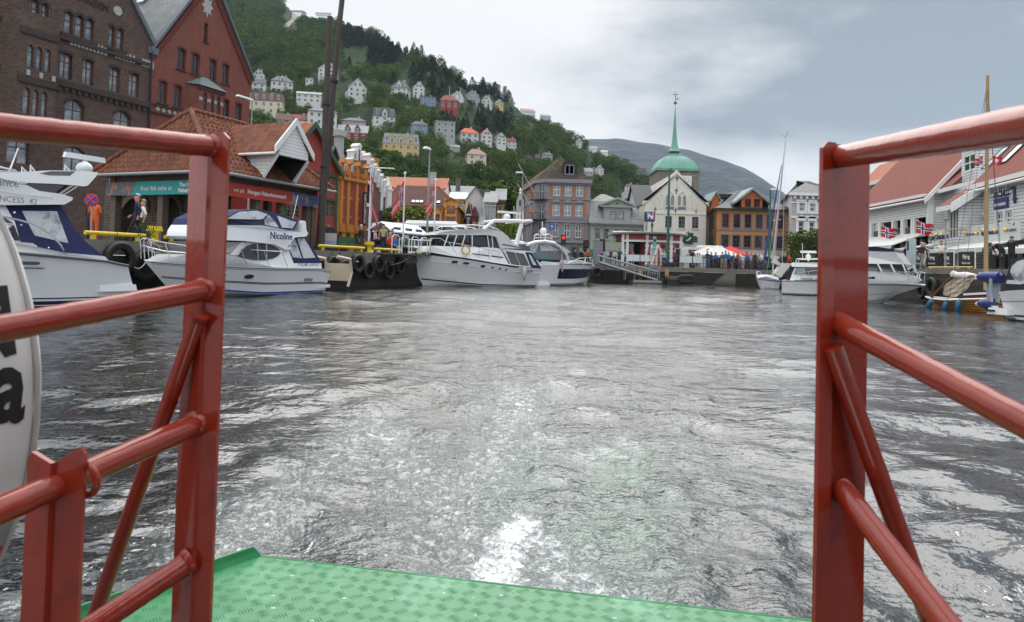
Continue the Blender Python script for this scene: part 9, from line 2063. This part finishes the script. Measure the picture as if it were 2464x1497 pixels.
def info_pillar():
 fr=LQ.sub(0,1.7);u0,u1=fr.u(777,0,570),fr.u(801,0,570);zt=fr.hit(789,546)[1]-ZL;w=(u1-u0)/2;t=thing('notice_pillar','rounded black information board with pale blue panel at the mast foot','notice board',fr.w((u0+u1)/2,0,ZL),fr.a-R(40));w*=1.3;m=MB();m.prism([(-w,0),(w,0),(w,zt-w)]+[(w*math.cos(q),zt-w+w*math.sin(q))for q in[math.pi*i/10 for i in range(1,10)]]+[(-w,zt-w)],'y',0,.12,BLACK);m.build('board',t);m=MB();m.box(-w+.08,w-.08,-.02,0,.3,zt*.45,M('pale_blue_panel',(.25,.32,.5),.5,var=.1));m.box(-w+.08,w-.08,-.02,0,zt*.45,zt*.75,M('map_panel',(.48,.4,.4),.5,var=.25,vs=4));m.build('panel',t)
info_pillar()
def bench(px,v,label,L_=2.0):
 fr=LQ.sub(0,v);t=thing('park_bench',label,'bench',fr.w(fr.u(px,0,590),0,ZL),fr.a,'dark green quay benches');G_=paint('bench_green',(.03,.11,.06),.5);m=MB();m.box(0,L_,-.25,.2,.42,.48,G_);m.build('seat',t);m=MB();m.box(0,L_,.2,.26,.55,.95,G_);m.build('backrest',t)
 for x in(.15,L_-.25):m=MB();m.box(x,x+.08,-.22,.22,0,.42,BLACK);m.build('leg',t)
bench(822,3.2,'dark green bench in front of the ochre arches',2.4);bench(924,1.9,'dark green bench under the tourists in red and blue',2.6);bench(958,1.9,'dark green bench of the visitor in green',2.0)
def quay_fence():
 fr=FQ;u0,u1=fr.u(1492,.4,640),fr.u(1860,.4,640);t=thing('quay_railing','thin dark railing with pale cloth banners along the far quay edge','railing',fr.w(u0,.4,ZF));n=22;W=u1-u0
 for i in range(n+1):m=MB();x=W*i/n;m.tube((x,0,0),(x,0,1.15),.025,BLACK,n=5);m.build('post',t)
 for z in(.45,1.12):m=MB();m.tube((0,0,z),(W,0,z),.02,BLACK,n=5);m.build('rail',t)
 PB=M('pale_banner_cloth',(.58,.65,.65),.8,var=.06,bump=.4,bs=4)
 for a,b in((275,470),(480,622),(1073,1260),(1272,1410)):xa,xb=fr.u(1464+a*.16,.35,625)-u0,fr.u(1464+b*.16,.35,625)-u0;m=MB();k=10;m.loft([[(xa+(xb-xa)*i/k,-.05+.02*math.sin(i*1.3),z)for z in(.5,.8,1.12)]for i in range(k+1)],PB,closed=False);m.build('banner',t)
quay_fence()
def gangway():
 fr=Frame(0,66.2,0);C=(1464,535,.16);hp=lambda px,py:fr.hit(C[0]+px*C[2],C[1]+py*C[2]);t=thing('gangway','galvanised steel gangway sloping from the quay down to the pontoon','gangway',fr.w(0));A,B=hp(-140,600),hp(730,870);at_,bt=hp(-140,500),hp(745,745)
 for y in(0,1.2):
  m=MB();m.tube((A[0],y,A[1]),(B[0],y,B[1]),.09,GALV,n=6);m.tube((at_[0],y,at_[1]),(bt[0],y,bt[1]),.06,GALV,n=6);m.build('side_rail',t)
  for i in range(13):f=i/12;m=MB();m.tube((A[0]+(B[0]-A[0])*f,y,A[1]+(B[1]-A[1])*f),(at_[0]+(bt[0]-at_[0])*f,y,at_[1]+(bt[1]-at_[1])*f),.03,GALV,n=5);m.build('baluster',t)
 m=MB();m.prism([(A[0],A[1]),(B[0],B[1]),(B[0],B[1]+.05),(A[0],A[1]+.05)],'y',0,1.2,WOODOLD);m.build('walkway',t)
 p=thing('pontoon','low timber landing pontoon at the gangway foot','pontoon',fr.w(0));a,z1=hp(345,860);b,_=hp(865,900);m=MB();m.box(a,b,-1,1.5,-.2,.32,WOODOLD);m.build('float',p);m=MB();m.box(a,b,-1.06,-1,.12,.3,GALV);m.build('fender_strip',p)
 for px,y0,y1 in((513,705,875),(920,705,815)):x,z=hp(px,y0);m=MB();m.box(x-.15,x+.15,1.0,1.3,-1,z,M('yellow_timber',(.42,.27,.08),.7,var=.2));tag(m.build('mooring_pile',None,None,fr.w(0)),'short yellowish timber pile '+('behind the gangway' if px<600 else'behind the tyre hung barge'),'pile')
 for xx in(400,770):x,z=hp(xx,740);m=MB();[m.tube((x+dx,y,.3),(x+dx,y,1.6),.03,GALV,n=5)for dx in(0,-.9)for y in(0,.8)];m.tube((x-.9,0,1.6),(x,0,1.6),.03,GALV,n=5);m.tube((x-.9,0,1.0),(x,0,1.0),.03,GALV,n=5);m.build('guard_frame',p)
 bg=thing('work_barge','small dark work barge with car tyres along its grey side','barge',fr.w(0));a,z0=hp(770,900);b,zt=hp(1225,820);c,_=hp(1420,930);m=MB();m.prism([(a,-.3),(c-.8,-.3),(c,.25),(b,.45),(a,.5)],'y',-1.2,1.0,BLACK);m.build('hull',bg);m=MB();m.box(a+.6,b,-1.1,.6,.45,zt,WOODOLD);m.build('deck_box',bg)
 for px in(815,1060,1090,1120,1150,1180):x,z=hp(px,850);m=MB();m.torus((x,-1.25,z),.3,.12,RUBBER,'y' if px>900 else'x',16,8);m.build('tyre',bg)
 l=thing('quay_steps','stone steps cut into the far quay wall','steps',fr.w(0));a,z0=hp(1600,930);b,z1=hp(1940,720);n=11
 m=MB();[m.box(a+(b-a)*i/n,a+(b-a)*(i+1)/n,.5,1.75,-.6,ZF*(i+1)/n-.03,M('step_stone',(.16,.15,.13),.85,var=.35,vs=2,bump=.4,bs=10,p={'tide':.2}))for i in range(n)];m.build('steps',l)
gangway()
def bicycle(px,Yd,rz,label):
 p=at(px,650,Yd);t=thing('bicycle',label,'bicycle',(p.x,Yd,ZF),rz,'bicycles leaning in the market crowd')
 for x in(-.52,.52):m=MB();m.torus((x,0,.34),.32,.025,RUBBER,'y',20,5);w=m.build('wheel',t)
 m=MB();[m.tube(a,b,.02,BLACK,n=5)for a,b in(((-.52,0,.34),(-.15,0,.8)),((-.15,0,.8),(.35,0,.82)),((-.15,0,.8),(0,0,.3)),((0,0,.3),(.4,0,.78)),((-.52,0,.34),(0,0,.3)),((.52,0,.34),(.36,0,1.0)))];m.build('frame',t);m=MB();m.tube((.36,-.25,1.0),(.36,.25,1.0),.02,BLACK,n=5);m.build('handlebar',t);m=MB();m.box(-.3,-.05,-.06,.06,.86,.92,BLACK);m.build('saddle',t)
bicycle(1787,70.5,.3,'bicycle standing left of the man in the blue shirt');bicycle(1803,70.2,-.2,'bicycle in the middle of the crowd by the steps');bicycle(1820,70.6,.15,'bicycle parked nearest the sailing yacht stern')
t_=thing('stepladder','white stepladder standing before the kiosk wall','ladder',at(1584,640,71));t_.location.z=ZF
for s_ in(-1,1):
 mb_=MB();[mb_.tube((s_*.75,y,0),(0,y,2.3),.035,WHITE,n=5)for y in(0,.45)];[mb_.tube((s_*.75*(1-k/6),0,2.3*k/6),(s_*.75*(1-k/6),.45,2.3*k/6),.025,WHITE,n=5)for k in range(1,6)];mb_.build('ladder_leg',t_)
t_=thing('service_pillar','pale blue service pillar on the right quay beside the capped man','pillar',RQ.w(RQ.u(2192,1.2,650),1.2,ZR),RQ.a);mb_=MB();mb_.box(-.22,.22,-.2,.2,0,1.95,M('pale_blue_metal',(.42,.5,.52),.5));mb_.build('body',t_);mb_=MB();mb_.box(-.1,.1,-.22,-.2,1.2,1.8,NVY);mb_.build('label_plate',t_)
lamp(2276,532,660,RQ.sub(0,1.6),0,ZR,'grey pole with the back of a sign board on the right quay',.1,GALV,'sign post',GALV,.05)
t_=thing('bow_gangplank','white railed gangplank with a timber platform at the motor yacht bow','gangplank',LQ.w(LQ.u(990,0,600),.3,ZL),LQ.a);mb_=MB();mb_.box(-3.6,1.2,-1.2,.2,-.05,.05,WOODOLD);mb_.build('platform',t_)
for k_ in range(5):mb_=MB();x_=-3.4+k_*1.05;mb_.path([(x_,-1.1,0),(x_,-1.1,.9),(x_+.15,-1.1,1.05),(x_+.6,-1.1,1.05),(x_+.75,-1.1,.9),(x_+.75,-1.1,0)],.03,WHITE,5);mb_.build('hoop_rail',t_)
def person_mesh(pose):
 J=dict(pel=(0,0,.95),wai=(0,0,1.08),che=(0,0,1.30),nec=(0,.0,1.47),he0=(0,-.01,1.56),he1=(0,-.015,1.68),shL=(.17,0,1.40),elL=(.24,.03,1.13),haL=(.25,-.04,.88),shR=(-.17,0,1.40),elR=(-.24,.03,1.13),haR=(-.25,-.04,.88),hiL=(.09,0,.90),knL=(.10,-.01,.50),anL=(.10,.02,.08),toL=(.12,-.14,.03),hiR=(-.09,0,.90),knR=(-.10,-.01,.50),anR=(-.10,.02,.08),toR=(-.12,-.14,.03))
 if pose=='walk':J.update(knL=(.09,-.16,.52),anL=(.09,-.34,.12),toL=(.09,-.48,.09),knR=(-.09,.10,.50),anR=(-.09,.34,.14),toR=(-.09,.24,.03),elL=(.25,.17,1.16),haL=(.22,.10,.95),elR=(-.25,-.02,1.13),haR=(-.24,-.22,.98))
 if pose=='hips':J.update(elL=(.40,.10,1.20),haL=(.19,-.08,1.06),elR=(-.40,.10,1.20),haR=(-.19,-.08,1.06))
 if pose=='photo':J.update(elL=(.27,-.16,1.22),haL=(.07,-.22,1.55),elR=(-.27,-.16,1.22),haR=(-.07,-.22,1.55))
 if pose=='hold':J.update(elL=(.24,.0,1.15),haL=(.10,-.24,1.10),elR=(-.24,.0,1.15),haR=(-.10,-.24,1.12))
 if pose=='sit':
  for k in('pel','wai','che','nec','he0','he1','shL','elL','haL','shR','elR','haR','hiL','hiR'):x,y,z=J[k];J[k]=(x,y,z-.42)
  J.update(knL=(.12,-.42,.52),anL=(.12,-.40,.09),toL=(.13,-.55,.03),knR=(-.12,-.42,.52),anR=(-.12,-.40,.09),toR=(-.13,-.55,.03),haL=(.12,-.32,.60),haR=(-.12,-.32,.60))
 if pose=='bend':
  J.update(wai=(0,-.08,1.06),che=(0,-.30,1.18),nec=(0,-.46,1.20),he0=(0,-.54,1.18),he1=(0,-.65,1.20),shL=(.17,-.38,1.22),elL=(.22,-.30,.98),haL=(.16,-.20,.78),shR=(-.17,-.38,1.22),elR=(-.22,-.30,.98),haR=(-.16,-.20,.78))
 rad=dict(pel=(.155,.115),wai=(.14,.10),che=(.165,.11),nec=(.055,.055),he0=(.092,.102),he1=(.10,.112),shL=.065,shR=.065,elL=.043,elR=.043,haL=.030,haR=.030,hiL=.095,hiR=.095,knL=.06,knR=.06,anL=.042,anR=.042,toL=.038,toR=.038)
 E=[('pel','wai'),('wai','che'),('che','nec'),('nec','he0'),('he0','he1')]+[(a+s,b+s)for s in'LR' for a,b in(('sh','el'),('el','ha'),('hi','kn'),('kn','an'),('an','to'))]+[('che','shL'),('che','shR'),('pel','hiL'),('pel','hiR')]
 names=list(J);V_=[Vector(J[k])for k in names];ed=[(names.index(a),names.index(b))for a,b in E];R_=[rad[k]if isinstance(rad[k],tuple)else(rad[k],rad[k])for k in names]
 def add(frm,p,r):V_.append(Vector(p));R_.append((r,r));ed.append((frm,len(V_)-1));return len(V_)-1
 for s in'LR':
  h,e=names.index('ha'+s),names.index('el'+s);d=(V_[h]-V_[e]).normalized();sx=1 if s=='L' else-1;w=Vector((0,1,0))-d*d.y;w=w.normalized()if w.length>.1 else Vector((1,0,0));c=d.cross(w)*sx
  pm=add(h,V_[h]+d*.07,.026)
  for i,(o,l)in enumerate(((-.027,.068),(-.009,.08),(.009,.075),(.026,.058))):k=add(pm,V_[pm]+d*.018+w*o,.010);k2=add(k,V_[k]+d*l*.5+w*o*.2+c*.008,.0085);add(k2,V_[k2]+d*l*.4+c*.022,.007)
  k=add(h,V_[h]+d*.03-w*.03,.012);add(k,V_[k]+d*.045-w*.012+c*.01,.009)
 h0=names.index('he0');f=(V_[names.index('he1')]-V_[names.index('nec')]).normalized();fw=Vector((0,-1,0))if pose!='bend' else Vector((0,-.3,-.95));add(h0,V_[h0]+fw*.105+f*.03,.012)
 for sx in(-1,1):add(h0,V_[h0]+Vector((sx*.088,0,.03 if pose!='bend' else.0)),.014)
 me=bpy.data.meshes.new('body');me.from_pydata([tuple(v)for v in V_],ed,[]);ob=bpy.data.objects.new('body',me);COL.objects.link(ob)
 ob.modifiers.new('skin','SKIN');sv=me.skin_vertices[0].data
 for i,r in enumerate(R_):sv[i].radius=r
 sv[0].use_root=True;ss=ob.modifiers.new('sub','SUBSURF');ss.levels=ss.render_levels=1
 dg=bpy.context.evaluated_depsgraph_get();out=bpy.data.meshes.new_from_object(ob.evaluated_get(dg));bpy.data.objects.remove(ob)
 reg={'pel':2,'wai':1,'che':1,'nec':0,'he0':0,'he1':0,'sh':1,'el':1,'ha':0,'hi':2,'kn':2,'an':2,'to':3}
 key=lambda k:k if k in reg else k[:2];segs=[]
 for a,b in E:
  A,B=Vector(J[a]),Vector(J[b]);ra,rb=reg[key(a)],reg[key(b)];m=(A+B)/2
  if key(a)=='el':rb=4;ra=4;B=A.lerp(B,.93)
  if key(a)=='an':ra=rb=3
  if key(a)=='kn':ra=rb=2
  if key(a)=='che' and key(b)=='nec':B=A.lerp(B,.8);rb=ra;m=B
  segs+=[(A,m,ra),(m,B,rb)]
 segs+=[(Vector(J['ha'+s]),Vector(J['ha'+s])+(Vector(J['ha'+s])-Vector(J['el'+s])).normalized()*.15,0)for s in'LR']
 out.materials.clear();[out.materials.append(None)for _ in range(5)]
 for p in out.polygons:
  c=p.center;best=(9,0)
  for A,B,r in segs:
   d=B-A;t=max(0,min(1,(c-A).dot(d)/max(1e-9,d.dot(d))));q=(c-A-d*t).length
   if q<best[0]:best=(q,r)
  p.material_index=best[1]
 out.shade_smooth();return out,Vector(J['he1']),Vector(J['he0']),fw
_pose={}
SKIN=M('skin',(.50,.27,.19),.6,var=.1)
HC={'grey':(.42,.40,.38),'white':(.62,.60,.57),'brown':(.07,.035,.02),'black':(.015,.012,.012),'blond':(.38,.25,.10),'cap':(.03,.03,.04),'bald':None,'tan':(.32,.24,.14)}
CC=dict(navy=(.015,.02,.06),black=(.016,.016,.018),white=(.66,.66,.66),blue=(.03,.13,.42),ltblue=(.28,.42,.58),red=(.55,.03,.03),orange=(.7,.12,.015),tan=(.42,.33,.20),pink=(.60,.36,.40),green=(.10,.42,.07),brown=(.10,.055,.035),rust=(.35,.11,.03),khaki=(.36,.31,.22),grey=(.18,.19,.2),denim=(.06,.10,.19),yellow=(.65,.48,.03),purple=(.1,.03,.2),teal=(.02,.11,.09),beige=(.48,.43,.35))
_hair={}
def person(px,fr,v,z0,rz,pose,top,legs,hair,label,h=1.0,sleeves=True,pxy=600,extra=None):
 if pose not in _pose:_pose[pose]=person_mesh(pose)
 me,hp,h0,fw=_pose[pose];u=fr.u(px,v,pxy);t=thing('person',label,'person',fr.w(u,v,z0),R(rz));t.scale=(h,h,h);b=link('body',me,t)
 cl=lambda c:M('cloth_'+c,CC[c],.8,var=.2,vs=6,bump=.35,bs=14)
 for i,m in enumerate((SKIN,cl(top),cl(legs),M('dark_shoes',(.03,.025,.02),.6),cl(top)if sleeves else SKIN)):b.material_slots[i].link='OBJECT';b.material_slots[i].material=m
 if HC[hair]:
  k=(pose,hair)
  if k not in _hair:
   mb=MB();hm=M('hair_'+hair,HC[hair],.75,var=.25,vs=30);up=(hp-h0).normalized();c=hp-fw*.018+up*.005;rows=[]
   for i in range(7):
    a=max(-.2,math.pi*.5-i*.32);rr=.087*abs(math.cos(a))**.8 if i else.002;zz=.093*math.sin(a);s1=up.cross(fw).normalized()
    rows.append([c+s1*rr*math.cos(q)+(-fw)*rr*1.12*math.sin(q)+up*(zz if math.sin(q)>-.35 else max(zz,.045))for q in[2*math.pi*j/14 for j in range(14)]])
   mb.loft(rows,hm)
   if hair=='cap':mb.add([c+fw*.06+s1*.07+up*.045,c+fw*.06-s1*.07+up*.045,c+fw*.17-s1*.05+up*.03,c+fw*.17+s1*.05+up*.03],[(0,1,2,3)],hm)
   _hair[k]=mb.mesh('hair',50)
  link('cap' if hair=='cap' else'hair',_hair[k],t)
 if extra:
  m=MB();m.box(-.11,.11,.10,.24,1.08,1.42,cl(extra),.03,.03);m.build('backpack',t)
 return t
L=LQ
PEOPLE=[(326,L,.75,ZL,-72,'walk','navy','black','grey','tall grey haired man in navy sweater striding left along the quay',1.02),(341,L,1.7,ZL,-75,'walk','white','navy','tan','person in white shirt mostly hidden behind the striding man in navy',.96,False),(224,L,3.6,ZL,180,'hold','orange','orange','black','worker in bright orange overalls seen from behind beside the round sign',.98),(214,L,4.4,ZL,150,'stand','black','black','cap','dark clad man in navy cap left of the orange worker',1.0),(575,L,1.5,ZL,-60,'stand','navy','black','bald','balding man with glasses in navy shirt behind the flybridge boat',1.0,False),(592,L,2.3,ZL,30,'stand','grey','black','white','short white haired person whose head just shows over the navy canopy',.90),(789,L,3.4,ZL,-70,'stand','blue','denim','brown','boy in bright blue jacket behind the rounded notice board',.95),(868,L,3.2,ZL,60,'stand','black','brown','white','white haired man in black jacket walking past the green bench',1.0),(902,L,3.6,ZL,80,'hold','pink','black','brown','woman in pink cardigan leaning left of the tan sweater',.93),(921,L,1.1,ZL,5,'stand','tan','navy','black','dark haired woman in tan sweater and sunglasses standing on the quay',1.0),(938,L,1.9,ZL,40,'sit','red','navy','white','white haired visitor in bright red jacket sitting on the bench',1.0),(943,L,3.3,ZL,0,'stand','brown','brown','tan','man in a hat and brown jacket standing behind the seated red jacket',1.0),(950,L,2.0,ZL,50,'sit','blue','ltblue','tan','visitor in blue sitting right of the red jacket',.95),(966,L,2.2,ZL,60,'sit','green','denim','black','visitor in lime green jacket on the second bench',.95),(1029,L,1.6,ZL,60,'photo','white','white','black','dark haired woman in white holding a phone to her face',.95),(1047,L,1.2,ZL,75,'stand','navy','navy','tan','short haired man in dark navy suit looking right',1.02),]
FPEOPLE=[(1383,9,150,'stand','black','black','black','person in black just right of the sport cruiser canopy',1.0),(1397,8,-160,'walk','navy','navy','grey','person in dark navy walking beside the green jacket',1.0),(1402,9.5,170,'stand','green','black','brown','person in bright green jacket left of the red one',.98),(1414,7.5,160,'stand','red','black','tan','person in red hooded jacket near the green box',1.0),(1447,5,30,'stand','purple','black','black','person in purple at the gangway head',.9),(1461,4,10,'hold','ltblue','denim','blond','person in light blue shirt left of the navy jacket at the gangway',.98),(1468,5,-30,'stand','navy','navy','tan','person in navy jacket beside the light blue shirt at the gangway',1.02),(1479,4,-20,'hold','beige','denim','black','woman in beige coat behind the gangway rail',.95),(1490,4.5,20,'photo','teal','navy','black','man in dark green jacket reading beside the beige coat',1.03),(1504,3.5,60,'stand','ltblue','black','tan','person in light blue shirt at the kiosk corner columns',.98),(1522,4.5,0,'hold','red','khaki','brown','woman in red jacket inside the columned corner',.92),(1559,4.5,-100,'stand','navy','grey','brown','man in slate blue shirt facing the food poster',1.03),(1591,3.2,100,'stand','white','white','white','white haired man in white shirt at the stepladder',1.05),(1598,2.6,160,'stand','ltblue','navy','blond','woman in pale blue shirt left of the tall green mast',.95),(1624,4,-80,'walk','brown','black','white','man in dark brown jacket walking past the kiosk door',1.02),(1640,6,0,'stand','navy','navy','black','child in dark clothes beside the parked coach',.7),(1665,2.0,0,'photo','black','black','brown','broad man in black jacket taking a photograph at the railing',1.05),(1678,4,20,'hold','yellow','black','brown','person in orange yellow jacket behind the pale banner',.9),(1683,5,-20,'stand','white','grey','blond','person in white right of the yellow jacket',.9),(1702,2.2,-30,'stand','navy','denim','brown','man in navy jacket and jeans at the left tent leg',1.0),(1711,4,20,'hold','navy','black','black','person in navy at the market counter',.95),(1722,4.5,0,'stand','blue','black','black','person in blue and black under the white tent',.97),(1738,3,150,'stand','teal','khaki','brown','person in dark green top with khaki trousers under the tent edge',.97),(1746,2.2,-150,'stand','blue','khaki','cap','man in blue jacket and beige trousers wearing a cap',1.03),(1753,3.2,170,'stand','blue','navy','grey','person in blue jacket right of the beige trousers',1.0),(1765,2.6,100,'stand','denim','denim','brown','person in denim with a rucksack beside the tent leg',.92),(1775,2.2,-80,'walk','rust','navy','tan','man in rust coloured jacket striding left by the steps',1.04),(1788,3.5,0,'stand','white','white','grey','grey haired woman in white behind the bicycle',.95),(1796,5,-10,'stand','brown','black','brown','tall person in brown at the back of the crowd',1.05),(1800,3.0,30,'hold','blue','denim','blond','fair haired man in blue shirt holding a bicycle',.98),(1808,4,0,'stand','pink','grey','brown','woman in pink top in the crowd',.95),(1817,3.2,-20,'stand','navy','navy','white','white haired man in navy jacket facing the water',1.04),(1826,3.5,10,'stand','yellow','blue','brown','girl with yellow top between the navy jacket and white shirt',.9),(1835,3.0,140,'stand','white','denim','blond','person in white shirt and jeans right of the yellow top',1.0),(1843,3.5,0,'stand','black','grey','brown','woman in black behind the furled blue sail',.95),(1880,5,0,'stand','brown','black','blond','fair haired person just above the white sail cover',.95),(1889,4,10,'stand','black','black','blond','person in black between the sail cover and cabin boat',1.0),(1899,5,0,'stand','red','black','brown','person in red behind the cabin boat roof rail',.95)]
RPEOPLE=[(2180,1.6,20,'stand','navy','navy','cap','bearded man in white cap and navy jacket left of the service pillar',1.0),(2218,.9,-60,'walk','black','grey','white','white haired person in black jacket with blue scarf, left of the walking couple',.98),(2224,1.8,-60,'walk','beige','beige','grey','companion in beige coat just behind the blue scarf',1.0),(2264,.8,-10,'hips','white','black','tan','woman in white blouse and black trousers with hands on hips',1.0)]
for q in PEOPLE:person(*q[:11],sleeves=q[11]if len(q)>11 else True)
for q in FPEOPLE:person(q[0],FQ,q[1],ZF,*q[2:9],pxy=625,extra='black' if q[0]in(1765,1402)else None)
for q in RPEOPLE:person(q[0],RQ,q[1],ZR,q[2],q[3],q[4],q[5],q[6],q[7],q[8]*.95,pxy=640)
_q=RQ.u(2412,.5,620);person(2412,RQ,.5,ZR,-85,'bend','black','black','cap','man in flat cap and black sweater bending over the clinker boat',1.0,pxy=620);person(2434,RQ,2.2,ZR,-40,'photo','black','black','cap','young man in navy cap and black jacket behind the bending man',1.0,pxy=620)
def haze():
 mb=MB();mb.box(-2600,2600,-900,5200,-9,660,WHITE);me=mb.mesh('haze');me.materials.clear();m=bpy.data.materials.new('thin_haze');m.use_nodes=True;nt=m.node_tree;nt.nodes.clear();o=nt.nodes.new('ShaderNodeOutputMaterial');v=nt.nodes.new('ShaderNodeVolumePrincipled')
 v.inputs['Color'].default_value=(.62,.78,1,1);v.inputs['Density'].default_value=.00007;v.inputs['Anisotropy'].default_value=.3;nt.links.new(v.outputs[0],o.inputs['Volume']);me.materials.append(m);tag(link('haze',me),'thin blue haze over the harbour and mountains','haze',kind='stuff')
haze()
